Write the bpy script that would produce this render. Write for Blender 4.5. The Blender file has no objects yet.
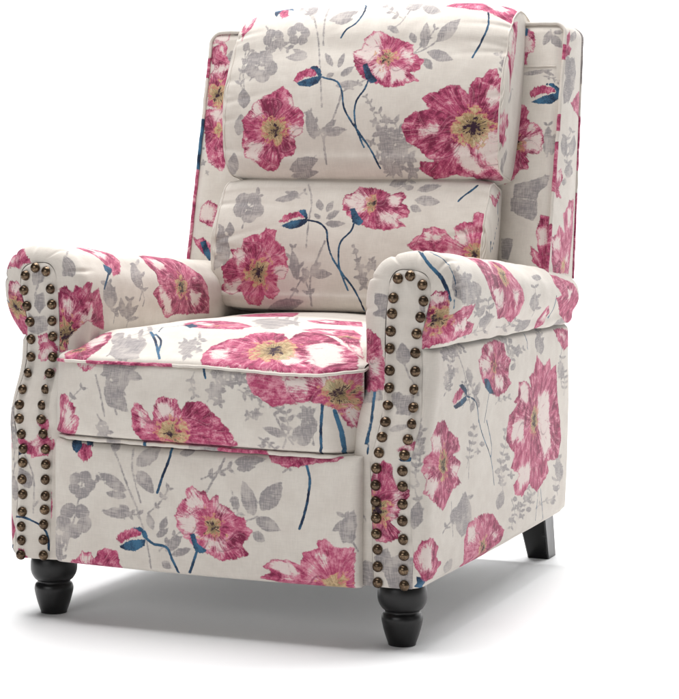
import bpy, math, random
import numpy as np

# ------------------------------------------------------------------ camera
S = bpy.context.scene
cam_d = bpy.data.cameras.new("camera")
cam = bpy.data.objects.new("camera", cam_d)
S.collection.objects.link(cam)
cam_d.sensor_fit = 'HORIZONTAL'; cam_d.sensor_width = 36.0
cam_d.lens = 1941.0 / 679.0 * 36.0
cam_d.clip_start = 0.05; cam_d.clip_end = 200.0
from mathutils import Matrix, Vector
yw, pt, rl = (math.radians(a) for a in (21.2442, 4.1307, 0.4408))
fw = Vector((-math.sin(yw) * math.cos(pt), math.cos(yw) * math.cos(pt), -math.sin(pt)))
rt = Vector((math.cos(yw), math.sin(yw), 0.0)); up = rt.cross(fw)
r2 = rt * math.cos(rl) + up * math.sin(rl); u2 = up * math.cos(rl) - rt * math.sin(rl)
m = Matrix((r2, u2, -fw)).transposed().to_4x4()
m.translation = (1.2457, -2.6513, 0.6494)
cam.matrix_world = m
S.camera = cam

# ------------------------------------------------------------------ studio light
S.view_settings.view_transform = 'Standard'; S.view_settings.look = 'None'
S.view_settings.exposure = 0.0; S.view_settings.gamma = 1.0
W = bpy.data.worlds.new("World"); S.world = W; W.use_nodes = True
wn = W.node_tree.nodes; wl = W.node_tree.links
bg = wn["Background"]
bg.inputs["Color"].default_value = (1, 1, 1, 1); bg.inputs["Strength"].default_value = 0.07     # even white room
def area(name, loc, target, size, power, color=(1, 1, 1)):
    d = bpy.data.lights.new(name, 'AREA'); d.shape = 'RECTANGLE'
    d.size, d.size_y = size; d.energy = power; d.color = color
    o = bpy.data.objects.new(name, d); S.collection.objects.link(o)
    o.location = loc
    o.rotation_euler = (Vector(target) - Vector(loc)).to_track_quat('-Z', 'Y').to_euler()
    return o
area("overhead_softbox", (-0.35, 0.12, 3.8), (0.0, 0.1, 0.0), (2.5, 2.2), 150)
area("front_fill", (-1.0, -4.2, 1.7), (0.0, 0.0, 0.3), (2.6, 1.6), 42)  # added fill lamp, lifts the shadow under the chair
area("right_softbox", (3.2, -0.8, 1.9), (0.0, 0.3, 0.5), (1.6, 1.6), 5)
area("cove_fill", (0.0, 2.6, 5.2), (0.0, 5.2, 1.2), (7.0, 1.2), 560)  # added unseen lamp that brings the backdrop up to white
# ------------------------------------------------------------------ surfaces of the chair (pure maths)
# every cloth surface is a grid P[i, j] of points with cloth coordinates UV[i, j] in metres
def sstep(a, b, x):
    t = np.clip((np.asarray(x, float) - a) / (b - a), 0, 1); return t * t * (3 - 2 * t)
def f_front(z): return .036 * sstep(.30, .42, z)          # the arm fronts swell forward near the feet
def arcs(pts):
    d = np.linalg.norm(np.diff(pts, axis=0), axis=1); return np.concatenate([[0], np.cumsum(d)])
def spline(keys, t):
    """Catmull-Rom through keys at parameters 0..n-1"""
    K = np.asarray(keys, float); n = len(K); t = np.clip(np.asarray(t, float), 0, n - 1 - 1e-9)
    i = np.floor(t).astype(int); f = (t - i)[:, None]
    g = lambda k: K[np.clip(k, 0, n - 1)]
    p0, p1, p2, p3 = g(i - 1), g(i), g(i + 1), g(i + 2)
    return .5 * (2 * p1 + (p2 - p0) * f + (2 * p0 - 5 * p1 + 4 * p2 - p3) * f ** 2 + (3 * p1 - p0 - 3 * p2 + p3) * f ** 3)
def even(keys, n):
    """n points evenly spaced by length along the spline, with their key parameters"""
    t = np.linspace(0, len(keys) - 1, 2000); p = spline(keys, t); s = arcs(p)
    return np.interp(np.linspace(0, s[-1], n), s, t)
def bumps(u, v, seed, n=10, f0=4., f1=16.):
    """slow cloth unevenness, -1..1"""
    r = np.random.RandomState(seed); o = np.zeros(np.broadcast(u, v).shape)
    for k in range(n):
        a, fr, ph = r.rand() * 6.28, f0 + (f1 - f0) * r.rand(), r.rand() * 6.28
        o = o + np.sin(6.28 * fr * (np.cos(a) * u + np.sin(a) * v) + ph) / n ** .5
    return o * .7
H = .0021

# ---- arm: outline of its front face and the fuller profile of the padded roll behind it
OUT = [(.2705, .097), (.268, .20), (.2655, .266), (.2663, .29), (.2735, .318), (.277, .345), (.2745, .40), (.2735, .4342), (.274, .475),
       (.276, .5123), (.2785, .538), (.284, .5525), (.2944, .5605), (.3144, .562), (.3325, .556), (.3425, .544), (.3436, .528), (.3414, .5145),
       (.3357, .492), (.331, .4675), (.3307, .447)]
PRO = [(.232, .097), (.2295, .20), (.229, .266), (.230, .30), (.231, .33), (.233, .36), (.2345, .40), (.235, .44), (.234, .475),
       (.2325, .505), (.237, .537), (.248, .5585), (.265, .5775), (.30, .5885), (.340, .5885), (.366, .577), (.381, .553), (.385, .522),
       (.381, .497), (.369, .470), (.352, .4485)]
SOUT = [(.3307, .447), (.3331, .39), (.3375, .36), (.3378, .333), (.3341, .31), (.3273, .2813), (.3272, .25), (.3279, .2236), (.3296, .187), (.333, .1445), (.332, .097)]
ARM_BACK = .80
def arm_drop(y, z):
    k = 1 - .30 * np.clip((y - .05) / .70, 0, 1.15)
    return np.where(z > .44, .44 + (z - .44) * k, z)
def arm_cover(h=H):
    n = int(.98 / h); t = even(PRO, n)
    o, p = spline(OUT, t), spline(PRO, t)
    s = arcs(p)
    R = .028; na = 18; nb = int(.75 / h)
    a = np.linspace(0, np.pi / 2, na); yb = np.linspace(0, 1, nb)[1:]
    rows = []
    pleats = [(.405, .6), (.455, 1.), (.505, 1.), (.548, .9), (.595, 1.), (.64, .9)]
    crease = sum(w * np.exp(-((s - c) / .0036) ** 2) for c, w in pleats) * (s > .38) * (s < .68)
    nrm = np.stack([np.gradient(p[:, 1], s), -np.gradient(p[:, 0], s)], -1)    # points inwards or outwards, fixed below
    ctr = np.array([.31, .50]); sg = np.sign(((p - ctr) * nrm).sum(1)); sg[:] = np.sign(np.median(sg)); nrm = nrm * sg[:, None]
    fo = f_front(o[:, 1])
    for ai in a:
        q = o + (p - o) * np.sin(ai) - nrm * (crease * .0034 * np.sin(ai) )[:, None]
        rows.append(np.stack([q[:, 0], fo + R * (1 - np.cos(ai)), q[:, 1]], -1))
    y0 = fo + R
    for b in yb:
        y = y0 + (ARM_BACK - y0) * b
        fade = np.exp(-((y - y0) / .018))
        q = p - nrm * (crease * .0034 * fade)[:, None]
        rows.append(np.stack([q[:, 0], y, q[:, 1]], -1))
    c = p.mean(0) * 0 + np.array([.305, .50])
    for ai in np.linspace(0, np.pi / 2, 12)[1:]:                                 # rounded back end of the roll
        q = p + (c - p) * .16 * (1 - np.cos(ai))
        q[:, 0] = np.where(p[:, 1] < .42, p[:, 0], q[:, 0])
        rows.append(np.stack([q[:, 0], np.full(n, ARM_BACK) + .028 * np.sin(ai), q[:, 1]], -1))
    P = np.array(rows)
    P[..., 2] = arm_drop(P[..., 1], P[..., 2])
    P[..., 0] -= .016 * np.clip((P[..., 1] - .05) / .75, 0, 1.1) * sstep(.33, .37, P[..., 0]) * sstep(.445, .47, P[..., 2])
    d = np.concatenate([np.zeros((1, n)), np.cumsum(np.linalg.norm(np.diff(P, axis=0), axis=2), axis=0)], 0)
    UV = np.stack([d, np.broadcast_to(s, d.shape)], -1)
    P[..., 0] += .0014 * bumps(UV[..., 0], UV[..., 1], 5); P[..., 2] += .0012 * bumps(UV[..., 0], UV[..., 1], 6)
    return P, UV
def arm_side(h=H):
    n = int(.35 / h); t = even(SOUT, n); o = spline(SOUT, t); s = np.linspace(0, o[0, 1] - o[-1, 1], n)
    R = .030; rows = []; fo = f_front(o[:, 1]); X = .349 + .004 * np.sin(np.pi * s / s[-1])
    for ai in np.linspace(0, np.pi / 2, 16):
        rows.append(np.stack([o[:, 0] + (X - o[:, 0]) * np.sin(ai), fo + R * (1 - np.cos(ai)), o[:, 1]], -1))
    y0 = fo + R; yb = np.linspace(0, 1, int(.76 / h))[1:]
    for b in yb:
        y = y0 + (.805 - y0) * b
        rows.append(np.stack([X + .0025 * np.sin(np.pi * b), y, o[:, 1]], -1))
    for ai in np.linspace(0, np.pi / 2, 9)[1:]:
        rows.append(np.stack([X - .016 * (1 - np.cos(ai)), np.full(n, .805) + .016 * np.sin(ai), o[:, 1]], -1))
    P = np.array(rows)
    k = sstep(.40, .447, P[..., 2])                                             # tucked in under the roll
    P[..., 2] += .004 * k - .004 * np.clip((P[..., 1] - .05) / .7, 0, 1.1) * k
    P[..., 0] -= .010 * sstep(.435, .449, o[:, 1])[None, :]
    kb = sstep(.108, .097, o[:, 1])[None, :]; P[..., 0] -= .008 * kb
    d = np.concatenate([np.zeros((1, n)), np.cumsum(np.linalg.norm(np.diff(P, axis=0), axis=2), axis=0)], 0)
    UV = np.stack([d, np.broadcast_to(s, d.shape)], -1)
    P[..., 0] += .0009 * bumps(UV[..., 0], UV[..., 1], 9, f0=3, f1=9)
    return P, UV
NAILS_IN = [(.313, .5537), (.2937, .5484), (.2868, .5203), (.2845, .4966), (.2832, .4709), (.2826, .4454), (.2822, .4137), (.2845, .3875), (.2859, .3636), (.2862, .3395), (.2838, .3181), (.2802, .2954), (.276, .2717), (.2755, .2475), (.2759, .2232), (.2764, .1982), (.2774, .1757), (.2785, .1523), (.2794, .1275), (.2804, .1038)]
NAILS_OUT = [(.3322, .5408), (.3345, .5173), (.3298, .4929), (.3236, .4682), (.3223, .4404), (.3218, .4129), (.3235, .3875), (.3264, .3613), (.3268, .3387), (.3241, .3168), (.3195, .2935), (.3163, .2703), (.3162, .2483), (.3176, .2212), (.3176, .1975), (.3182, .1701), (.3195, .147), (.3193, .1243), (.3207, .1019)]
def arm_front(h=H):
    zt = .5622; nz = int(.47 / h); nx = int(.062 / h)
    t = np.linspace(0, len(OUT) - 1, 4000); o = spline(OUT, t); k = np.argmax(o[:, 1])
    ts = np.linspace(0, len(SOUT) - 1, 3000); so = spline(SOUT, ts)
    e = np.linspace(0, 1, nz); z = .097 + (o[k, 1] - .0006 - .097) * (1 - (1 - e) ** 1.35)
    xl = np.interp(z, np.maximum.accumulate(o[:k + 1, 1]), o[:k + 1, 0])
    rz = np.concatenate([so[::-1, 1], o[k:, 1][::-1]]); rx = np.concatenate([so[::-1, 0], o[k:, 0][::-1]])
    xr = np.interp(z, np.maximum.accumulate(rz), rx)
    w = np.linspace(0, 1, nx)
    X = xl[:, None] + (xr - xl)[:, None] * w[None]
    Z = np.broadcast_to(z[:, None], X.shape)
    half = (xr - xl)[:, None] / 2
    edge = np.minimum(np.minimum(w[None] * 2 * half, (1 - w[None]) * 2 * half), (o[k, 1] - Z) + .0)
    Y = f_front(Z) - .0045 * sstep(-.001, .008, edge) + .0005
    for nx_, nz_ in NAILS_IN + NAILS_OUT:                                        # each nail pulls the cloth in
        Y = Y + .0016 * np.exp(-((X - nx_) ** 2 + (Z - nz_) ** 2) / .0085 ** 2)
    Y = Y + .0008 * bumps(X, Z, 71, f0=10, f1=30)
    P = np.stack([X, Y, Z], -1)
    return P, np.stack([X, Z], -1)
# ---- padded slabs: a face with rounded edges that turn back on all sides
def band(half, r, depth, h):
    """1-D profile across a padded face: signed position, how far the surface has turned back, arc length"""
    L = half - r; q = r * np.pi / 2; tot = L + q + depth
    n = int(2 * tot / h) | 1
    s = np.linspace(-tot, tot, n); a = np.abs(s)
    th = np.clip((a - L) / r, 0, np.pi / 2)
    pos = np.where(a < L, a, L + r * np.sin(th)) * np.sign(s)
    back = np.where(a < L, 0, r * (1 - np.cos(th))) + np.clip(a - L - q, 0, None)
    return pos, back, s
def footrest(h=H):
    x, bx, su = band(.2535, .012, .03, h); z, bz, sv = band(.097, .012, .03, h)
    X, Z = np.meshgrid(x, z, indexing='ij'); U_, V_ = np.meshgrid(su, sv, indexing='ij')
    puff = .010 * (1 - (X / .2535) ** 2) ** .6 * (1 - (np.clip(Z / .097, -1, 1)) ** 2) ** .6
    Y = -.021 + bx[:, None] + bz[None, :] - puff + .0008 * bumps(U_, V_, 21, f0=2, f1=7)
    Zc = .193 + Z + .0025 * (X / .2535) ** 2 - .003 - .0045 * (X / .2535) * .4
    return np.stack([X, Y, Zc], -1), np.stack([U_, V_], -1)
SW, SX = .2480, -.0045
def seat_edge(x):
    """front line of the seat in plan and in height"""
    a = np.abs(x) / SW
    y = -.030 + .006 * a ** 2 + .036 * (1 + .44 * np.sign(x)) * np.clip((a - .78) / .22, 0, 1) ** 2.6
    z = .4190 - .007 * sstep(-.02, .17, x) * (1 - .7 * sstep(.18, .25, x))
    return y, z
def seat_top(h=H):
    nx = int(2 * SW / h); x = np.linspace(-SW, SW, nx); ny = int(.60 / h); v = np.linspace(0, .60, ny)
    ye, ze = seat_edge(x)
    X = np.broadcast_to(x[:, None], (nx, ny)); V_ = np.broadcast_to(v[None, :], (nx, ny))
    a = np.abs(X) / SW
    crown = .046 * sstep(-.02, .17, V_) ** .85 * (1 - .35 * a ** 3)
    Z = ze[:, None] + crown - .0 * a - .016 * sstep(.90, 1.0, a) * sstep(0.02, .1, V_)
    Z = Z + .0015 * bumps(X, V_, 31, f0=2, f1=6) * sstep(.0, .05, V_)
    Y = ye[:, None] + V_ * (1 + (-.03 - ye)[:, None] / .60)
    Z = Z - .006 * (1 - np.sqrt(np.clip(1 - (1 - np.clip(V_ / .014, 0, 1)) ** 2, 0, 1)))
    r = np.random.RandomState(77)
    for k in range(12):                                                         # drag lines in the seat cloth
        x0, v0, th_ = (r.rand() - .5) * .44, .05 + .4 * r.rand(), r.rand() * 3.14
        du = (X - x0) * np.cos(th_) + (V_ - v0) * np.sin(th_); dv = -(X - x0) * np.sin(th_) + (V_ - v0) * np.cos(th_)
        Z = Z + .0024 * (r.rand() - .6) * np.exp(-(dv / .010) ** 2 - (du / .07) ** 2) * sstep(.01, .05, V_)
    return np.stack([X + SX, Y, Z], -1), np.stack([X, V_], -1)
def seat_front(h=H):
    nx = int(2 * SW / h); x = np.linspace(-SW, SW, nx); nz = int(.15 / h); e = np.linspace(0, 1, nz)
    ye, ze = seat_edge(x)
    zb = .2915 - .004 * x / .25
    X = np.broadcast_to(x[:, None], (nx, nz)); E = np.broadcast_to(e[None, :], (nx, nz))
    a = np.abs(X) / SW
    Z = ze[:, None] - .007 + (zb - ze + .007)[:, None] * E
    Y = ye[:, None] + .001 - .013 * (4 * E * (1 - E)) ** .6 * (1 - a ** 6) + .012 * sstep(.93, 1., E) + .004 * E
    Y = Y + .0010 * bumps(X, Z, 33, f0=2, f1=7)
    return np.stack([X + SX - .007 * E * (1 - sstep(-.25, .1, X)), Y, Z], -1), np.stack([X, Z - .42], -1)

# ---- the leaning back: a along x, b up the board, c out from the board towards the sitter
TN = np.array([0, -.972, .234]); TB = np.array([0, .234, .972]); B0 = np.array([0, .6469, .50])
def lean(a, b, c): return np.stack([a, B0[1] + TB[1] * b + TN[1] * c, B0[2] + TB[2] * b + TN[2] * c], -1)
def cushion(hw, b0, b1, c0, c1, r_lo, r_hi, puff, seed, h, ends=.010, pinch=.02):
    """front sheet: from under the bottom edge, up the face, over the top and back to the board"""
    prof = []
    for ai in np.linspace(0, 1, 24): prof.append((b0 + .004, c0 + (c1 - r_lo - c0) * ai))
    for ai in np.linspace(0, np.pi / 2, 24)[1:]: prof.append((b0 + r_lo * (1 - np.sin(ai)) * 1. + .0, c1 - r_lo + r_lo * np.sin(ai) if False else c1 - r_lo * (1 - np.sin(ai))))
    prof = [(b0 + .004, c0)] + [(b0 + .002, c0 + (c1 - r_lo - c0) * t_) for t_ in (.35, .7)] + \
           [(b0 + r_lo * (1 - np.cos(t_)), c1 - r_lo + r_lo * np.sin(t_)) for t_ in np.linspace(.05, np.pi / 2, 6)] + \
           [(b0 + r_lo + (b1 - r_hi - b0 - r_lo) * t_, c1 + puff * 4 * t_ * (1 - t_)) for t_ in (.15, .32, .5, .68, .85)] + \
           [(b1 - r_hi + r_hi * np.sin(t_), c1 - r_hi * (1 - np.cos(t_))) for t_ in np.linspace(0, np.pi / 2, 7)] + \
           [(b1 - .004 * t_, c1 - r_hi + (c0 - c1 + r_hi) * t_) for t_ in (.35, .7, 1.)]
    K = np.array(prof); n = int(arcs(spline(K, np.linspace(0, len(K) - 1, 800)))[-1] / h)
    p = spline(K, even(K, n)); s = arcs(p); s = s - s[np.argmin(np.abs(p[:, 0] - .5 * (b0 + b1)) + 10 * (p[:, 1] < c1 - .02))]
    nx = int(2 * hw / h); x = np.linspace(-hw, hw, nx); a = np.abs(x) / hw
    full = 1 - a ** 5
    X = np.broadcast_to(x[:, None], (nx, n)).copy()
    B = np.broadcast_to(p[None, :, 0], (nx, n)).copy(); Cc = np.broadcast_to(p[None, :, 1], (nx, n)).copy()
    bm = .5 * (b0 + b1)
    infl = sstep(c0, c1, Cc)
    Cc -= (a ** 4 * ends * 1.2)[:, None] * infl
    B -= (B - bm) / (.5 * (b1 - b0)) * (a ** 6 * ends)[:, None]
    U_ = np.broadcast_to(x[:, None], (nx, n)); V_ = np.broadcast_to(s[None], (nx, n))
    Cc += .0030 * bumps(U_, V_, seed, f0=1.5, f1=6) * infl
    kb = np.abs(B - bm) / (.5 * (b1 - b0))                                      # corners pulled in
    X *= 1 - pinch * kb ** 7 * a[:, None] ** 3
    # a few long soft drag lines
    r = np.random.RandomState(seed + 7)
    for k in range(9):
        x0, v0 = (r.rand() - .5) * 1.7 * hw, s[0] + (s[-1] - s[0]) * (.2 + .6 * r.rand()); th_ = (r.rand() - .5) * 1.2 + (1.57 if r.rand() < .35 else 0)
        du = (U_ - x0) * np.cos(th_) + (V_ - v0) * np.sin(th_); dv = -(U_ - x0) * np.sin(th_) + (V_ - v0) * np.cos(th_)
        Cc += infl * .0022 * (r.rand() - .6) * np.exp(-(dv / (.007 + .006 * r.rand())) ** 2 - (du / (.05 + .05 * r.rand())) ** 2)
    # short gathers running in from the end seams
    for sd, sg in ((seed + 1, 1), (seed + 2, -1)):
        r = np.random.RandomState(sd)
        for k in range(10):
            v0 = s[0] + (s[-1] - s[0]) * (.25 + .5 * r.rand()); ln = .02 + .05 * r.rand(); tl = (r.rand() - .5) * .5
            dd = hw - sg * U_
            Cc -= infl * .0040 * r.rand() * np.exp(-((V_ - v0 - tl * dd) / .006) ** 2) * np.exp(-dd / ln)
    return lean(X, B, Cc), np.stack([U_, V_], -1), p
def end_cap(P, sg, h=.004):
    """boxing panel that closes one end of a cushion"""
    e = P[-1 if sg > 0 else 0]; n = len(e); j = np.arange(n)
    half = n // 2; A, B = e[:half], e[::-1][:half]
    m_ = 24; w = np.linspace(0, 1, m_)
    G = A[:, None] * (1 - w)[None, :, None] + B[:, None] * w[None, :, None]
    blk = np.sin(np.pi * w)[None, :] * np.sin(np.pi * np.linspace(0, 1, half))[:, None]
    G[..., 0] += sg * .012 * blk ** .5
    u = np.linalg.norm(G - G[:, :1], axis=2); v = np.broadcast_to(arcs(.5 * (A + B))[:, None], u.shape)
    return G, np.stack([u, v], -1)
LUM = dict(hw=.253, b0=-.05, b1=.198, c0=.004, c1=.098, r_lo=.03, r_hi=.035, puff=.018, seed=41, ends=.009, pinch=.010)
PIL = dict(hw=.262, b0=.186, b1=.536, c0=-.05, c1=.118, r_lo=.046, r_hi=.112, puff=.016, seed=51, ends=.018, pinch=.018)
def lumbar(h=H):
    P, UV, _ = cushion(h=h, **LUM); P[..., 0] += .005; return P, UV
def pillow(h=H):
    P, UV, _ = cushion(h=h, **PIL); P[..., 0] += .010; return P, UV
BW, BZ0, BZ1 = .349, .030, .499
def board_front(h=H):
    nx = int(2 * BW / h); nb = int((BZ1 - BZ0 + .02) / h)
    x = np.linspace(-BW, BW, nx); b = np.linspace(BZ0, BZ1, nb)
    X, B = np.meshgrid(x, b, indexing='ij')
    rr = .022                                                                   # rounded upper corners
    lim = BW - rr + np.sqrt(np.clip(rr ** 2 - np.clip(B - (BZ1 - rr), 0, rr) ** 2, 0, None))
    X = np.clip(X, -1, 1) * lim / BW
    edge = np.minimum(np.minimum(BW - np.abs(X), BZ1 - B) , .02)
    Cc = .006 * sstep(0, .018, edge) - .003
    Cc = Cc + .0010 * bumps(X, B, 61, f0=2, f1=7)
    return lean(X, B, Cc), np.stack([X, B], -1)
def board_loop():
    """edge of the board as (b up the front, depth to the rear edge) round the outside, lower right to lower left"""
    rr = .022; L = []
    for b in np.linspace(BZ0, BZ1 - rr, 40): L.append((BW, b))
    for t_ in np.linspace(0, np.pi / 2, 10)[1:]: L.append((BW - rr + rr * np.cos(t_), BZ1 - rr + rr * np.sin(t_)))
    for x in np.linspace(BW - rr, -BW + rr, 60)[1:]: L.append((x, BZ1))
    for t_ in np.linspace(np.pi / 2, np.pi, 10)[1:]: L.append((-BW + rr + rr * np.cos(t_), BZ1 - rr + rr * np.sin(t_)))
    for b in np.linspace(BZ1 - rr, BZ0, 40)[1:]: L.append((-BW, b))
    return np.array(L)
def rear_y(z): return .836 + (z - .53) * .098
def board_rear_pts(L, k=1.0):
    F_ = lean(L[:, 0], L[:, 1], np.zeros(len(L)))
    Rr = F_.copy(); Rr[:, 1] = rear_y(Rr[:, 2]); Rr[:, 2] -= .010 * sstep(.55, .5, Rr[:, 2])
    return F_, Rr
def board_border(h=H):
    L = board_loop(); s = arcs(L); n = int(s[-1] / h)
    q = np.linspace(0, s[-1], n); L2 = np.stack([np.interp(q, s, L[:, 0]), np.interp(q, s, L[:, 1])], -1)
    F_, Rr = board_rear_pts(L2); m_ = int(.15 / h); w = np.linspace(0, 1, m_)
    P = F_[:, None] * (1 - w)[None, :, None] + Rr[:, None] * w[None, :, None]
    c = np.array([0, 0, .75]); out = np.stack([L2[:, 0] / BW, 0 * q, np.clip((L2[:, 1] - BZ1 + .03) / .03, 0, 1)], -1)
    out /= np.linalg.norm(out, axis=1)[:, None] + 1e-9
    P = P + out[:, None] * (.004 * np.sin(np.pi * w))[None, :, None]
    u = np.linalg.norm(P - P[:, :1], axis=2)
    return P, np.stack([u, np.broadcast_to(q[:, None], u.shape)], -1)
SURF = dict(arm_cover=arm_cover, arm_side=arm_side, arm_front=arm_front, footrest=footrest, seat_top=seat_top, seat_front=seat_front,
            lumbar=lumbar, pillow=pillow, board_front=board_front, board_border=board_border)
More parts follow.
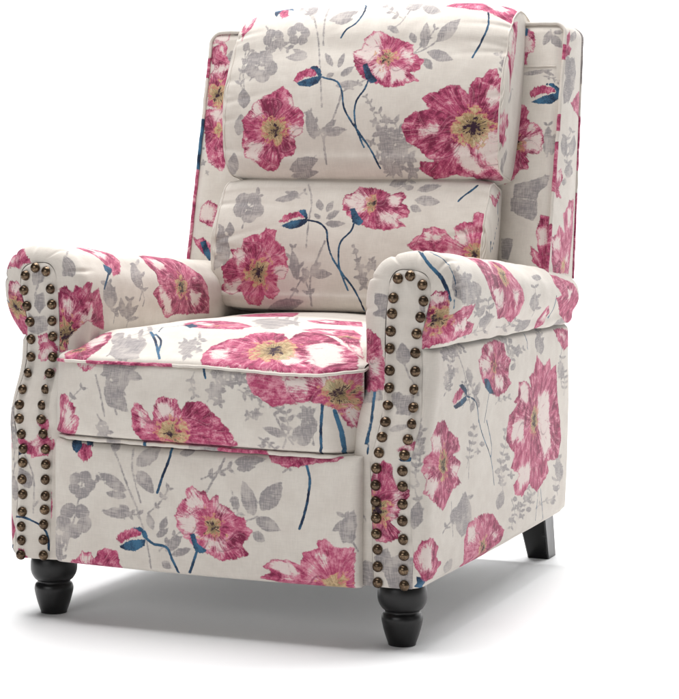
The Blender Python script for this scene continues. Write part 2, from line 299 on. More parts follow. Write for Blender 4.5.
# ------------------------------------------------------------------ the printed flowers, leaves and stems of each cloth panel
# cloth coordinates in 0.4 mm: 'g' grey leaf, 'gs' grey stem, 'n'/'o' blue shape under / over the petals, 'ns' blue stem,
# 'p' pink shape, 'f' poppy: outline, heart, heart radius, stamen radius, pale patches
PRINT = {
'pillow': [
('g',[-257,118,-276,132,-305,141,-336,137,-358,126,-369,118,-353,109,-325,98,-293,95,-269,104]),
('g',[-259,127,-270,140,-290,154,-315,161,-335,163,-346,162,-336,153,-318,139,-293,127,-272,124]),
('g',[-127,63,-126,78,-133,98,-149,117,-166,130,-176,137,-174,125,-169,104,-158,83,-141,69]),
('g',[-97,54,-87,61,-77,78,-75,101,-78,122,-82,134,-89,126,-98,111,-105,90,-104,69]),
('g',[-80,14,-65,12,-46,17,-31,32,-24,50,-21,61,-33,61,-51,57,-69,46,-79,29]),
('g',[-97,-33,-77,-42,-46,-46,-13,-39,11,-27,24,-19,8,-14,-21,-8,-56,-9,-83,-20]),
('g',[-113,30,-123,33,-135,32,-144,24,-148,14,-149,7,-142,6,-130,6,-119,10,-114,20]),
('g',[-56,-56,-43,-55,-28,-48,-16,-34,-10,-19,-8,-11,-17,-13,-32,-18,-46,-29,-54,-44]),
('g',[-191,308,-164,300,-128,303,-94,325,-74,356,-67,379,-88,384,-123,384,-159,367,-182,335]),
('g',[-158,292,-141,284,-118,282,-96,292,-82,308,-75,319,-89,323,-112,328,-136,324,-152,308]),
('g',[-317,367,-298,357,-280,360,-275,387,-284,433,-302,477,-317,479,-338,479,-340,457,-328,402]),
('g',[-183,-277,-171,-255,-167,-219,-182,-181,-204,-152,-219,-136,-224,-155,-229,-189,-223,-229,-204,-261]),
('g',[-144,-249,-125,-260,-95,-264,-63,-256,-40,-242,-28,-233,-43,-227,-70,-220,-103,-222,-130,-234]),
('g',[-136,-239,-120,-239,-102,-230,-88,-214,-82,-197,-80,-186,-91,-189,-109,-195,-127,-208,-135,-225]),
('g',[-159,-260,-156,-248,-160,-234,-173,-225,-189,-224,-199,-224,-199,-233,-197,-247,-189,-260,-173,-263]),
('g',[-314,-411,-289,-427,-249,-429,-206,-407,-177,-379,-164,-361,-186,-354,-225,-349,-267,-357,-298,-382]),
('g',[-305,-448,-289,-463,-258,-469,-218,-454,-185,-433,-168,-421,-184,-415,-213,-409,-250,-411,-283,-427]),
('g',[-550,-127,-530,-113,-518,-90,-528,-61,-547,-39,-562,-25,-573,-37,-588,-58,-592,-86,-573,-112]),
('g',[-574,-259,-554,-245,-538,-220,-539,-190,-552,-164,-561,-150,-574,-161,-591,-184,-599,-215,-590,-242]),
('g',[-660,-506,-616,-459,-583,-414,-577,-378,-587,-352,-599,-338,-611,-354,-636,-383,-656,-427,-665,-477]),
('g',[-597,178,-583,179,-573,186,-573,201,-580,217,-587,227,-595,225,-607,219,-613,207,-608,191]),
('g',[-589,102,-579,102,-571,107,-570,118,-576,131,-580,138,-587,138,-596,135,-601,126,-597,113]),
('g',[-436,207,-430,187,-419,175,-404,174,-394,182,-389,192,-390,206,-399,218,-415,222,-432,215]),
('g',[-452,208,-469,201,-476,189,-468,175,-455,166,-442,162,-428,164,-420,174,-425,189,-441,205]),
('g',[-459,223,-477,240,-494,246,-504,238,-505,224,-501,211,-492,198,-477,190,-464,196,-456,212]),
('g',[-448,231,-443,249,-449,267,-464,279,-479,281,-490,276,-496,264,-493,248,-479,234,-458,227]),
('g',[-434,221,-413,216,-400,220,-399,234,-406,249,-418,261,-433,268,-447,266,-450,251,-443,229]),
('g',[-469,67,-450,38,-428,25,-409,31,-399,47,-398,66,-407,87,-427,103,-449,101,-469,83]),
('g',[-490,62,-509,42,-512,20,-494,2,-472,-6,-453,-5,-436,4,-430,23,-444,44,-474,62]),
('g',[-508,82,-540,101,-565,103,-574,85,-570,62,-558,43,-538,27,-515,22,-500,37,-498,66]),
('g',[-498,100,-500,133,-515,158,-538,167,-559,164,-572,153,-576,132,-565,106,-540,91,-508,90]),
('g',[-474,90,-443,92,-429,106,-435,130,-452,150,-471,162,-494,166,-512,158,-510,133,-490,100]),
('g',[-319,222,-323,202,-318,187,-304,180,-290,182,-280,188,-273,200,-276,215,-290,225,-311,227]),
('g',[-334,230,-356,232,-368,224,-368,210,-360,196,-348,187,-333,183,-320,187,-317,202,-325,222]),
('g',[-335,246,-347,270,-362,284,-376,282,-384,270,-385,256,-381,240,-369,226,-353,225,-337,235]),
('g',[-320,248,-306,261,-304,278,-315,295,-331,305,-345,307,-356,301,-361,285,-351,266,-331,250]),
('g',[-310,232,-291,219,-275,216,-267,227,-267,242,-274,257,-286,270,-302,276,-312,266,-315,244]),
('gs',[-364,475,-325,423,-292,367,-267,324,-251,289,-238,256,-227,225,-219,194,-212,161,-202,125,-194,92,-186,61,-178,23,-168,-30,-158,-89,-152,-130],3),
('gs',[-126,-387,-129,-357,-136,-314,-136,-275,-126,-244,-112,-216,-98,-189,-88,-163,-80,-139,-73,-116,-68,-93,-65,-71,-63,-56],4),
('gs',[-262,493,-235,454,-220,377,-214,321,-204,264,-197,211,-193,176],3),
('gs',[-590,193,-590,156,-584,98,-579,48,-570,6,-559,-31,-553,-55],2),
('g',[132,-243,125,-250,122,-263,124,-277,130,-289,135,-295,139,-288,143,-276,144,-262,139,-250]),
('g',[136,-246,126,-242,113,-241,99,-248,90,-257,86,-263,93,-265,106,-266,121,-263,131,-254]),
('g',[134,-251,137,-240,134,-227,124,-214,113,-206,105,-202,105,-210,106,-224,112,-238,123,-247]),
('g',[129,-250,139,-249,150,-243,157,-232,159,-220,159,-213,152,-215,141,-220,131,-229,128,-241]),
('g',[128,-246,132,-254,143,-262,157,-265,170,-264,177,-262,172,-257,163,-248,150,-242,137,-242]),
('g',[164,-309,169,-297,169,-280,159,-264,146,-253,138,-248,136,-257,135,-274,140,-292,152,-304]),
('g',[158,-307,171,-309,188,-305,203,-293,211,-278,214,-269,204,-269,187,-272,170,-280,160,-294]),
('g',[158,-301,160,-313,168,-326,184,-333,200,-334,209,-333,206,-324,199,-311,186,-301,170,-298]),
('g',[164,-299,153,-306,143,-319,141,-337,145,-352,148,-360,155,-354,165,-342,171,-326,170,-310]),
('g',[168,-304,160,-296,146,-289,130,-291,116,-297,109,-302,116,-307,128,-314,145,-317,159,-312]),
('g',[198,-343,187,-346,175,-356,167,-371,164,-386,163,-395,172,-391,185,-383,198,-369,201,-354]),
('g',[201,-348,194,-338,181,-329,163,-327,148,-331,140,-335,146,-342,159,-351,175,-357,191,-355]),
('g',[198,-351,204,-342,207,-329,201,-315,192,-306,186,-301,182,-308,177,-320,178,-335,187,-346]),
('g',[192,-349,203,-352,217,-351,230,-342,237,-332,241,-325,233,-324,219,-324,204,-329,195,-339]),
('g',[193,-344,193,-356,199,-370,213,-379,227,-383,236,-384,235,-375,231,-361,220,-348,205,-343]),
('g',[198,-258,196,-267,198,-278,207,-286,217,-290,223,-292,224,-286,223,-275,217,-265,207,-259]),
('g',[202,-259,193,-259,183,-265,176,-275,173,-285,172,-291,179,-290,189,-285,199,-277,203,-267]),
('g',[203,-262,200,-255,192,-248,181,-246,171,-248,165,-251,169,-256,175,-263,185,-268,196,-267]),
('g',[199,-265,207,-260,214,-251,214,-239,210,-228,207,-222,202,-227,195,-235,190,-246,193,-257]),
('g',[196,-262,204,-268,215,-271,228,-267,237,-261,242,-256,236,-253,225,-249,212,-248,202,-254]),
('g',[98,-200,101,-205,107,-210,115,-210,122,-209,126,-207,123,-204,118,-199,110,-196,103,-197]),
('g',[101,-199,95,-201,91,-207,90,-214,91,-221,93,-225,97,-223,102,-218,105,-211,104,-204]),
('g',[103,-202,100,-196,94,-191,86,-190,78,-191,74,-193,77,-196,82,-202,90,-205,97,-205]),
('g',[100,-203,105,-201,109,-195,110,-188,108,-181,106,-177,103,-180,98,-185,95,-192,96,-199]),
('g',[153,-192,155,-187,156,-180,152,-172,147,-167,144,-164,143,-168,142,-175,144,-183,148,-189]),
('g',[150,-191,156,-193,164,-193,170,-189,174,-183,175,-179,171,-178,164,-177,156,-179,152,-185]),
('g',[151,-188,149,-193,150,-199,154,-205,160,-208,164,-210,165,-206,166,-199,163,-193,157,-189]),
('g',[155,-189,149,-186,142,-184,135,-188,130,-193,128,-196,132,-198,139,-200,147,-199,152,-194]),
('g',[186,-407,178,-403,164,-404,150,-411,140,-422,134,-429,141,-431,154,-432,169,-427,181,-417]),
('g',[184,-412,188,-401,186,-387,176,-377,164,-373,156,-371,155,-379,156,-392,162,-406,173,-412]),
('g',[180,-413,190,-410,200,-402,206,-389,206,-377,204,-371,198,-374,187,-380,179,-391,177,-403]),
('g',[178,-407,181,-417,190,-427,203,-429,216,-426,224,-423,221,-416,213,-407,201,-401,188,-402]),
('g',[182,-404,174,-412,168,-426,168,-442,172,-455,175,-463,182,-453,190,-438,194,-422,190,-410]),
('g',[92,-291,90,-285,84,-280,75,-277,67,-277,62,-278,65,-281,70,-287,78,-292,86,-293]),
('g',[89,-292,94,-290,100,-286,103,-278,103,-271,102,-267,98,-269,92,-273,87,-280,87,-287]),
('g',[88,-289,90,-294,95,-299,103,-302,110,-301,115,-301,112,-297,108,-292,101,-288,93,-287]),
('g',[91,-288,85,-290,80,-295,78,-302,78,-309,79,-313,83,-311,88,-307,93,-300,93,-293]),
('g',[117,-345,114,-349,113,-355,115,-361,119,-365,121,-367,123,-364,126,-359,126,-353,122,-348]),
('g',[120,-346,115,-344,109,-344,103,-347,100,-352,99,-355,102,-356,109,-357,115,-356,119,-351]),
('g',[119,-349,122,-345,123,-338,120,-331,115,-326,112,-323,110,-327,108,-333,109,-341,113,-346]),
('g',[116,-348,120,-351,126,-352,132,-349,136,-345,138,-342,135,-341,129,-339,122,-339,118,-343]),
('p',[-306,-5,-293,35,-253,56,-198,65,-174,36,-205,16,-253,10,-289,-13]),
('o',[-293,-16,-252,2,-197,16,-168,11,-184,-20,-222,-35,-271,-30]),
('o',[-246,62,-207,70,-179,48,-166,7,-186,14,-211,47]),
('ns',[-170,11,-163,9,-153,6,-141,2,-125,-1,-108,-5,-92,-13,-80,-26,-70,-44,-62,-64,-57,-85,-54,-109,-48,-131,-39,-150,-28,-169,-14,-189,3,-213,23,-237,41,-261,57,-283,72,-303,87,-326,104,-354,118,-384,127,-406],4),
('ns',[53,-11,52,-21,48,-34,43,-49,33,-65,20,-83,10,-102,6,-120,4,-140,4,-160,7,-183,11,-208,18,-233,30,-261,43,-291,53,-311],4),
('ns',[-76,485,-53,445,-39,385,-37,348,-41,322,-48,299,-58,282,-69,271,-80,264,-91,255,-99,239,-106,222,-111,210],4),
('f',[-498,-102,-443,-70,-407,-55,-355,-28,-306,-67,-289,-120,-246,-143,-236,-194,-238,-245,-284,-266,-275,-309,-288,-345,-340,-351,-367,-403,-395,-416,-441,-412,-496,-368,-543,-356,-557,-288,-546,-227,-559,-181,-517,-143],[-382,-230],62,20,[[-507,-112,-479,-82,-458,-159,-498,-158],[-307,-215,-232,-223,-239,-271,-295,-265],[-530,-279,-433,-292,-481,-382,-540,-363],[-304,-82,-284,-127,-317,-112]]),
('f',[72,240,122,214,185,190,233,173,249,122,299,88,291,40,249,25,291,-14,247,-21,204,-40,144,-43,112,-30,70,-19,21,5,-8,44,-30,86,-41,138,-5,154,4,202,45,241],[125,96],41,12,[[-31,129,12,202,65,232,90,126,41,76],[71,76,126,67,126,-4,65,20],[150,58,221,41,237,-6,168,-13],[196,149,248,114,245,81,205,98]]),
('o',[16,69,38,76,63,28,102,-12,70,-24,40,1]),
('p',[-497,433,-487,470,-437,449,-411,364,-438,346]),
('o',[-498,402,-524,476,-486,485,-435,482,-406,425,-479,470,-476,424,-472,361]),
('f',[-661,379,-682,444,-649,484,-602,440,-584,318,-621,281,-626,240],[-621,281],0,0,[[-670,411,-646,450,-602,369,-621,323]]),
('g',[290,148,304,165,313,194,309,230,295,264,284,284,277,267,268,236,265,200,275,168]),
('g',[345,180,373,182,405,200,427,236,432,278,432,306,413,299,382,281,355,247,344,209]),
('g',[308,130,324,107,353,85,388,78,417,83,433,89,420,104,394,127,359,143,327,142]),
('g',[299,96,297,80,304,61,319,47,336,41,347,38,346,50,342,68,331,86,314,96]),
('g',[248,177,253,190,251,205,240,219,225,228,215,232,214,222,214,206,220,190,234,180]),
('g',[229,404,249,367,275,341,303,335,324,343,335,352,319,374,292,409,257,443,236,434]),
('g',[158,386,180,369,206,366,223,390,225,436,215,478,194,483,164,488,145,482,152,431]),
('g',[654,55,666,65,676,86,676,113,669,138,661,154,655,141,646,120,641,94,645,71]),
('g',[166,229,159,243,144,258,124,266,107,267,98,266,105,255,118,239,136,227,154,225]),
('gs',[344,183,332,173,315,158,298,144,280,134,262,126,250,121],3),
('gs',[183,379,180,342,171,301,158,273,141,259,122,252,109,247],3),
('g',[184,-330,188,-342,199,-356,217,-364,233,-367,243,-368,239,-359,230,-345,214,-333,197,-328]),
('g',[190,-328,179,-332,169,-343,166,-358,168,-372,171,-380,179,-376,190,-366,198,-353,196,-338]),
('g',[194,-332,183,-323,167,-318,149,-323,137,-333,130,-340,139,-345,155,-351,173,-352,187,-343]),
('g',[190,-338,196,-327,198,-312,192,-297,181,-287,174,-282,170,-290,166,-304,168,-320,179,-332]),
('g',[184,-336,198,-337,214,-332,225,-318,231,-303,233,-294,223,-295,207,-299,192,-309,184,-323]),
('g',[231,-308,242,-304,252,-294,257,-279,256,-265,254,-257,247,-262,236,-270,228,-284,227,-298]),
('g',[228,-304,235,-311,247,-317,262,-315,274,-310,280,-306,274,-301,263,-295,249,-293,236,-297]),
('g',[231,-300,226,-310,225,-324,233,-336,245,-344,253,-347,255,-339,257,-326,254,-312,243,-303]),
('g',[237,-302,227,-299,213,-301,202,-311,196,-322,193,-329,201,-330,214,-329,228,-323,235,-312]),
('g',[237,-307,236,-296,228,-283,214,-274,199,-271,190,-270,193,-278,199,-291,210,-303,225,-308]),
('g',[161,-277,159,-269,152,-261,141,-257,130,-257,124,-258,127,-264,132,-272,142,-279,153,-280]),
('g',[158,-279,164,-275,170,-267,171,-256,168,-247,165,-242,161,-246,154,-253,151,-263,153,-272]),
('g',[155,-276,162,-281,173,-283,183,-278,191,-271,194,-266,189,-264,179,-261,167,-263,159,-269]),
('g',[157,-273,154,-279,155,-288,161,-296,168,-301,173,-303,174,-298,174,-290,171,-281,164,-275]),
('g',[161,-273,153,-274,143,-278,135,-287,132,-296,130,-301,136,-300,146,-297,155,-290,160,-281]),
('g',[267,-364,267,-354,261,-341,248,-331,235,-326,227,-323,229,-331,234,-343,244,-356,257,-363]),
('g',[262,-364,273,-363,285,-356,291,-343,292,-331,292,-323,284,-325,272,-330,262,-341,260,-354]),
('g',[261,-360,265,-368,274,-376,287,-379,299,-377,306,-375,303,-369,294,-360,282,-355,269,-355]),
('g',[264,-357,257,-365,253,-378,255,-393,261,-405,266,-411,271,-404,277,-391,279,-376,273,-364]),
('g',[269,-360,260,-354,248,-352,235,-356,225,-364,220,-370,227,-373,239,-377,253,-376,264,-369]),
('g',[196,-406,204,-414,217,-419,233,-415,247,-407,254,-402,247,-397,235,-392,219,-390,205,-397]),
('g',[199,-401,196,-413,197,-430,204,-446,214,-457,220,-463,223,-450,225,-431,221,-414,210,-404]),
('g',[205,-402,194,-402,180,-409,170,-423,164,-439,161,-450,170,-447,184,-440,198,-428,205,-413]),
('g',[205,-407,202,-396,192,-386,176,-383,162,-384,153,-386,158,-393,166,-404,179,-412,194,-412]),
('g',[199,-410,210,-405,221,-394,225,-379,223,-366,221,-358,214,-363,204,-372,196,-385,195,-400]),
('g',[276,-417,266,-421,255,-430,247,-447,243,-465,240,-476,248,-471,262,-459,273,-443,277,-428]),
('g',[277,-423,275,-413,266,-405,253,-403,241,-406,234,-408,238,-414,245,-423,255,-429,268,-428]),
('g',[273,-426,281,-417,286,-405,284,-391,278,-382,274,-377,270,-383,265,-394,263,-408,267,-419]),
('g',[270,-423,278,-427,290,-426,303,-417,311,-407,316,-401,309,-400,297,-400,284,-404,275,-414]),
('g',[272,-418,268,-429,268,-444,274,-458,283,-465,289,-468,293,-456,295,-440,291,-425,282,-419]),
('g',[155,-375,148,-370,138,-368,128,-372,120,-379,116,-384,122,-387,131,-390,142,-389,151,-383]),
('g',[153,-379,157,-371,157,-360,150,-350,140,-343,134,-340,133,-347,133,-357,136,-369,144,-376]),
('g',[149,-378,157,-379,167,-376,175,-368,179,-359,180,-353,174,-354,165,-356,155,-362,150,-370]),
('g',[149,-374,150,-383,156,-393,167,-399,179,-400,186,-400,184,-394,179,-384,170,-375,158,-372]),
('g',[152,-372,145,-378,139,-387,139,-399,142,-409,145,-415,150,-410,157,-400,160,-388,157,-378]),
('ns',[534,399,544,364,555,323,560,289,560,255,554,225,544,198,535,164,522,130,516,104],4),
('f',[332,412,361,465,445,500,553,524,611,544,668,443,669,314,613,342,534,381,461,381,397,396],[409,568],0,0,[[503,489,571,504,621,410,556,408]]),
('f',[225,-233,238,-183,288,-153,346,-139,314,-96,341,-67,384,-59,425,-32,475,-31,518,-73,518,-28,549,5,577,9,593,51,627,57,645,11,674,58,691,-20,699,-139,697,-285,687,-413,633,-611,586,-527,531,-463,462,-443,367,-473,306,-405,316,-375,398,-376,354,-361,307,-318,256,-290],[549,-225],84,35,[[553,-288,620,-239,671,-280,660,-467,581,-363],[461,-305,518,-305,599,-432,549,-442,491,-378],[598,-72,636,-39,648,-104,615,-134],[306,-232,395,-219,381,-247,314,-253]]),
('gs',[-544,-70,-551,-57,-565,-35,-580,-10,-592,16,-595,38,-594,59,-592,81,-589,102,-586,124,-580,144,-574,161,-569,172],2),
('g',[-584,-1,-576,-1,-569,2,-566,10,-567,18,-567,24,-572,23,-580,21,-586,15,-586,6]),
('g',[-584,-1,-587,6,-596,15,-607,20,-617,21,-623,21,-619,16,-611,6,-601,-1,-591,-3]),
('g',[-594,60,-585,55,-573,54,-563,59,-558,67,-556,72,-563,74,-574,77,-586,75,-593,68]),
('g',[-594,60,-593,65,-595,73,-601,81,-608,86,-612,89,-612,85,-611,77,-607,69,-600,63]),
('g',[-587,119,-580,115,-571,113,-564,117,-561,123,-560,128,-565,130,-573,132,-582,131,-586,125]),
('g',[-587,119,-587,125,-591,134,-598,142,-606,148,-611,150,-610,145,-607,137,-601,127,-593,121]),
('g',[-569,172,-562,168,-553,166,-545,169,-541,174,-538,177,-544,180,-552,182,-561,182,-567,178]),
('g',[-569,172,-567,177,-568,185,-573,192,-580,198,-584,201,-585,197,-585,191,-582,182,-575,176]),
('gs',[-136,-289,-140,-279,-145,-265,-151,-249,-159,-232,-171,-213,-186,-192,-200,-172,-210,-158],2),
('g',[-151,-248,-143,-247,-135,-241,-130,-232,-130,-223,-130,-217,-136,-219,-145,-223,-152,-231,-153,-241]),
('g',[-151,-248,-153,-242,-159,-236,-168,-234,-177,-234,-182,-235,-179,-239,-174,-245,-166,-250,-158,-250]),
('g',[-178,-203,-172,-200,-167,-193,-166,-184,-168,-176,-171,-172,-175,-175,-180,-181,-184,-189,-182,-197]),
('g',[-178,-203,-181,-197,-188,-192,-197,-190,-206,-192,-210,-193,-207,-197,-201,-202,-192,-206,-184,-206]),
('g',[-210,-158,-204,-156,-199,-151,-197,-143,-199,-136,-200,-132,-204,-134,-209,-139,-213,-146,-213,-153]),
('g',[-210,-158,-214,-153,-221,-149,-230,-149,-238,-151,-242,-153,-238,-156,-232,-161,-223,-164,-215,-162]),
('gs',[160,-406,157,-393,150,-375,144,-354,140,-333,144,-309,152,-283,160,-256,162,-233,155,-211,143,-190,130,-173,121,-161],2),
('g',[140,-330,146,-332,154,-332,160,-327,164,-321,166,-317,162,-317,155,-316,147,-319,142,-325]),
('g',[140,-330,142,-324,140,-316,133,-309,126,-305,121,-303,121,-308,121,-316,126,-325,133,-329]),
('g',[151,-286,158,-289,168,-288,176,-282,181,-274,184,-269,178,-269,169,-269,159,-272,153,-279]),
('g',[151,-286,154,-279,153,-268,146,-259,138,-253,132,-251,131,-257,131,-267,134,-277,143,-284]),
('g',[161,-242,169,-245,179,-243,188,-236,193,-228,195,-222,189,-222,179,-222,168,-227,162,-235]),
('g',[161,-242,160,-235,155,-227,146,-222,137,-221,132,-220,133,-226,137,-234,144,-241,153,-243]),
('g',[148,-199,154,-197,158,-191,159,-183,157,-175,156,-171,152,-174,147,-179,143,-186,145,-194]),
('g',[148,-199,145,-194,138,-189,129,-187,121,-189,117,-191,120,-194,126,-200,134,-203,142,-203]),
('g',[121,-161,127,-158,133,-151,134,-142,131,-133,129,-128,125,-131,119,-137,115,-146,117,-155]),
('g',[121,-161,118,-156,112,-153,104,-152,98,-154,94,-156,97,-159,103,-163,110,-165,117,-164]),
('gs',[-62,-64,-52,-57,-37,-48,-20,-38,-5,-29,9,-21,23,-14,36,-8,45,-3],2),
('g',[-31,-44,-28,-49,-22,-52,-15,-53,-9,-51,-6,-49,-8,-47,-14,-42,-21,-40,-27,-41]),
('g',[-31,-44,-26,-42,-22,-36,-22,-28,-25,-20,-27,-16,-30,-19,-34,-24,-37,-32,-35,-39]),
('g',[6,-23,9,-29,15,-34,23,-36,30,-36,35,-35,32,-31,27,-25,19,-21,12,-20]),
('g',[6,-23,10,-20,12,-15,12,-9,9,-4,7,-1,5,-3,2,-7,1,-13,3,-19]),
('g',[45,-3,47,-9,52,-15,60,-19,67,-19,71,-19,69,-15,65,-8,58,-3,50,-2]),
('g',[45,-3,49,-1,52,5,52,13,49,19,47,23,44,21,41,16,39,8,41,1]),
('gs',[-276,324,-288,340,-306,365,-329,396,-353,428,-375,455,-397,471,-413,474,-425,477],2),
('g',[-309,369,-306,376,-307,392,-316,417,-330,446,-341,464,-338,449,-334,427,-327,401,-318,380]),
('g',[-309,369,-316,377,-324,383,-331,383,-335,378,-337,374,-332,369,-324,362,-316,358,-311,362]),
('g',[-362,439,-369,465,-385,478,-405,488,-418,496,-422,500,-422,495,-412,485,-394,473,-374,453]),
('g',[-362,439,-372,451,-380,454,-382,440,-379,423,-377,412,-372,408,-364,406,-358,409,-357,422]),
('g',[-425,477,-432,484,-442,493,-451,502,-462,508,-470,512,-465,506,-461,497,-446,487,-435,480]),
('g',[-425,477,-434,478,-438,476,-431,464,-420,434,-414,418,-409,418,-403,422,-402,437,-412,470]),
('gs',[146,-450,162,-435,184,-416,204,-395,219,-376,228,-356,232,-334,234,-312,233,-290,227,-266,215,-242,203,-219,194,-204],3),
('g',[215,-381,222,-385,233,-386,244,-382,252,-375,256,-370,250,-368,240,-366,228,-367,220,-374]),
('g',[215,-381,219,-374,219,-366,214,-358,207,-353,202,-350,201,-355,200,-363,203,-372,209,-378]),
('g',[231,-337,238,-338,246,-337,253,-332,257,-325,259,-321,254,-321,246,-321,238,-324,233,-330]),
('g',[231,-337,233,-328,230,-318,222,-310,212,-306,206,-304,206,-310,207,-320,213,-330,223,-336]),
('g',[233,-290,241,-291,250,-289,258,-281,262,-273,263,-268,257,-268,248,-269,239,-275,234,-283]),
('g',[233,-290,233,-283,228,-275,219,-270,210,-268,205,-268,206,-273,209,-281,217,-289,226,-291]),
('g',[217,-246,226,-243,234,-234,236,-222,234,-211,232,-205,226,-208,218,-215,212,-226,213,-238]),
('g',[217,-246,212,-238,202,-232,190,-231,179,-234,173,-236,177,-241,186,-249,198,-253,210,-251]),
('g',[194,-204,203,-202,212,-195,216,-184,216,-173,215,-166,209,-169,199,-174,192,-184,191,-195]),
('g',[194,-204,191,-197,183,-190,172,-188,162,-189,156,-191,160,-195,167,-203,177,-208,187,-207]),
('gs',[249,122,257,133,268,148,281,164,293,180,304,196,315,214,324,231,329,243],2),
('g',[276,157,278,153,283,150,289,150,294,152,296,153,294,156,289,159,284,161,279,160]),
('g',[276,157,279,161,280,168,278,176,274,182,271,185,270,182,267,176,267,168,271,161]),
('g',[305,198,308,195,314,193,320,194,324,197,327,199,324,201,319,203,312,204,307,201]),
('g',[305,198,308,203,309,211,305,220,299,226,296,230,294,225,293,217,294,208,299,202]),
('g',[329,243,333,240,339,239,344,242,347,246,349,249,346,250,340,252,334,251,331,247]),
('g',[329,243,332,248,332,256,328,265,322,272,319,276,318,271,317,263,319,254,324,247]),
('gs',[660,-5,661,8,662,25,662,46,660,65,654,84,645,103,637,121,630,134],2),
('g',[662,38,667,37,673,40,677,48,679,56,680,61,676,60,670,58,664,52,662,45]),
('g',[662,38,661,47,656,57,647,63,638,64,633,64,634,57,639,47,646,39,655,36]),
('g',[652,88,658,90,664,96,666,107,666,117,665,123,661,121,655,115,651,105,650,95]),
('g',[652,88,650,93,645,97,638,97,632,95,629,93,632,90,636,85,643,82,649,84]),
('g',[630,134,634,136,638,144,638,154,638,162,637,166,634,163,629,158,625,151,627,141]),
('g',[630,134,625,140,617,145,609,144,603,139,600,135,604,131,611,125,619,123,626,127]),
('gs',[-510,307,-498,288,-482,265,-464,240,-446,221,-427,205,-406,189,-386,176,-372,167],2),
('g',[-470,249,-477,247,-482,241,-483,231,-480,222,-478,216,-473,218,-467,223,-463,231,-465,241]),
('g',[-470,249,-463,241,-452,235,-440,234,-432,238,-427,241,-433,246,-443,253,-455,257,-465,255]),
('g',[-440,215,-445,210,-448,200,-444,188,-437,179,-432,174,-429,179,-426,187,-426,199,-432,209]),
('g',[-440,215,-434,210,-426,207,-418,208,-412,211,-408,214,-413,217,-420,221,-429,222,-436,220]),
('g',[-406,190,-411,185,-414,177,-411,167,-405,159,-401,154,-398,158,-396,166,-396,176,-400,184]),
('g',[-406,190,-398,184,-386,181,-374,184,-366,191,-362,195,-369,199,-380,203,-393,203,-402,197]),
('g',[-372,167,-374,162,-374,154,-370,146,-364,139,-360,136,-359,140,-358,148,-360,156,-366,163]),
('g',[-372,167,-363,163,-352,162,-343,168,-337,176,-335,181,-341,183,-352,185,-363,182,-370,175]),
('gs',[-536,9,-531,23,-523,41,-514,62,-505,82,-496,102,-486,125,-477,145,-470,158],2),
('g',[-517,54,-511,50,-501,48,-493,51,-488,56,-486,59,-491,62,-500,64,-509,64,-515,60]),
('g',[-517,54,-515,62,-517,74,-526,86,-537,95,-544,99,-544,92,-543,81,-537,67,-527,58]),
('g',[-502,88,-496,83,-486,78,-476,79,-469,83,-466,86,-471,90,-480,95,-490,97,-498,94]),
('g',[-502,88,-500,95,-501,105,-508,116,-517,124,-523,129,-523,123,-523,113,-518,101,-510,93]),
('g',[-486,123,-479,119,-470,117,-462,120,-457,126,-455,130,-461,132,-470,135,-479,135,-485,130]),
('g',[-486,123,-485,132,-487,144,-496,156,-506,164,-513,168,-513,162,-512,151,-506,138,-496,128]),
('g',[-470,158,-462,151,-451,147,-440,149,-432,155,-428,159,-434,163,-445,168,-458,169,-466,165]),
('g',[-470,158,-467,163,-467,171,-471,180,-478,187,-482,191,-483,187,-485,180,-483,170,-477,162]),
('gs',[-176,-346,-181,-351,-188,-357,-198,-365,-208,-375,-222,-388,-239,-406,-256,-424,-269,-438],2),
('g',[-203,-369,-209,-364,-219,-361,-231,-364,-240,-369,-245,-373,-240,-376,-230,-380,-218,-380,-208,-376]),
('g',[-203,-369,-208,-375,-211,-384,-210,-394,-205,-402,-201,-406,-198,-401,-193,-392,-192,-382,-196,-374]),
('g',[-234,-401,-241,-395,-252,-393,-266,-397,-276,-404,-282,-409,-276,-412,-266,-416,-252,-415,-241,-409]),
('g',[-234,-401,-240,-408,-245,-420,-243,-433,-239,-443,-235,-448,-230,-440,-224,-428,-222,-415,-227,-405]),
('g',[-269,-438,-275,-431,-286,-428,-300,-432,-312,-441,-319,-447,-314,-451,-305,-457,-291,-457,-278,-448]),
('g',[-269,-438,-275,-446,-280,-458,-280,-471,-277,-481,-274,-486,-270,-478,-264,-464,-260,-450,-264,-442]),
('gs',[170,303,160,311,144,323,127,338,111,353,96,369,81,389,67,410,56,427],2),
('g',[139,327,140,334,138,345,131,357,124,366,119,371,120,364,122,352,127,340,133,331]),
('g',[139,327,131,332,122,333,115,325,112,315,111,308,117,306,126,305,135,308,139,317]),
('g',[100,364,102,373,99,390,90,414,78,435,69,451,73,435,77,412,84,389,93,372]),
('g',[100,364,93,371,84,375,78,369,75,359,74,353,79,349,88,345,96,346,100,354]),
('g',[56,427,56,440,48,470,31,485,17,494,7,499,11,495,16,487,30,471,46,443]),
('g',[56,427,47,440,37,449,32,444,31,430,31,422,37,415,46,407,53,406,57,414]),
('gs',[99,-175,96,-167,92,-156,87,-143,81,-131,74,-119,67,-107,60,-95,54,-87],2),
('g',[88,-148,93,-147,98,-144,100,-138,100,-133,99,-129,96,-130,91,-133,88,-138,87,-144]),
('g',[88,-148,87,-145,84,-141,80,-140,76,-140,73,-140,74,-142,77,-146,81,-149,85,-149]),
('g',[73,-117,78,-116,83,-111,84,-104,83,-98,82,-94,79,-96,74,-100,71,-106,71,-112]),
('g',[73,-117,71,-113,66,-108,60,-107,54,-107,50,-108,52,-111,57,-115,63,-119,69,-119]),
('g',[54,-87,58,-85,61,-81,61,-76,60,-71,58,-69,56,-70,53,-74,51,-79,52,-84]),
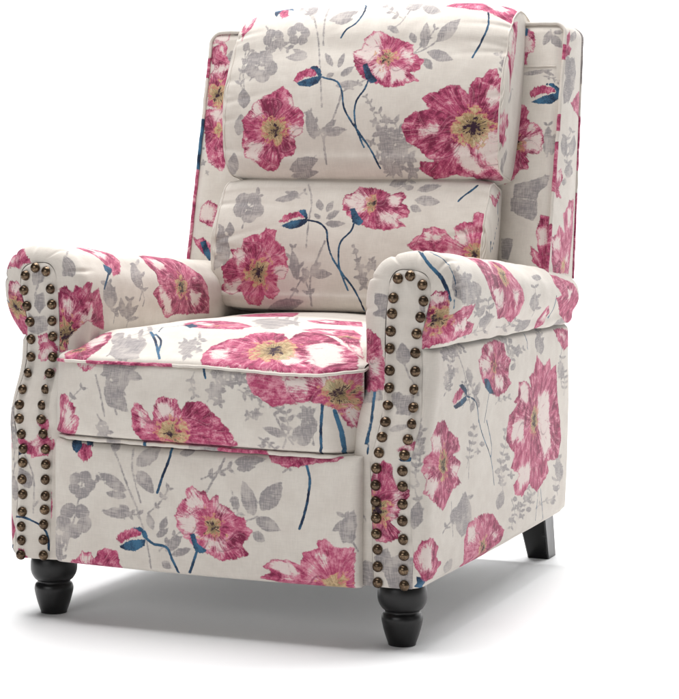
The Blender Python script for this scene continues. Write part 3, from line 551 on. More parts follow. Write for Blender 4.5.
('g',[54,-87,51,-83,46,-79,38,-79,33,-81,29,-82,32,-85,37,-89,44,-91,51,-90])],
'lumbar': [
('g',[-466,134,-451,107,-431,93,-413,98,-403,113,-401,130,-408,150,-426,167,-447,166,-465,149]),
('g',[-486,130,-505,112,-508,92,-494,75,-475,67,-457,67,-441,75,-433,92,-445,112,-471,130]),
('g',[-501,149,-531,169,-555,172,-561,154,-558,132,-548,114,-532,99,-511,94,-497,107,-493,134]),
('g',[-493,167,-490,195,-502,219,-523,228,-542,226,-554,215,-560,196,-555,175,-530,159,-501,157]),
('g',[-469,156,-442,157,-427,170,-430,190,-444,209,-462,221,-483,226,-499,219,-499,196,-485,167]),
('g',[-569,-142,-551,-112,-546,-63,-564,-9,-591,33,-612,58,-618,31,-630,-14,-620,-73,-597,-118]),
('g',[-551,4,-540,14,-534,31,-541,51,-554,66,-564,75,-569,66,-575,50,-573,29,-563,13]),
('g',[-706,-406,-674,-383,-634,-330,-619,-285,-629,-258,-642,-244,-653,-259,-675,-286,-697,-323,-704,-364]),
('g',[-253,200,-273,209,-301,211,-330,202,-350,188,-360,179,-345,174,-318,170,-286,173,-263,186]),
('g',[-239,207,-251,219,-270,229,-292,232,-310,229,-320,225,-310,218,-292,206,-269,199,-250,201]),
('g',[-119,127,-113,139,-114,156,-125,173,-140,184,-150,190,-152,180,-153,163,-148,145,-134,132]),
('g',[-95,121,-83,123,-71,134,-67,151,-69,168,-72,178,-80,174,-92,166,-101,151,-100,134]),
('g',[-90,89,-75,86,-57,90,-43,104,-35,119,-32,130,-43,130,-61,128,-79,119,-88,103]),
('g',[-94,65,-79,55,-55,49,-27,52,-5,60,6,66,-7,72,-30,80,-59,82,-82,75]),
('g',[-118,89,-120,98,-127,108,-138,113,-149,113,-156,112,-153,106,-147,96,-138,88,-126,86]),
('g',[-210,-195,-198,-172,-195,-137,-207,-98,-227,-69,-240,-54,-244,-72,-249,-105,-244,-145,-228,-177]),
('g',[-147,-161,-133,-175,-108,-185,-78,-181,-55,-171,-42,-162,-54,-154,-78,-143,-107,-139,-132,-148]),
('g',[-147,-156,-132,-157,-114,-150,-102,-135,-97,-119,-96,-108,-107,-110,-124,-114,-140,-125,-148,-142]),
('g',[-376,-349,-389,-445,-345,-451,-247,-343,-200,-305,-178,-287,-201,-280,-243,-275,-295,-282,-340,-307]),
('g',[177,259,195,250,219,249,240,262,251,283,253,301,238,309,212,317,191,304,181,279]),
('g',[-155,-176,-151,-165,-153,-151,-164,-140,-178,-135,-187,-133,-188,-142,-188,-155,-181,-169,-168,-176]),
('g',[-603,-82,-625,-87,-648,-101,-650,-127,-642,-150,-636,-162,-620,-156,-598,-142,-586,-121,-589,-98]),
('gs',[-210,262,-201,240,-186,205,-175,169,-172,138,-173,107,-173,73,-171,30,-170,-15,-171,-46],3),
('gs',[-147,-312,-144,-276,-149,-232,-147,-190,-140,-159,-129,-131,-118,-103,-106,-71,-93,-39,-84,-16],4),
('g',[81,-129,87,-131,95,-131,104,-127,110,-122,113,-118,108,-117,100,-117,91,-119,84,-124]),
('g',[82,-126,79,-132,79,-140,84,-147,91,-152,95,-154,97,-149,98,-142,95,-133,89,-128]),
('g',[85,-127,80,-125,72,-125,66,-130,62,-135,60,-139,64,-140,71,-140,79,-138,84,-133]),
('g',[84,-131,87,-125,86,-118,82,-111,75,-107,71,-105,70,-110,69,-117,72,-124,78,-129]),
('g',[96,-173,104,-174,113,-171,120,-163,123,-155,123,-149,118,-149,109,-151,100,-157,96,-165]),
('g',[96,-169,97,-177,103,-185,113,-189,123,-189,129,-188,127,-182,123,-174,114,-167,104,-167]),
('g',[100,-168,92,-171,85,-178,83,-188,85,-197,87,-202,92,-199,100,-193,105,-184,104,-174]),
('g',[102,-171,95,-165,85,-162,72,-164,63,-170,58,-174,63,-177,73,-181,85,-182,96,-177]),
('g',[99,-174,104,-167,105,-157,100,-147,93,-141,88,-137,86,-143,84,-152,85,-163,92,-170]),
('g',[128,-122,124,-126,121,-133,123,-140,127,-146,130,-149,132,-145,135,-139,136,-132,132,-126]),
('g',[130,-124,126,-121,119,-119,111,-120,106,-124,103,-126,106,-128,112,-131,120,-131,126,-128]),
('g',[128,-126,132,-123,135,-117,134,-110,131,-104,128,-101,126,-104,122,-109,121,-117,124,-123]),
('g',[126,-125,130,-128,136,-129,143,-127,148,-123,151,-121,147,-119,141,-117,134,-117,129,-120]),
('g',[72,-66,66,-70,58,-67,51,-60,55,-51,59,-46,68,-46,76,-51,76,-59]),
('g',[104,-212,111,-211,119,-207,122,-200,122,-192,122,-187,117,-188,109,-191,103,-197,101,-205]),
('g',[103,-208,104,-214,108,-221,117,-226,125,-227,130,-227,129,-223,125,-215,118,-209,110,-207]),
('g',[107,-207,100,-208,92,-212,86,-220,83,-228,82,-233,87,-232,95,-229,104,-222,107,-214]),
('g',[107,-211,107,-205,104,-196,96,-190,87,-186,82,-185,83,-190,85,-199,91,-207,100,-211]),
('g',[44,-29,50,-27,57,-29,59,-34,60,-39,56,-43,49,-43,45,-41,42,-35]),
('g',[149,-183,151,-187,155,-190,161,-191,166,-189,169,-188,167,-186,163,-182,158,-180,153,-181]),
('g',[151,-182,148,-184,145,-188,144,-194,145,-198,146,-201,148,-199,152,-195,154,-190,153,-185]),
('g',[152,-184,151,-180,146,-177,140,-176,135,-177,132,-178,134,-181,138,-185,143,-187,149,-186]),
('g',[150,-185,154,-183,158,-179,160,-173,159,-168,158,-165,155,-167,151,-171,148,-176,148,-181]),
('p',[-316,73,-297,104,-245,123,-198,128,-188,96,-240,96,-291,65]),
('o',[-308,53,-261,77,-191,89,-176,73,-209,48,-255,37]),
('o',[-238,128,-199,135,-181,104,-178,76,-204,101]),
('ns',[-179,81,-165,79,-145,76,-126,71,-110,62,-95,51,-82,36,-76,16,-73,-7,-68,-30,-61,-52,-52,-73,-40,-95,-26,-116,-9,-138,7,-159,23,-178,38,-197,52,-215,63,-232,72,-248,83,-265,92,-286,97,-312,97,-336],4),
('ns',[44,68,43,58,40,44,34,30,21,16,5,1,-7,-15,-13,-33,-15,-52,-15,-73,-14,-95,-11,-119,-5,-144,7,-176,21,-209,32,-233],4),
('f',[-28,171,-28,205,15,223,33,251,95,247,142,240,192,215,235,227,270,207,254,173,299,133,289,101,245,93,287,56,236,48,192,35,115,46,51,75,8,106,-21,138],[122,165],38,11,[[-20,184,36,230,88,192,80,130,19,130],[156,127,235,109,241,66,165,71],[181,198,240,207,234,156,195,164]]),
('o',[14,138,36,143,61,106,92,76,69,56,36,72]),
('f',[-533,-96,-545,-57,-494,-50,-481,-12,-436,18,-402,11,-376,45,-326,34,-325,-11,-275,-47,-259,-98,-254,-149,-269,-186,-317,-201,-293,-245,-330,-283,-369,-269,-404,-323,-459,-315,-485,-251,-544,-270,-599,-251,-576,-204,-591,-144],[-400,-161],59,20,[[-531,-83,-486,-38,-465,-82,-498,-117],[-320,-143,-251,-137,-260,-185,-307,-186],[-583,-220,-496,-207,-514,-268,-570,-264]]),
('ns',[578,282,572,270,563,256,552,244,542,235,533,226,525,217,517,206,510,194,506,186],4),
('g',[307,187,326,169,356,156,390,158,415,169,428,178,413,189,385,205,350,212,323,203]),
('g',[292,156,297,141,309,128,326,123,342,125,350,129,345,138,335,153,319,163,303,163]),
('g',[309,235,329,228,359,228,389,239,412,253,422,264,407,267,379,270,346,264,322,249]),
('g',[251,243,260,236,273,233,284,238,291,247,294,254,287,258,274,263,262,262,254,252]),
('f',[301,-28,332,3,362,25,370,52,412,56,467,43,495,13,515,-3,507,62,545,86,581,89,581,130,609,143,634,132,640,62,645,-9,640,-97,539,-97,433,-78,346,-58],[607,-59],41,12,[[520,30,560,43,576,-12,536,-24],[383,26,459,17,450,-5,386,-1]]),
('gs',[-540,-141,-549,-128,-562,-110,-577,-88,-587,-66,-591,-41,-588,-14,-587,10,-585,27],2),
('g',[-571,-96,-564,-94,-557,-87,-554,-78,-555,-69,-556,-64,-561,-66,-569,-71,-575,-80,-575,-89]),
('g',[-571,-96,-578,-89,-589,-84,-602,-84,-613,-88,-620,-92,-614,-96,-604,-102,-590,-105,-578,-102]),
('g',[-589,-56,-581,-57,-572,-55,-565,-49,-562,-42,-560,-37,-566,-37,-575,-38,-584,-42,-588,-49]),
('g',[-589,-56,-592,-47,-600,-37,-614,-32,-629,-31,-637,-31,-632,-38,-625,-48,-612,-57,-598,-59]),
('g',[-588,-14,-579,-16,-569,-13,-562,-4,-560,5,-558,10,-565,10,-575,8,-585,3,-591,-5]),
('g',[-588,-14,-590,-5,-592,5,-601,13,-612,18,-619,20,-618,13,-617,3,-612,-6,-600,-13]),
('g',[-585,27,-576,24,-564,25,-555,31,-550,40,-548,45,-554,47,-565,47,-577,44,-583,36]),
('g',[-585,27,-585,38,-591,51,-605,62,-619,68,-627,70,-625,62,-620,48,-610,35,-596,28]),
('gs',[-147,-312,-145,-296,-146,-277,-150,-256,-156,-234,-165,-209,-175,-179,-186,-152,-194,-133],2),
('g',[-151,-253,-143,-253,-134,-249,-129,-240,-126,-231,-126,-226,-131,-227,-140,-230,-149,-237,-152,-246]),
('g',[-151,-253,-154,-246,-161,-239,-171,-236,-181,-237,-187,-238,-184,-243,-178,-250,-168,-256,-158,-256]),
('g',[-170,-193,-165,-191,-160,-186,-157,-180,-158,-173,-158,-170,-162,-171,-168,-175,-172,-181,-172,-188]),
('g',[-170,-193,-173,-187,-180,-183,-189,-182,-197,-184,-201,-185,-198,-189,-193,-194,-184,-197,-176,-196]),
('g',[-194,-133,-188,-132,-182,-127,-179,-119,-179,-111,-180,-107,-184,-109,-191,-113,-196,-120,-197,-128]),
('g',[-194,-133,-197,-128,-202,-123,-210,-121,-217,-122,-222,-123,-219,-127,-215,-132,-207,-136,-200,-136]),
('gs',[98,-214,99,-201,100,-182,101,-162,98,-142,92,-123,82,-103,72,-84,66,-72],2),
('g',[101,-169,106,-170,113,-169,118,-164,122,-158,123,-154,119,-154,112,-155,105,-158,102,-164]),
('g',[101,-169,100,-165,97,-161,92,-158,87,-157,84,-157,85,-160,87,-165,91,-169,96,-170]),
('g',[96,-135,101,-133,107,-128,109,-121,108,-114,107,-110,104,-112,98,-116,94,-123,94,-130]),
('g',[96,-135,94,-130,90,-125,83,-123,77,-123,73,-124,74,-127,78,-132,84,-136,91,-137]),
('g',[82,-103,87,-101,92,-96,93,-89,92,-83,91,-80,88,-82,83,-86,80,-92,80,-98]),
('g',[82,-103,80,-98,74,-93,67,-92,60,-93,56,-94,58,-97,63,-102,70,-106,77,-105]),
('g',[66,-72,71,-70,76,-66,79,-60,78,-53,78,-50,74,-51,69,-55,64,-60,64,-67]),
('g',[66,-72,64,-68,59,-64,53,-63,47,-64,44,-64,46,-67,50,-71,56,-74,62,-74]),
('gs',[-163,-133,-171,-149,-184,-173,-198,-199,-211,-221,-222,-239,-233,-256,-243,-270,-250,-281],2),
('g',[-186,-178,-191,-176,-198,-176,-204,-179,-208,-183,-210,-186,-207,-187,-200,-188,-193,-187,-188,-182]),
('g',[-186,-178,-190,-183,-191,-191,-187,-199,-182,-205,-178,-207,-176,-203,-174,-195,-175,-187,-180,-181]),
('g',[-217,-230,-222,-227,-230,-226,-239,-230,-245,-235,-248,-239,-243,-241,-235,-242,-226,-241,-220,-236]),
('g',[-217,-230,-219,-235,-220,-242,-216,-249,-210,-253,-207,-255,-206,-251,-205,-244,-206,-237,-211,-232]),
('g',[-250,-281,-254,-277,-261,-274,-270,-276,-276,-280,-280,-283,-277,-285,-271,-288,-262,-289,-255,-285]),
('g',[-250,-281,-255,-286,-259,-296,-258,-306,-254,-314,-251,-319,-247,-312,-242,-302,-241,-292,-245,-284]),
('gs',[218,240,226,246,238,253,249,263,258,274,264,285,269,300,270,318,269,337],2),
('g',[241,256,245,249,252,244,262,242,270,244,275,246,272,250,265,256,255,261,246,260]),
('g',[241,256,247,261,250,271,247,286,239,302,233,314,231,305,229,291,230,276,235,264]),
('g',[262,281,268,274,278,268,287,268,294,272,298,275,293,280,284,288,274,292,266,288]),
('g',[262,281,265,290,262,307,249,337,236,351,228,356,231,350,237,327,246,302,255,287]),
('g',[269,337,280,318,292,307,302,309,306,320,306,333,299,343,287,351,275,353,269,349]),
('g',[269,337,269,348,265,358,254,369,244,378,237,383,238,378,241,369,249,357,260,347]),
('gs',[-496,42,-493,59,-489,85,-486,113,-481,138,-474,160,-464,179,-454,195,-448,207],2),
('g',[-488,93,-481,90,-473,90,-465,95,-461,101,-459,106,-465,107,-473,108,-482,106,-487,100]),
('g',[-488,93,-487,102,-491,113,-500,124,-511,130,-518,133,-517,126,-515,115,-508,103,-497,96]),
('g',[-481,134,-475,132,-467,132,-461,137,-458,144,-457,148,-462,149,-470,149,-477,146,-481,140]),
('g',[-481,134,-481,143,-485,155,-496,166,-508,174,-514,176,-514,170,-509,157,-501,144,-491,136]),
('g',[-469,173,-461,167,-450,164,-440,168,-434,174,-431,178,-436,181,-446,184,-457,184,-465,179]),
('g',[-469,173,-466,178,-467,187,-473,196,-480,202,-485,206,-485,201,-485,192,-482,182,-475,176]),
('g',[-448,207,-442,202,-433,199,-426,202,-421,206,-418,210,-423,212,-431,216,-439,216,-445,212]),
('g',[-448,207,-443,214,-442,226,-448,239,-455,249,-461,255,-463,249,-467,239,-465,226,-457,214]),
('gs',[-225,-177,-229,-164,-234,-145,-239,-124,-243,-105,-243,-88,-242,-71,-240,-57,-238,-47],2),
('g',[-235,-139,-229,-138,-223,-135,-219,-128,-217,-121,-217,-117,-222,-118,-228,-121,-234,-126,-236,-133]),
('g',[-235,-139,-237,-134,-241,-130,-248,-128,-255,-128,-258,-129,-257,-132,-253,-137,-247,-140,-240,-141]),
('g',[-243,-93,-236,-94,-228,-92,-222,-86,-219,-79,-218,-75,-222,-75,-230,-76,-238,-80,-242,-87]),
('g',[-243,-93,-243,-86,-247,-78,-256,-72,-265,-70,-270,-69,-269,-74,-266,-82,-259,-90,-250,-93]),
('g',[-238,-47,-233,-47,-225,-46,-220,-40,-218,-34,-217,-30,-221,-30,-228,-32,-235,-35,-238,-41]),
('g',[-238,-47,-237,-42,-238,-36,-244,-30,-250,-27,-254,-26,-254,-29,-253,-36,-250,-42,-244,-46]),
('gs',[188,-168,183,-164,174,-157,165,-149,158,-141,153,-130,148,-118,145,-106,142,-98],2),
('g',[168,-152,171,-149,173,-144,172,-139,170,-135,168,-132,166,-135,164,-139,163,-144,165,-149]),
('g',[168,-152,165,-150,161,-149,156,-151,153,-154,151,-155,154,-156,158,-158,163,-157,166,-155]),
('g',[156,-136,160,-134,164,-129,165,-122,163,-116,162,-113,159,-115,155,-120,152,-126,153,-132]),
('g',[156,-136,154,-132,150,-128,144,-127,139,-127,136,-128,137,-131,141,-135,146,-138,152,-138]),
('g',[148,-117,154,-116,159,-112,162,-105,162,-99,162,-95,158,-97,152,-100,147,-106,146,-112]),
('g',[148,-117,147,-112,143,-107,136,-105,129,-105,125,-105,127,-108,130,-114,136,-118,143,-119]),
('g',[142,-98,147,-97,152,-94,155,-88,155,-82,155,-78,151,-80,146,-83,141,-88,141,-94]),
('g',[142,-98,141,-94,138,-90,133,-88,127,-87,124,-88,125,-90,128,-95,132,-98,138,-99]),
('gs',[-346,187,-335,188,-318,189,-300,192,-284,195,-268,201,-251,209,-236,216,-226,221],2),
('g',[-307,191,-306,186,-302,181,-296,177,-291,176,-288,175,-289,179,-292,184,-297,189,-303,191]),
('g',[-307,191,-303,192,-299,195,-298,202,-299,208,-300,211,-303,210,-307,207,-310,202,-309,196]),
('g',[-265,203,-261,196,-254,190,-245,188,-238,189,-234,190,-237,194,-243,201,-252,206,-260,205]),
('g',[-265,203,-260,205,-257,210,-257,218,-260,225,-262,229,-265,227,-268,222,-270,215,-268,208]),
('g',[-226,221,-223,216,-218,210,-210,207,-203,207,-200,208,-202,212,-207,218,-215,223,-222,223]),
('g',[-226,221,-222,223,-219,228,-219,234,-221,239,-222,242,-225,241,-228,237,-231,232,-229,226])],
'lumbar_end_right': [
('p',[479,197,564,32,529,57,423,205]),
('ns',[511,111,486,98,453,106,419,83,388,92,363,136,333,141,297,159,191,216,167,208],4)],
'pillow_end_right': [
('f',[-30,403,167,357,209,312,86,365,135,313,-16,371,-42,376],[-68,380],0,0,[[-18,399,118,368,22,375]]),
('f',[658,333,695,281,561,315,287,368,227,366,260,389],[382,376],0,0,[[519,357,582,323,346,367]]),
('g',[10,305,29,287,59,280,84,274,94,270,100,281,81,309,39,322,15,328,7,319]),
('g',[-38,282,-24,264,-8,249,13,257,25,278,24,283,15,294,-8,303,-28,307,-37,297]),
('g',[207,360,270,343,326,340,342,329,366,309,309,350,314,345,179,372,166,372,174,373]),
('gs',[-49,252,-20,263,21,283,54,297,84,298,105,296,118,297],3)],
'footrest': [
('g',[-488,71,-476,56,-461,51,-447,58,-439,70,-438,83,-443,95,-456,102,-472,97,-487,82]),
('g',[-503,64,-517,48,-519,34,-508,25,-493,23,-479,27,-467,36,-462,50,-471,61,-491,68]),
('g',[-514,74,-535,79,-551,75,-559,63,-557,50,-550,40,-537,33,-521,34,-511,47,-508,66]),
('g',[-506,87,-504,106,-513,119,-528,120,-542,113,-552,103,-556,90,-551,77,-535,73,-513,79]),
('g',[-489,86,-468,92,-457,103,-459,117,-469,126,-482,129,-498,128,-510,119,-511,105,-500,89]),
('g',[-521,-78,-514,-101,-498,-113,-478,-108,-463,-95,-455,-80,-456,-62,-467,-48,-490,-50,-515,-65]),
('g',[-543,-82,-568,-98,-578,-117,-569,-132,-551,-139,-533,-139,-513,-131,-501,-115,-506,-97,-528,-82]),
('g',[-552,-66,-575,-52,-598,-52,-615,-66,-622,-85,-615,-100,-601,-112,-581,-115,-562,-103,-549,-78]),
('g',[-536,-51,-525,-26,-529,-8,-548,-1,-568,-5,-585,-15,-597,-31,-597,-49,-579,-59,-549,-59]),
('g',[-517,-58,-488,-57,-468,-46,-465,-28,-473,-13,-487,-4,-506,0,-526,-8,-534,-27,-528,-51]),
('g',[-614,-252,-592,-220,-587,-190,-595,-158,-609,-135,-622,-124,-630,-140,-646,-170,-642,-203,-621,-227]),
('g',[-568,-165,-559,-154,-556,-141,-563,-129,-575,-122,-583,-119,-588,-127,-593,-140,-592,-154,-581,-162]),
('g',[-307,78,-318,95,-343,114,-379,126,-411,129,-429,129,-418,117,-396,98,-363,81,-330,75]),
('g',[-297,66,-309,77,-333,89,-364,95,-390,95,-405,94,-394,86,-373,74,-343,64,-315,62]),
('g',[-299,45,-311,55,-333,63,-361,63,-384,57,-397,52,-387,46,-366,36,-340,32,-315,36]),
('g',[-277,-20,-295,-6,-326,2,-364,-2,-395,-14,-412,-22,-397,-30,-368,-40,-330,-43,-297,-33]),
('g',[-287,-11,-290,-1,-298,9,-313,14,-328,13,-337,11,-334,4,-326,-7,-314,-15,-299,-15]),
('g',[-265,165,-237,163,-203,174,-176,200,-165,228,-171,252,-190,249,-219,239,-246,218,-263,190]),
('g',[-257,149,-262,127,-255,100,-231,80,-203,70,-186,67,-185,83,-189,109,-205,135,-232,148]),
('g',[-189,-72,-182,-60,-181,-43,-189,-27,-202,-17,-211,-12,-214,-21,-217,-37,-214,-55,-202,-67]),
('g',[-156,-76,-143,-70,-131,-57,-126,-40,-127,-24,-129,-16,-137,-21,-150,-32,-160,-48,-161,-65]),
('g',[-175,-101,-162,-102,-145,-96,-131,-83,-124,-69,-121,-60,-131,-61,-147,-65,-164,-75,-173,-89]),
('g',[-141,-154,-121,-153,-96,-142,-77,-121,-67,-99,-63,-85,-78,-88,-102,-96,-126,-113,-139,-136]),
('g',[-112,-165,-97,-169,-74,-167,-50,-155,-33,-140,-24,-131,-36,-130,-58,-130,-83,-137,-103,-151]),
('g',[-365,213,-352,214,-340,222,-339,236,-353,258,-388,314,-387,288,-376,256,-376,237,-372,223]),
('g',[-157,-193,-158,-205,-152,-217,-140,-221,-125,-219,-116,-217,-117,-209,-121,-196,-131,-188,-145,-188]),
('gs',[-381,239,-364,219,-348,192,-332,163,-319,134,-305,103,-292,74,-280,49,-267,25,-255,-2,-242,-34,-230,-68,-219,-105,-212,-148,-206,-193,-205,-226],3),
('gs',[-281,232,-279,213,-282,186,-280,154,-268,110,-252,61,-240,26],3),
('p',[-517,231,-467,235,-454,186,-491,164,-522,181]),
('o',[-554,240,-536,283,-501,222,-523,193,-543,206]),
('o',[-511,269,-465,267,-457,224,-482,230]),
('ns',[-156,305,-122,240,-121,214,-128,190,-135,170,-143,150,-151,130,-158,108,-165,86,-170,70],5),
('p',[-349,-123,-330,-95,-278,-77,-241,-70,-238,-100,-286,-111,-332,-142]),
('o',[-340,-152,-286,-120,-220,-112,-226,-139,-266,-163,-310,-163]),
('o',[-278,-71,-241,-66,-215,-85,-211,-114,-230,-109,-238,-87]),
('ns',[-215,-111,-208,-116,-197,-123,-184,-129,-167,-130,-148,-131,-133,-135,-124,-145,-119,-160,-113,-176,-104,-195,-94,-216,-92,-234],5),
('f',[-598,-297,-557,-230,-516,-207,-499,-185,-461,-188,-447,-207,-423,-170,-392,-161,-348,-170,-335,-210,-337,-261,-530,-307],[-496,-341],0,0,[[-493,-204,-462,-208,-475,-232,-499,-235]]),
('f',[-703,221,-643,244,-638,176,-670,132,-699,139],[-692,223],0,0,[]),
('g',[230,7,241,32,242,68,224,104,199,129,183,141,179,122,175,88,184,48,206,20]),
('g',[257,32,289,35,322,54,340,88,342,123,340,143,318,138,284,123,255,95,249,60]),
('g',[237,1,243,-20,262,-39,292,-46,320,-42,336,-38,329,-24,313,-4,287,11,258,11]),
('g',[227,-51,226,-65,232,-79,247,-86,264,-85,274,-83,273,-74,269,-59,258,-47,242,-46]),
('g',[163,26,170,37,172,52,164,67,152,77,144,81,141,73,138,58,140,42,151,31]),
('g',[141,204,162,194,196,190,232,199,259,214,273,223,255,229,221,235,184,233,157,219]),
('g',[156,182,168,174,187,171,208,176,224,186,232,192,222,196,204,201,183,201,165,192]),
('g',[-82,222,-69,216,-52,214,-36,220,-27,231,-24,239,-35,244,-54,251,-72,248,-79,234]),
('g',[582,-73,606,-60,627,-35,633,1,627,33,621,52,606,41,582,17,566,-16,569,-50]),
('g',[600,14,587,15,568,10,553,-4,544,-20,539,-29,550,-28,568,-25,586,-14,597,1]),
('gs',[244,8,235,4,222,-2,209,-7,199,-11,189,-14,182,-15],3),
('gs',[33,85,44,102,59,127,74,152,86,176,97,200,105,217],4),
('f',[-66,52,-45,66,-53,92,-24,107,-2,93,33,91,48,60,76,81,90,50,140,27,154,9,195,5,202,-27,223,-45,209,-72,181,-106,215,-137,151,-161,95,-169,32,-144,-17,-121,-60,-85,-88,-54,-95,-2],[61,-46],43,11,[[-56,59,-10,97,15,38,-30,9],[-81,-1,-13,-3,1,-80,-57,-72],[29,-82,104,-90,103,-134,42,-126],[69,61,126,13,98,5]]),
('o',[-35,-77,-13,-71,0,-111,42,-136,10,-150,-15,-136]),
('ns',[0,-127,-5,-141,-13,-162,-20,-181,-27,-199,-35,-216,-43,-229],5),
('f',[239,280,301,304,384,333,511,339,570,246,542,219,475,220,422,202,355,195,299,215],[301,392],0,0,[]),
('ns',[429,221,435,205,443,183,449,159,449,134,446,108,443,83,438,60,433,38,428,18,422,0,416,-16,412,-27],5),
('f',[246,-228,292,-197,262,-179,305,-150,360,-144,414,-162,426,-116,482,-93,480,-68,516,-60,555,-89,588,-88,628,-88,622,-279,563,-300,450,-304,375,-247,323,-240],[550,-234],49,0,[[297,-167,362,-152,410,-195,344,-209],[482,-119,522,-104,508,-156]]),
('gs',[-638,-323,-625,-300,-606,-255,-596,-217,-600,-195,-606,-174,-613,-151,-623,-132,-629,-118],2),
('g',[-596,-228,-590,-228,-581,-224,-573,-216,-570,-209,-569,-205,-574,-205,-582,-208,-590,-213,-595,-221]),
('g',[-596,-228,-596,-222,-601,-217,-609,-215,-619,-216,-629,-219,-626,-222,-620,-227,-612,-232,-604,-232]),
('g',[-602,-189,-593,-187,-584,-181,-579,-171,-578,-162,-578,-157,-584,-159,-593,-164,-601,-173,-604,-182]),
('g',[-602,-189,-603,-183,-608,-177,-621,-176,-639,-178,-650,-181,-646,-184,-638,-190,-622,-192,-609,-192]),
('g',[-612,-153,-605,-152,-597,-147,-591,-140,-589,-132,-589,-128,-594,-129,-602,-133,-610,-139,-614,-147]),
('g',[-612,-153,-614,-148,-621,-144,-638,-145,-653,-147,-662,-149,-658,-152,-651,-156,-638,-158,-621,-156]),
('g',[-629,-118,-620,-117,-610,-112,-606,-105,-604,-99,-604,-95,-608,-97,-617,-100,-630,-107,-630,-113]),
('g',[-629,-118,-638,-114,-652,-110,-672,-111,-685,-115,-693,-118,-689,-122,-681,-126,-668,-128,-648,-124]),
('gs',[-211,-12,-201,-4,-187,7,-172,19,-159,32,-149,46,-138,62,-130,77,-124,87],2),
('g',[-179,14,-175,11,-170,9,-163,10,-158,13,-155,15,-157,16,-163,19,-169,20,-175,17]),
('g',[-179,14,-174,17,-171,23,-172,29,-174,35,-176,37,-179,35,-183,29,-184,23,-182,17]),
('g',[-147,48,-143,46,-136,45,-129,48,-125,53,-122,55,-126,57,-132,58,-139,56,-145,53]),
('g',[-147,48,-144,54,-144,62,-149,70,-155,74,-160,76,-161,72,-162,64,-160,56,-154,50]),
('g',[-124,87,-119,84,-112,84,-105,86,-100,90,-98,93,-101,95,-108,96,-115,95,-121,91]),
('g',[-124,87,-120,92,-119,99,-123,106,-128,110,-132,113,-133,109,-135,102,-134,94,-129,89]),
('gs',[-315,72,-323,77,-334,83,-347,90,-360,95,-376,98,-393,101,-409,102,-421,103],2),
('g',[-343,88,-340,93,-339,100,-342,107,-347,111,-351,114,-353,110,-355,103,-354,96,-349,90]),
('g',[-343,88,-348,90,-355,90,-362,87,-366,83,-369,80,-365,79,-358,78,-351,79,-346,84]),
('g',[-381,99,-379,104,-380,111,-385,116,-392,119,-396,120,-396,116,-396,110,-393,103,-387,100]),
('g',[-381,99,-386,99,-391,97,-396,92,-398,87,-399,84,-396,85,-390,86,-384,90,-381,95]),
('g',[-421,103,-420,108,-422,114,-428,119,-434,121,-438,122,-438,118,-437,112,-433,106,-427,103]),
('g',[-421,103,-428,104,-437,101,-444,95,-447,88,-449,83,-444,84,-435,85,-426,90,-422,97]),
('gs',[640,-102,631,-90,620,-72,610,-54,601,-36,595,-19,592,-1,589,15,587,26],2),
('g',[616,-65,622,-62,627,-56,628,-48,626,-40,625,-35,621,-38,616,-43,612,-51,613,-59]),
('g',[616,-65,613,-60,608,-56,600,-56,594,-59,590,-61,593,-64,598,-68,605,-70,612,-68]),
('g',[596,-21,602,-20,609,-16,612,-9,613,-2,613,2,609,1,603,-2,597,-8,595,-15]),
('g',[596,-21,593,-14,586,-8,575,-7,566,-9,560,-10,563,-15,570,-21,579,-26,589,-25]),
('g',[587,26,593,28,599,32,602,39,602,46,602,50,598,49,592,45,587,39,586,32]),
('g',[587,26,585,33,579,41,569,44,559,44,554,43,556,38,561,30,570,24,580,24]),
('gs',[11,135,21,139,35,145,51,151,66,158,81,164,97,170,112,176,121,180],2),
('g',[44,148,46,144,52,139,59,138,66,139,70,140,68,143,63,148,57,151,49,151]),
('g',[44,148,51,151,58,157,61,166,60,174,59,179,54,176,47,171,41,163,41,155]),
('g',[83,164,86,158,92,153,102,151,110,152,116,154,113,158,107,163,98,168,89,167]),
('g',[83,164,89,167,94,173,95,181,93,188,92,192,88,189,82,184,79,177,80,169]),
('g',[121,180,123,174,128,168,136,165,144,165,149,165,147,169,143,175,136,181,128,182]),
('g',[121,180,129,182,135,189,138,198,137,207,135,212,130,209,123,203,118,195,118,186]),
('gs',[-164,-153,-152,-142,-136,-126,-119,-109,-103,-95,-90,-85,-78,-77,-67,-70,-59,-65],2),
('g',[-134,-124,-131,-128,-124,-131,-116,-130,-109,-127,-105,-124,-108,-122,-114,-119,-122,-118,-130,-120]),
('g',[-134,-124,-129,-120,-126,-112,-127,-103,-131,-97,-134,-94,-137,-98,-141,-105,-142,-113,-139,-121]),
('g',[-99,-92,-96,-96,-90,-100,-81,-100,-74,-97,-70,-95,-73,-92,-79,-88,-87,-86,-94,-88]),
('g',[-99,-92,-95,-87,-92,-80,-94,-73,-98,-67,-101,-64,-104,-68,-107,-75,-108,-83,-104,-89]),
('g',[-59,-65,-57,-70,-51,-75,-42,-75,-35,-73,-31,-72,-33,-69,-38,-64,-46,-61,-54,-62]),
('g',[-59,-65,-55,-63,-50,-57,-50,-51,-51,-45,-53,-42,-56,-44,-60,-49,-63,-55,-62,-61]),
('gs',[342,179,350,184,360,192,372,200,382,206,390,209,397,211,404,213,408,213],2),
('g',[361,192,363,189,367,186,373,186,378,187,380,188,378,190,375,193,369,195,364,194]),
('g',[361,192,365,195,368,201,368,208,365,213,363,217,360,214,357,209,355,202,357,196]),
('g',[383,206,384,203,388,200,393,200,398,201,401,202,399,204,396,207,391,209,386,208]),
('g',[383,206,387,209,391,214,392,221,389,227,387,230,384,228,381,223,378,217,380,211]),
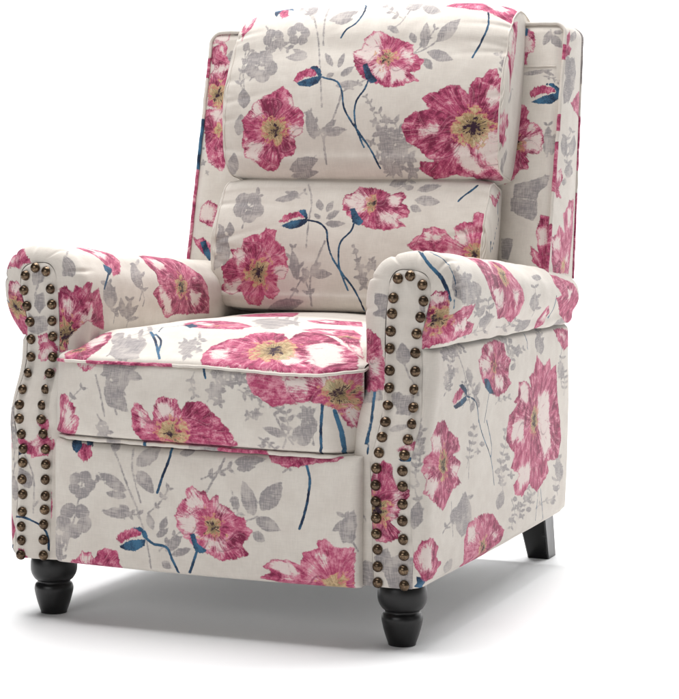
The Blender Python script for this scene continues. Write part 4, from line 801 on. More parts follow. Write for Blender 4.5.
('g',[408,213,409,209,413,205,419,202,425,202,429,202,427,205,424,210,419,214,413,215]),
('g',[408,213,412,215,415,218,416,223,415,228,413,230,411,229,408,226,406,222,406,217]),
('gs',[138,104,141,95,145,81,149,67,153,54,157,42,161,32,165,22,168,16],2),
('g',[146,77,140,76,134,71,131,64,132,57,132,53,136,55,142,59,147,65,148,72]),
('g',[146,77,148,73,152,69,158,68,163,69,167,69,165,72,162,76,156,79,150,79]),
('g',[156,46,152,45,147,41,145,36,145,31,145,28,148,29,153,32,157,37,157,42]),
('g',[156,46,157,43,161,39,166,38,171,38,174,39,173,41,170,45,165,48,160,48]),
('g',[168,16,162,14,157,9,155,2,155,-4,156,-8,160,-6,165,-2,169,5,170,11]),
('g',[168,16,170,11,176,8,185,7,192,9,196,11,193,14,187,18,180,21,172,19]),
('gs',[-577,-193,-569,-171,-558,-139,-547,-103,-535,-67,-525,-28,-513,16,-504,56,-497,83],3),
('g',[-549,-109,-540,-110,-529,-108,-520,-100,-515,-92,-512,-87,-519,-87,-529,-88,-540,-93,-547,-102]),
('g',[-549,-109,-548,-103,-550,-96,-558,-91,-566,-89,-572,-88,-571,-93,-570,-100,-564,-107,-556,-110]),
('g',[-529,-45,-523,-47,-514,-46,-506,-41,-501,-34,-499,-30,-503,-30,-512,-30,-521,-33,-527,-39]),
('g',[-529,-45,-527,-38,-528,-31,-534,-24,-542,-21,-547,-19,-548,-24,-548,-32,-544,-40,-537,-44]),
('g',[-513,19,-507,18,-499,19,-491,24,-487,30,-485,33,-489,34,-497,33,-505,30,-511,25]),
('g',[-513,19,-511,25,-513,32,-519,38,-526,41,-531,42,-531,37,-530,30,-526,23,-519,20]),
('g',[-497,83,-491,82,-484,83,-478,88,-474,93,-472,97,-476,97,-483,97,-491,94,-495,88]),
('g',[-497,83,-495,90,-496,99,-503,106,-511,109,-516,111,-517,106,-517,98,-513,89,-505,84]),
('gs',[-405,-15,-391,-16,-372,-18,-350,-20,-329,-21,-309,-22,-287,-22,-268,-22,-255,-22],3),
('g',[-360,-19,-362,-24,-361,-31,-357,-36,-351,-39,-347,-40,-346,-37,-346,-30,-349,-24,-354,-20]),
('g',[-360,-19,-353,-20,-345,-18,-338,-12,-334,-6,-332,-1,-337,-1,-345,-3,-354,-7,-358,-13]),
('g',[-325,-22,-327,-27,-326,-34,-320,-39,-314,-42,-310,-43,-309,-39,-309,-33,-313,-26,-319,-22]),
('g',[-325,-22,-318,-21,-310,-16,-305,-9,-303,-1,-303,3,-308,2,-316,-1,-323,-8,-326,-15]),
('g',[-290,-22,-291,-27,-289,-34,-284,-39,-277,-41,-273,-42,-273,-38,-273,-31,-277,-25,-284,-22]),
('g',[-290,-22,-283,-22,-274,-19,-268,-12,-265,-4,-263,0,-269,-1,-277,-3,-285,-8,-289,-16]),
('g',[-255,-22,-256,-26,-254,-32,-249,-36,-244,-37,-240,-38,-240,-35,-241,-29,-244,-24,-250,-22]),
('g',[-255,-22,-248,-22,-239,-18,-233,-11,-230,-4,-229,1,-234,0,-243,-2,-251,-8,-255,-15])],
'seat_front': [
('g',[-348,-23,-362,-13,-382,-4,-404,-1,-420,-3,-428,-5,-415,-12,-397,-22,-377,-30,-359,-29]),
('g',[-352,-26,-348,-18,-352,-4,-367,11,-385,23,-396,30,-396,23,-394,10,-384,-6,-367,-19]),
('g',[-359,-23,-344,-29,-325,-30,-307,-24,-298,-14,-296,-8,-308,-5,-329,-2,-348,-5,-357,-13]),
('g',[-360,-18,-358,-29,-351,-44,-336,-57,-320,-64,-310,-67,-310,-58,-314,-43,-326,-28,-346,-20]),
('g',[-353,-18,-365,-19,-376,-25,-382,-37,-383,-50,-383,-58,-374,-56,-360,-51,-349,-41,-347,-28]),
('g',[-294,-47,-285,-62,-267,-74,-243,-78,-222,-75,-210,-71,-218,-62,-235,-48,-258,-38,-280,-40]),
('g',[-288,-43,-299,-53,-306,-71,-303,-92,-294,-109,-287,-119,-280,-110,-270,-94,-267,-73,-275,-54]),
('g',[-282,-47,-296,-40,-316,-38,-333,-46,-344,-59,-349,-67,-338,-71,-319,-75,-299,-72,-286,-60]),
('g',[-282,-53,-285,-38,-301,-21,-330,-9,-355,-4,-369,-3,-357,-13,-341,-29,-322,-46,-300,-53]),
('g',[-290,-54,-274,-52,-259,-42,-256,-25,-267,-9,-275,0,-285,-3,-295,-10,-301,-24,-298,-41]),
('g',[-356,-53,-364,-49,-376,-47,-386,-52,-393,-59,-396,-64,-390,-66,-378,-69,-366,-68,-358,-61]),
('g',[-357,-57,-355,-48,-359,-37,-371,-28,-384,-24,-392,-22,-390,-28,-387,-39,-380,-50,-368,-56]),
('g',[-362,-57,-352,-57,-342,-52,-336,-42,-336,-32,-337,-26,-344,-28,-354,-31,-362,-39,-364,-49]),
('g',[-363,-53,-360,-61,-351,-69,-339,-71,-328,-69,-322,-67,-325,-62,-333,-54,-344,-48,-355,-49]),
('g',[-360,-51,-366,-56,-370,-65,-368,-76,-363,-85,-359,-90,-355,-86,-350,-77,-348,-66,-353,-57]),
('g',[-313,-108,-323,-111,-332,-120,-336,-133,-334,-145,-332,-151,-326,-148,-316,-140,-308,-128,-308,-116]),
('g',[-310,-112,-315,-105,-325,-98,-338,-97,-350,-99,-356,-102,-352,-107,-343,-114,-330,-118,-318,-117]),
('g',[-313,-115,-309,-107,-308,-94,-316,-82,-325,-74,-332,-70,-334,-76,-335,-88,-331,-101,-322,-110]),
('g',[-318,-113,-309,-116,-296,-114,-285,-106,-279,-97,-277,-91,-284,-91,-296,-91,-309,-96,-316,-105]),
('g',[-318,-109,-316,-118,-308,-128,-294,-134,-281,-137,-274,-137,-276,-130,-283,-120,-294,-111,-308,-108]),
('g',[-372,-281,-377,-290,-385,-303,-405,-322,-411,-334,-413,-340,-399,-331,-379,-314,-358,-295,-365,-286]),
('g',[-368,-283,-376,-279,-388,-279,-399,-287,-407,-297,-417,-305,-417,-308,-406,-309,-384,-303,-371,-292]),
('g',[-369,-287,-369,-277,-374,-266,-387,-260,-400,-258,-408,-257,-406,-264,-402,-275,-392,-285,-380,-288]),
('g',[-374,-288,-365,-285,-355,-278,-350,-267,-350,-257,-351,-251,-357,-254,-367,-260,-375,-270,-376,-281]),
('g',[-376,-285,-370,-290,-359,-293,-346,-291,-335,-285,-329,-281,-334,-278,-344,-274,-357,-273,-369,-278]),
('g',[89,-103,80,-106,71,-112,68,-122,70,-132,72,-138,78,-135,87,-130,93,-121,93,-111]),
('g',[91,-107,86,-100,76,-95,64,-95,54,-98,48,-101,53,-106,61,-112,73,-115,84,-113]),
('g',[88,-110,93,-102,95,-91,89,-80,79,-73,73,-70,71,-76,68,-86,71,-98,79,-106]),
('g',[84,-108,93,-110,104,-108,115,-100,121,-91,124,-86,117,-86,106,-87,94,-92,86,-101]),
('g',[84,-104,84,-112,88,-122,97,-129,107,-132,114,-133,113,-127,110,-118,103,-109,93,-104]),
('g',[112,-143,109,-137,101,-132,91,-130,83,-131,77,-131,81,-135,87,-141,96,-145,105,-145]),
('g',[109,-144,115,-141,120,-135,121,-127,118,-120,116,-116,112,-118,106,-124,103,-132,104,-139]),
('g',[106,-142,111,-147,118,-150,127,-148,134,-144,138,-142,135,-139,128,-135,119,-134,111,-137]),
('g',[108,-139,106,-145,106,-154,111,-161,117,-166,122,-168,123,-164,123,-156,120,-147,114,-142]),
('g',[112,-140,104,-139,96,-140,89,-147,85,-154,84,-159,89,-159,98,-158,106,-154,111,-147]),
('g',[73,-37,74,-34,73,-30,69,-26,64,-24,61,-23,62,-25,63,-29,66,-33,70,-36]),
('g',[71,-36,75,-38,79,-38,84,-37,86,-34,87,-32,85,-31,80,-30,75,-30,72,-33]),
('g',[72,-35,71,-37,71,-42,74,-46,78,-48,80,-50,81,-47,81,-43,79,-39,75,-36]),
('g',[74,-35,71,-34,66,-33,62,-35,59,-38,58,-40,60,-40,65,-41,69,-41,73,-38]),
('g',[-371,-108,-372,-135,-357,-167,-323,-188,-288,-196,-265,-198,-268,-178,-277,-146,-303,-117,-340,-105]),
('g',[-257,-13,-270,-2,-287,7,-304,7,-314,1,-319,-4,-309,-11,-292,-20,-274,-26,-261,-21]),
('gs',[-414,-66,-406,-85,-395,-112,-385,-139,-378,-168,-371,-198,-367,-219],3),
('f',[-592,-153,-556,-136,-526,-172,-493,-189,-501,-221,-478,-232,-499,-298,-572,-319,-617,-305,-587,-229],[-618,-345],0,0,[[-553,-187,-509,-202,-511,-272,-554,-276]]),
('f',[-528,-4,-434,-1,-404,-18,-437,-43,-467,-56,-492,-39],[-480,25],0,0,[[-516,-4,-433,-2,-415,-30,-486,-33]]),
('ns',[27,-4,49,-58],4),
('f',[-253,-194,-240,-163,-206,-169,-177,-202,-165,-228,-152,-151,-136,-136,-98,-134,-61,-144,-48,-185,-28,-146,24,-144,61,-157,89,-190,144,-240,177,-304,47,-349,-44,-345,-156,-334,-228,-329,-222,-298,-247,-268,-253,-229],[-86,-275],54,12,[[-148,-155,-90,-145,-81,-201,-131,-215],[-236,-182,-189,-195,-208,-246]]),
('f',[212,-52,211,-27,254,-6,333,0,442,-3,542,-7,617,-10,618,-204,605,-231,590,-229,576,-197,561,-166,522,-136,448,-131,372,-141,321,-157,282,-129,241,-102],[566,-101],54,21,[[362,-40,460,-43,446,-87,368,-82],[579,-142,608,-165,601,-219,586,-198],[486,-29,550,-42,537,-85]]),
('g',[115,-19,119,-26,125,-37,136,-45,147,-50,153,-52,153,-46,149,-36,139,-25,125,-20]),
('g',[119,-19,111,-20,105,-26,102,-38,103,-48,104,-55,111,-52,121,-47,128,-37,127,-26]),
('g',[123,-22,114,-16,101,-11,87,-11,78,-14,73,-16,80,-20,93,-25,108,-28,118,-26]),
('g',[122,-24,123,-19,120,-10,111,-1,101,5,95,8,95,4,97,-4,103,-14,112,-21]),
('g',[117,-23,127,-25,137,-23,144,-17,146,-9,146,-4,139,-3,128,-4,118,-8,115,-15]),
('g',[162,-29,160,-33,160,-40,164,-48,170,-53,174,-56,175,-52,177,-45,175,-37,168,-31]),
('g',[165,-30,158,-28,150,-28,145,-33,143,-39,142,-43,147,-44,155,-44,162,-42,166,-36]),
('g',[166,-32,161,-26,151,-20,140,-18,131,-18,126,-19,132,-22,140,-29,150,-34,160,-34]),
('g',[163,-33,169,-30,170,-24,168,-15,162,-8,158,-4,155,-6,152,-12,152,-20,158,-28]),
('g',[161,-31,167,-35,176,-37,184,-35,190,-30,192,-28,186,-26,178,-23,168,-23,163,-27]),
('g',[79,-39,81,-43,87,-47,93,-48,99,-46,102,-45,100,-42,95,-38,89,-36,83,-37]),
('g',[81,-38,77,-40,75,-44,75,-49,76,-54,78,-57,80,-55,84,-51,85,-46,84,-41]),
('g',[83,-40,80,-37,74,-34,67,-34,62,-35,59,-36,62,-38,67,-41,74,-43,79,-42]),
('g',[81,-41,84,-39,85,-34,84,-29,80,-24,77,-22,76,-24,75,-28,75,-33,78,-38]),
('g',[103,-102,95,-102,84,-106,75,-115,70,-124,68,-130,74,-129,85,-126,96,-119,102,-110]),
('g',[104,-106,102,-99,95,-91,84,-86,74,-85,68,-86,70,-91,76,-99,85,-106,96,-108]),
('g',[100,-107,107,-103,111,-94,111,-83,108,-74,105,-69,101,-73,96,-81,93,-92,96,-101]),
('g',[97,-104,103,-109,113,-112,124,-110,133,-106,138,-102,133,-100,123,-96,112,-95,103,-99]),
('g',[99,-101,96,-109,95,-119,101,-129,109,-135,115,-138,117,-132,118,-123,116,-112,108,-104]),
('g',[157,-72,153,-76,152,-82,154,-88,159,-93,163,-95,165,-92,167,-86,167,-80,162,-75]),
('g',[160,-74,155,-71,148,-69,141,-72,136,-77,134,-80,138,-82,145,-84,152,-83,157,-79]),
('g',[158,-77,161,-72,162,-65,157,-59,151,-55,147,-53,146,-57,145,-63,147,-70,153,-75]),
('g',[155,-75,161,-78,168,-79,176,-76,181,-72,184,-68,180,-67,172,-65,164,-66,158,-70]),
('g',[192,-54,185,-50,176,-48,166,-51,160,-57,156,-61,162,-63,171,-65,181,-65,189,-60]),
('g',[191,-57,193,-50,192,-41,185,-34,175,-29,169,-27,169,-31,170,-40,174,-49,182,-55]),
('g',[187,-56,194,-56,203,-53,210,-45,212,-37,213,-32,208,-33,199,-36,191,-42,187,-50]),
('g',[186,-53,189,-61,196,-68,208,-72,218,-71,224,-70,221,-65,215,-58,205,-51,194,-51]),
('g',[189,-52,183,-56,179,-63,181,-73,185,-81,188,-85,192,-81,197,-74,198,-65,195,-57]),
('g',[119,-75,119,-71,117,-67,113,-64,108,-63,105,-62,106,-65,107,-69,111,-73,115,-75]),
('g',[117,-75,121,-75,126,-73,129,-69,130,-64,130,-62,127,-62,122,-63,118,-66,117,-71]),
('g',[117,-73,117,-76,119,-81,124,-84,129,-86,132,-86,131,-83,130,-79,126,-75,121,-73]),
('g',[119,-73,115,-73,111,-74,107,-78,105,-83,105,-85,108,-85,112,-83,117,-80,119,-76]),
('g',[222,-93,224,-97,229,-102,237,-104,244,-104,248,-103,246,-100,241,-95,234,-92,227,-91]),
('g',[225,-91,220,-93,215,-98,214,-104,215,-110,217,-114,220,-112,226,-108,229,-102,228,-96]),
('g',[226,-94,224,-90,219,-87,213,-86,207,-87,204,-88,206,-90,210,-94,216,-96,222,-96]),
('g',[223,-95,228,-93,233,-89,234,-83,233,-77,232,-74,229,-76,224,-79,221,-85,221,-91]),
('ns',[513,-134,512,-161,509,-199,507,-235,506,-267,506,-298,497,-322],5),
('ns',[551,-160,556,-179,563,-207,569,-237,573,-270,576,-305,567,-334],6),
('g',[375,-259,366,-246,347,-233,320,-227,296,-229,283,-231,291,-240,309,-254,333,-265,358,-265]),
('g',[400,-278,414,-272,428,-258,433,-239,432,-222,430,-212,421,-218,407,-230,396,-247,395,-265]),
('g',[419,-290,442,-286,469,-269,487,-241,494,-214,495,-197,479,-203,453,-216,429,-239,419,-268]),
('g',[413,-284,423,-293,439,-297,455,-289,467,-277,473,-268,465,-263,450,-258,433,-259,420,-270]),
('g',[278,-299,276,-297,270,-295,264,-297,259,-300,256,-302,258,-303,263,-305,269,-305,275,-303]),
('g',[276,-301,280,-298,283,-293,283,-288,281,-283,279,-281,277,-283,274,-288,272,-294,273,-299]),
('g',[274,-300,277,-303,282,-305,288,-304,293,-301,296,-298,294,-297,289,-294,284,-293,278,-296]),
('g',[277,-298,273,-300,269,-306,264,-313,255,-322,252,-326,260,-322,273,-314,280,-306,279,-301]),
('g',[458,-183,462,-174,462,-162,455,-151,445,-144,439,-141,437,-148,435,-160,439,-173,448,-180]),
('g',[453,-182,463,-182,476,-177,486,-166,491,-154,493,-148,486,-149,474,-153,461,-161,455,-173]),
('g',[453,-177,453,-186,458,-196,469,-202,480,-203,487,-203,486,-196,482,-186,474,-177,463,-175]),
('g',[458,-176,449,-180,439,-189,434,-203,433,-215,434,-223,440,-219,451,-211,459,-198,461,-185]),
('g',[460,-179,453,-172,441,-167,427,-170,417,-177,411,-182,417,-187,428,-192,442,-194,454,-188]),
('g',[266,-183,262,-179,255,-177,246,-179,240,-182,236,-185,240,-187,247,-190,255,-191,262,-187]),
('g',[264,-186,267,-181,269,-175,268,-167,264,-162,261,-159,259,-162,256,-169,256,-176,259,-183]),
('g',[261,-184,265,-187,273,-189,282,-187,289,-183,293,-181,289,-179,281,-176,273,-176,265,-179]),
('g',[264,-181,259,-184,254,-191,254,-199,256,-205,258,-209,262,-206,266,-200,269,-192,268,-185]),
('g',[227,-183,232,-184,238,-183,243,-178,246,-173,248,-170,244,-170,238,-171,232,-174,228,-179]),
('g',[228,-181,226,-185,227,-191,231,-196,236,-199,240,-200,241,-197,241,-191,238,-185,233,-182]),
('g',[231,-181,227,-180,221,-181,215,-185,212,-189,210,-192,214,-192,219,-192,225,-190,229,-185]),
('g',[230,-184,231,-179,230,-174,226,-169,221,-167,217,-166,217,-169,217,-174,220,-180,225,-183]),
('g',[438,-245,437,-238,433,-231,425,-228,416,-229,411,-230,412,-234,416,-242,422,-247,431,-248]),
('g',[435,-247,440,-243,446,-236,448,-226,446,-218,445,-213,441,-217,436,-223,431,-232,432,-241]),
('g',[433,-244,437,-249,445,-253,456,-253,464,-249,469,-247,465,-243,458,-239,448,-236,439,-239]),
('g',[435,-241,430,-247,426,-255,428,-264,433,-270,437,-273,441,-269,445,-261,446,-252,441,-245]),
('g',[438,-242,431,-241,423,-243,416,-250,413,-257,411,-262,416,-262,425,-261,433,-257,437,-249]),
('gs',[331,-178,339,-195,351,-218,363,-241,376,-260,390,-278,399,-291],3),
('g',[353,-163,347,-163,340,-166,334,-172,331,-178,330,-182,334,-181,341,-179,348,-175,352,-168]),
('g',[352,-166,353,-161,350,-155,344,-149,338,-146,334,-145,335,-149,337,-155,341,-162,347,-165]),
('g',[349,-166,355,-167,362,-164,368,-159,371,-152,372,-148,368,-148,361,-150,354,-154,350,-160]),
('g',[349,-163,350,-169,354,-175,361,-179,368,-180,373,-180,371,-177,368,-170,362,-165,355,-163]),
('g',[322,-145,322,-150,325,-155,330,-157,335,-157,338,-157,338,-154,336,-149,332,-145,327,-144]),
('g',[325,-145,321,-145,315,-148,310,-153,308,-158,307,-162,310,-161,316,-159,322,-155,325,-150]),
('g',[325,-148,325,-143,321,-138,315,-135,309,-134,306,-134,307,-137,310,-142,315,-146,321,-148]),
('g',[323,-148,327,-148,332,-145,335,-141,336,-136,337,-133,333,-133,328,-135,324,-139,322,-144]),
('gs',[69,-124,78,-115,91,-102,105,-88,118,-74,131,-58,143,-40,150,-25,154,-15],2),
('g',[101,-92,105,-96,112,-100,121,-99,128,-96,132,-94,128,-91,122,-88,113,-86,106,-88]),
('g',[101,-92,105,-88,107,-81,104,-73,99,-68,96,-65,94,-69,92,-75,92,-83,96,-89]),
('g',[119,-73,124,-78,134,-80,144,-78,151,-74,155,-71,150,-68,142,-64,131,-64,123,-68]),
('g',[119,-73,122,-67,122,-59,116,-51,109,-46,104,-43,103,-47,103,-55,105,-64,112,-70]),
('g',[134,-53,138,-57,145,-58,152,-57,157,-54,160,-52,156,-50,150,-47,143,-47,137,-50]),
('g',[134,-53,137,-50,138,-44,135,-39,130,-34,127,-32,126,-35,125,-40,126,-46,130,-51]),
('g',[147,-33,153,-38,162,-40,170,-38,177,-35,180,-32,175,-29,165,-27,156,-26,150,-29]),
('g',[147,-33,150,-28,147,-21,140,-12,131,-6,125,-3,125,-7,126,-15,132,-23,140,-30]),
('g',[154,-15,161,-19,172,-22,181,-20,186,-16,189,-13,183,-10,173,-7,162,-6,156,-10]),
('g',[154,-15,154,-11,153,-6,147,-1,141,3,137,4,138,2,139,-3,142,-9,148,-13]),
('gs',[185,-95,194,-99,207,-106,220,-112,232,-117,242,-119,251,-121,259,-121,264,-121],2),
('g',[208,-106,204,-111,202,-119,205,-127,211,-133,214,-136,216,-132,219,-125,219,-116,214,-109]),
('g',[208,-106,213,-109,221,-109,228,-106,233,-101,235,-97,231,-96,224,-95,216,-97,210,-101]),
('g',[235,-118,233,-121,233,-127,236,-132,241,-135,244,-137,244,-134,245,-128,244,-123,239,-119]),
('g',[235,-118,240,-119,246,-118,251,-115,255,-110,256,-107,252,-107,246,-107,240,-109,236,-113]),
('g',[264,-121,263,-127,265,-135,272,-140,279,-143,283,-145,283,-140,282,-133,278,-126,271,-122]),
('g',[264,-121,270,-121,276,-119,280,-113,281,-108,281,-104,278,-105,272,-107,266,-111,264,-117]),
('gs',[-356,-163,-352,-149,-346,-130,-340,-108,-334,-88,-326,-67,-317,-46,-311,-27,-311,-15],2),
('g',[-342,-116,-334,-119,-322,-119,-311,-114,-304,-106,-301,-101,-308,-100,-319,-98,-331,-101,-339,-108]),
('g',[-342,-116,-340,-107,-342,-96,-351,-86,-362,-81,-369,-78,-370,-85,-369,-95,-363,-107,-352,-114]),
('g',[-331,-80,-325,-84,-316,-85,-308,-82,-302,-77,-299,-74,-304,-72,-312,-70,-321,-71,-328,-75]),
('g',[-331,-80,-329,-75,-330,-67,-336,-59,-343,-55,-348,-53,-349,-57,-349,-65,-345,-73,-338,-79]),
('g',[-318,-47,-310,-51,-299,-53,-289,-50,-281,-44,-278,-41,-284,-38,-294,-35,-306,-36,-314,-41]),
('g',[-318,-47,-316,-41,-317,-34,-323,-28,-331,-23,-337,-21,-336,-25,-335,-32,-331,-40,-324,-45]),
('g',[-311,-15,-304,-18,-294,-19,-286,-17,-283,-13,-282,-11,-287,-9,-297,-7,-306,-7,-311,-10]),
('g',[-311,-15,-311,-9,-316,-2,-326,5,-336,10,-342,13,-341,9,-337,1,-330,-7,-320,-12]),
('gs',[-398,-215,-393,-224,-385,-237,-378,-251,-372,-264,-368,-275,-366,-286,-364,-296,-368,-304],2),
('g',[-384,-240,-390,-242,-396,-248,-398,-256,-397,-263,-396,-267,-392,-265,-386,-260,-381,-252,-381,-245]),
('g',[-384,-240,-382,-245,-376,-250,-368,-252,-360,-251,-355,-249,-357,-246,-362,-240,-369,-237,-378,-237]),
('g',[-370,-270,-378,-271,-386,-276,-392,-285,-394,-293,-395,-298,-389,-296,-380,-292,-372,-285,-369,-276]),
('g',[-370,-270,-369,-274,-365,-278,-359,-279,-353,-278,-349,-277,-351,-274,-354,-270,-360,-267,-366,-268]),
('g',[-368,-304,-376,-306,-397,-314,-412,-324,-425,-334,-432,-340,-424,-338,-411,-332,-394,-323,-381,-313]),
('g',[-368,-304,-381,-313,-383,-320,-377,-322,-366,-321,-359,-319,-355,-313,-347,-304,-349,-299,-358,-300]),
('gs',[62,-144,68,-135,77,-123,87,-109,93,-94,95,-79,95,-62,94,-46,92,-35],2),
('g',[83,-114,88,-117,95,-119,103,-116,109,-112,112,-109,108,-107,101,-105,93,-105,86,-109]),
('g',[83,-114,86,-108,86,-100,81,-93,75,-88,70,-85,69,-90,68,-97,70,-106,77,-112]),
('g',[94,-89,100,-91,108,-91,115,-86,120,-80,122,-76,117,-76,109,-75,101,-78,96,-83]),
('g',[94,-89,94,-83,91,-77,85,-72,78,-70,73,-70,74,-73,76,-80,81,-86,88,-89]),
('g',[95,-62,101,-63,108,-62,114,-57,117,-52,118,-48,114,-48,107,-48,100,-51,96,-57]),
('g',[95,-62,96,-56,92,-49,85,-44,77,-41,73,-40,73,-44,76,-51,81,-58,89,-62]),
('g',[92,-35,98,-36,104,-33,108,-28,107,-23,106,-19,102,-20,96,-21,92,-24,91,-30]),
('g',[92,-35,90,-29,84,-23,73,-19,65,-18,60,-18,64,-22,70,-28,77,-34,86,-36]),
('gs',[-574,-253,-564,-237,-552,-215,-539,-192,-526,-172,-512,-155,-497,-140,-483,-127,-474,-119],2),
('g',[-547,-208,-541,-210,-531,-210,-522,-206,-516,-201,-513,-198,-517,-196,-526,-196,-536,-197,-544,-202]),
('g',[-547,-208,-545,-203,-546,-197,-552,-191,-559,-189,-565,-188,-566,-191,-566,-197,-563,-203,-555,-207]),
('g',[-515,-159,-511,-162,-505,-163,-498,-162,-492,-159,-489,-157,-492,-156,-498,-154,-505,-153,-511,-156]),
('g',[-515,-159,-511,-154,-511,-147,-516,-140,-523,-136,-527,-134,-529,-138,-530,-145,-528,-152,-522,-157]),
('g',[-474,-119,-469,-122,-462,-124,-453,-122,-447,-118,-444,-116,-448,-114,-455,-111,-463,-111,-470,-114]),
('g',[-474,-119,-470,-115,-468,-109,-470,-103,-474,-98,-477,-96,-479,-99,-482,-104,-482,-111,-478,-116]),
('gs',[-314,-210,-317,-202,-321,-189,-326,-175,-328,-161,-328,-148,-327,-133,-325,-121,-324,-112],3),
('g',[-323,-182,-316,-179,-309,-173,-306,-164,-306,-155,-307,-150,-312,-153,-320,-158,-326,-166,-326,-175]),
('g',[-323,-182,-326,-174,-333,-166,-344,-162,-355,-162,-362,-163,-359,-169,-353,-177,-343,-183,-332,-184]),
('g',[-328,-158,-319,-159,-308,-156,-300,-148,-296,-138,-295,-133,-301,-133,-312,-135,-323,-141,-328,-150]),
('g',[-328,-158,-329,-152,-334,-146,-342,-142,-350,-141,-356,-141,-354,-145,-350,-152,-344,-158,-335,-160]),
('g',[-327,-135,-319,-137,-308,-136,-298,-130,-292,-122,-290,-117,-296,-116,-307,-116,-318,-120,-325,-127]),
('g',[-327,-135,-327,-128,-332,-119,-341,-113,-351,-111,-357,-110,-356,-116,-353,-124,-345,-132,-335,-135]),
('g',[-324,-112,-314,-113,-301,-110,-291,-101,-286,-91,-284,-85,-292,-85,-304,-86,-317,-92,-323,-102]),
('g',[-324,-112,-324,-104,-329,-94,-340,-87,-351,-85,-358,-84,-356,-90,-353,-99,-344,-108,-333,-112]),
('gs',[-240,-59,-247,-50,-258,-37,-270,-24,-282,-13,-292,-7,-297,-3,-301,0,-303,2],2),
('g',[-255,-40,-249,-39,-244,-34,-243,-27,-246,-21,-248,-17,-253,-19,-256,-22,-259,-28,-258,-35]),
('g',[-255,-40,-261,-35,-271,-31,-282,-31,-291,-35,-295,-37,-290,-41,-281,-45,-270,-48,-260,-45]),
('g',[-277,-19,-271,-17,-270,-12,-273,-4,-279,2,-283,6,-286,4,-289,-1,-289,-7,-282,-14]),
('g',[-277,-19,-285,-14,-296,-10,-307,-10,-314,-13,-317,-15,-311,-18,-300,-23,-289,-25,-280,-23]),
('g',[-303,2,-295,3,-289,7,-289,15,-292,22,-295,27,-300,26,-307,22,-311,16,-309,9]),
('g',[-303,2,-310,8,-321,14,-333,16,-342,15,-347,14,-341,10,-331,4,-318,0,-308,0]),
('gs',[1,-38,-1,-44,-4,-53,-7,-64,-7,-74,-4,-86,1,-100,6,-113,9,-122],2),
('g',[-6,-63,-12,-61,-19,-61,-25,-64,-29,-69,-31,-72,-27,-73,-20,-74,-13,-72,-8,-67]),
('g',[-6,-63,-8,-68,-6,-75,0,-80,6,-84,10,-85,10,-81,10,-74,6,-68,0,-64]),
('g',[-2,-93,-8,-93,-13,-97,-16,-103,-17,-109,-17,-113,-13,-111,-7,-109,-2,-104,-1,-98]),
('g',[-2,-93,-1,-97,3,-101,8,-103,14,-103,17,-103,16,-100,13,-96,8,-92,2,-91]),
('g',[9,-122,3,-123,-4,-127,-7,-134,-8,-141,-8,-145,-3,-144,3,-140,9,-134,11,-127]),
('g',[9,-122,12,-126,17,-130,24,-131,31,-129,35,-128,32,-125,27,-121,20,-118,14,-119]),
('gs',[215,-209,221,-204,231,-197,241,-189,250,-181,258,-174,266,-166,272,-160,277,-155],2),
('g',[235,-193,238,-197,243,-200,250,-200,256,-198,259,-196,257,-193,252,-190,245,-188,239,-190]),
('g',[235,-193,238,-191,240,-187,240,-182,238,-178,236,-176,235,-178,232,-182,231,-187,232,-191]),
('g',[257,-175,259,-178,264,-181,271,-182,276,-180,280,-178,277,-176,273,-173,267,-171,261,-172]),
('g',[257,-175,260,-172,261,-167,260,-162,258,-158,256,-156,254,-158,252,-163,251,-168,254,-172]),
('g',[277,-155,280,-157,285,-159,291,-158,295,-155,297,-154,295,-152,290,-150,285,-150,280,-152]),
('g',[277,-155,280,-151,282,-144,280,-137,276,-132,273,-130,271,-133,269,-139,269,-146,272,-152]),
('gs',[357,-306,363,-294,371,-277,378,-258,383,-240,384,-222,382,-204,379,-188,378,-176],3),
('g',[375,-267,380,-270,387,-270,395,-267,400,-261,403,-258,399,-257,392,-255,384,-257,378,-262]),
('g',[375,-267,377,-261,376,-253,370,-246,363,-243,359,-241,358,-246,358,-254,361,-262,368,-266]),
('g',[383,-237,388,-237,395,-235,400,-230,403,-225,404,-221,400,-221,394,-222,387,-226,384,-232]),
('g',[383,-237,383,-229,380,-220,371,-214,361,-211,355,-211,356,-217,359,-226,365,-234,375,-237]),
('g',[382,-206,391,-206,400,-201,407,-191,409,-182,409,-176,404,-177,394,-181,385,-188,381,-198]),
('g',[382,-206,380,-198,374,-191,363,-187,352,-187,346,-189,349,-194,354,-202,363,-208,374,-209]),
('g',[378,-176,384,-176,391,-174,396,-167,399,-160,400,-156,395,-156,388,-158,381,-163,378,-170]),
('g',[378,-176,376,-171,371,-166,364,-164,357,-165,353,-165,355,-169,359,-174,365,-178,372,-178]),
('gs',[479,-287,477,-276,475,-259,472,-241,469,-224,466,-206,463,-188,461,-172,459,-161],3),
('g',[473,-249,479,-249,485,-246,490,-239,492,-233,493,-229,489,-229,482,-232,476,-237,473,-244]),
('g',[473,-249,471,-243,466,-237,457,-235,449,-236,444,-237,447,-241,451,-247,459,-252,467,-252]),
('g',[468,-220,475,-219,482,-214,487,-206,488,-198,488,-193,483,-194,476,-198,469,-205,467,-213]),
('g',[468,-220,468,-215,464,-210,458,-207,452,-206,449,-207,450,-210,452,-215,457,-220,463,-221]),
('g',[464,-190,469,-190,476,-187,481,-181,483,-174,484,-170,479,-171,473,-173,466,-178,464,-184]),
('g',[464,-190,462,-183,457,-176,448,-172,439,-171,433,-172,435,-177,440,-184,447,-191,456,-192]),
('g',[459,-161,464,-160,469,-157,472,-151,472,-145,472,-142,469,-143,464,-146,459,-150,458,-156]),
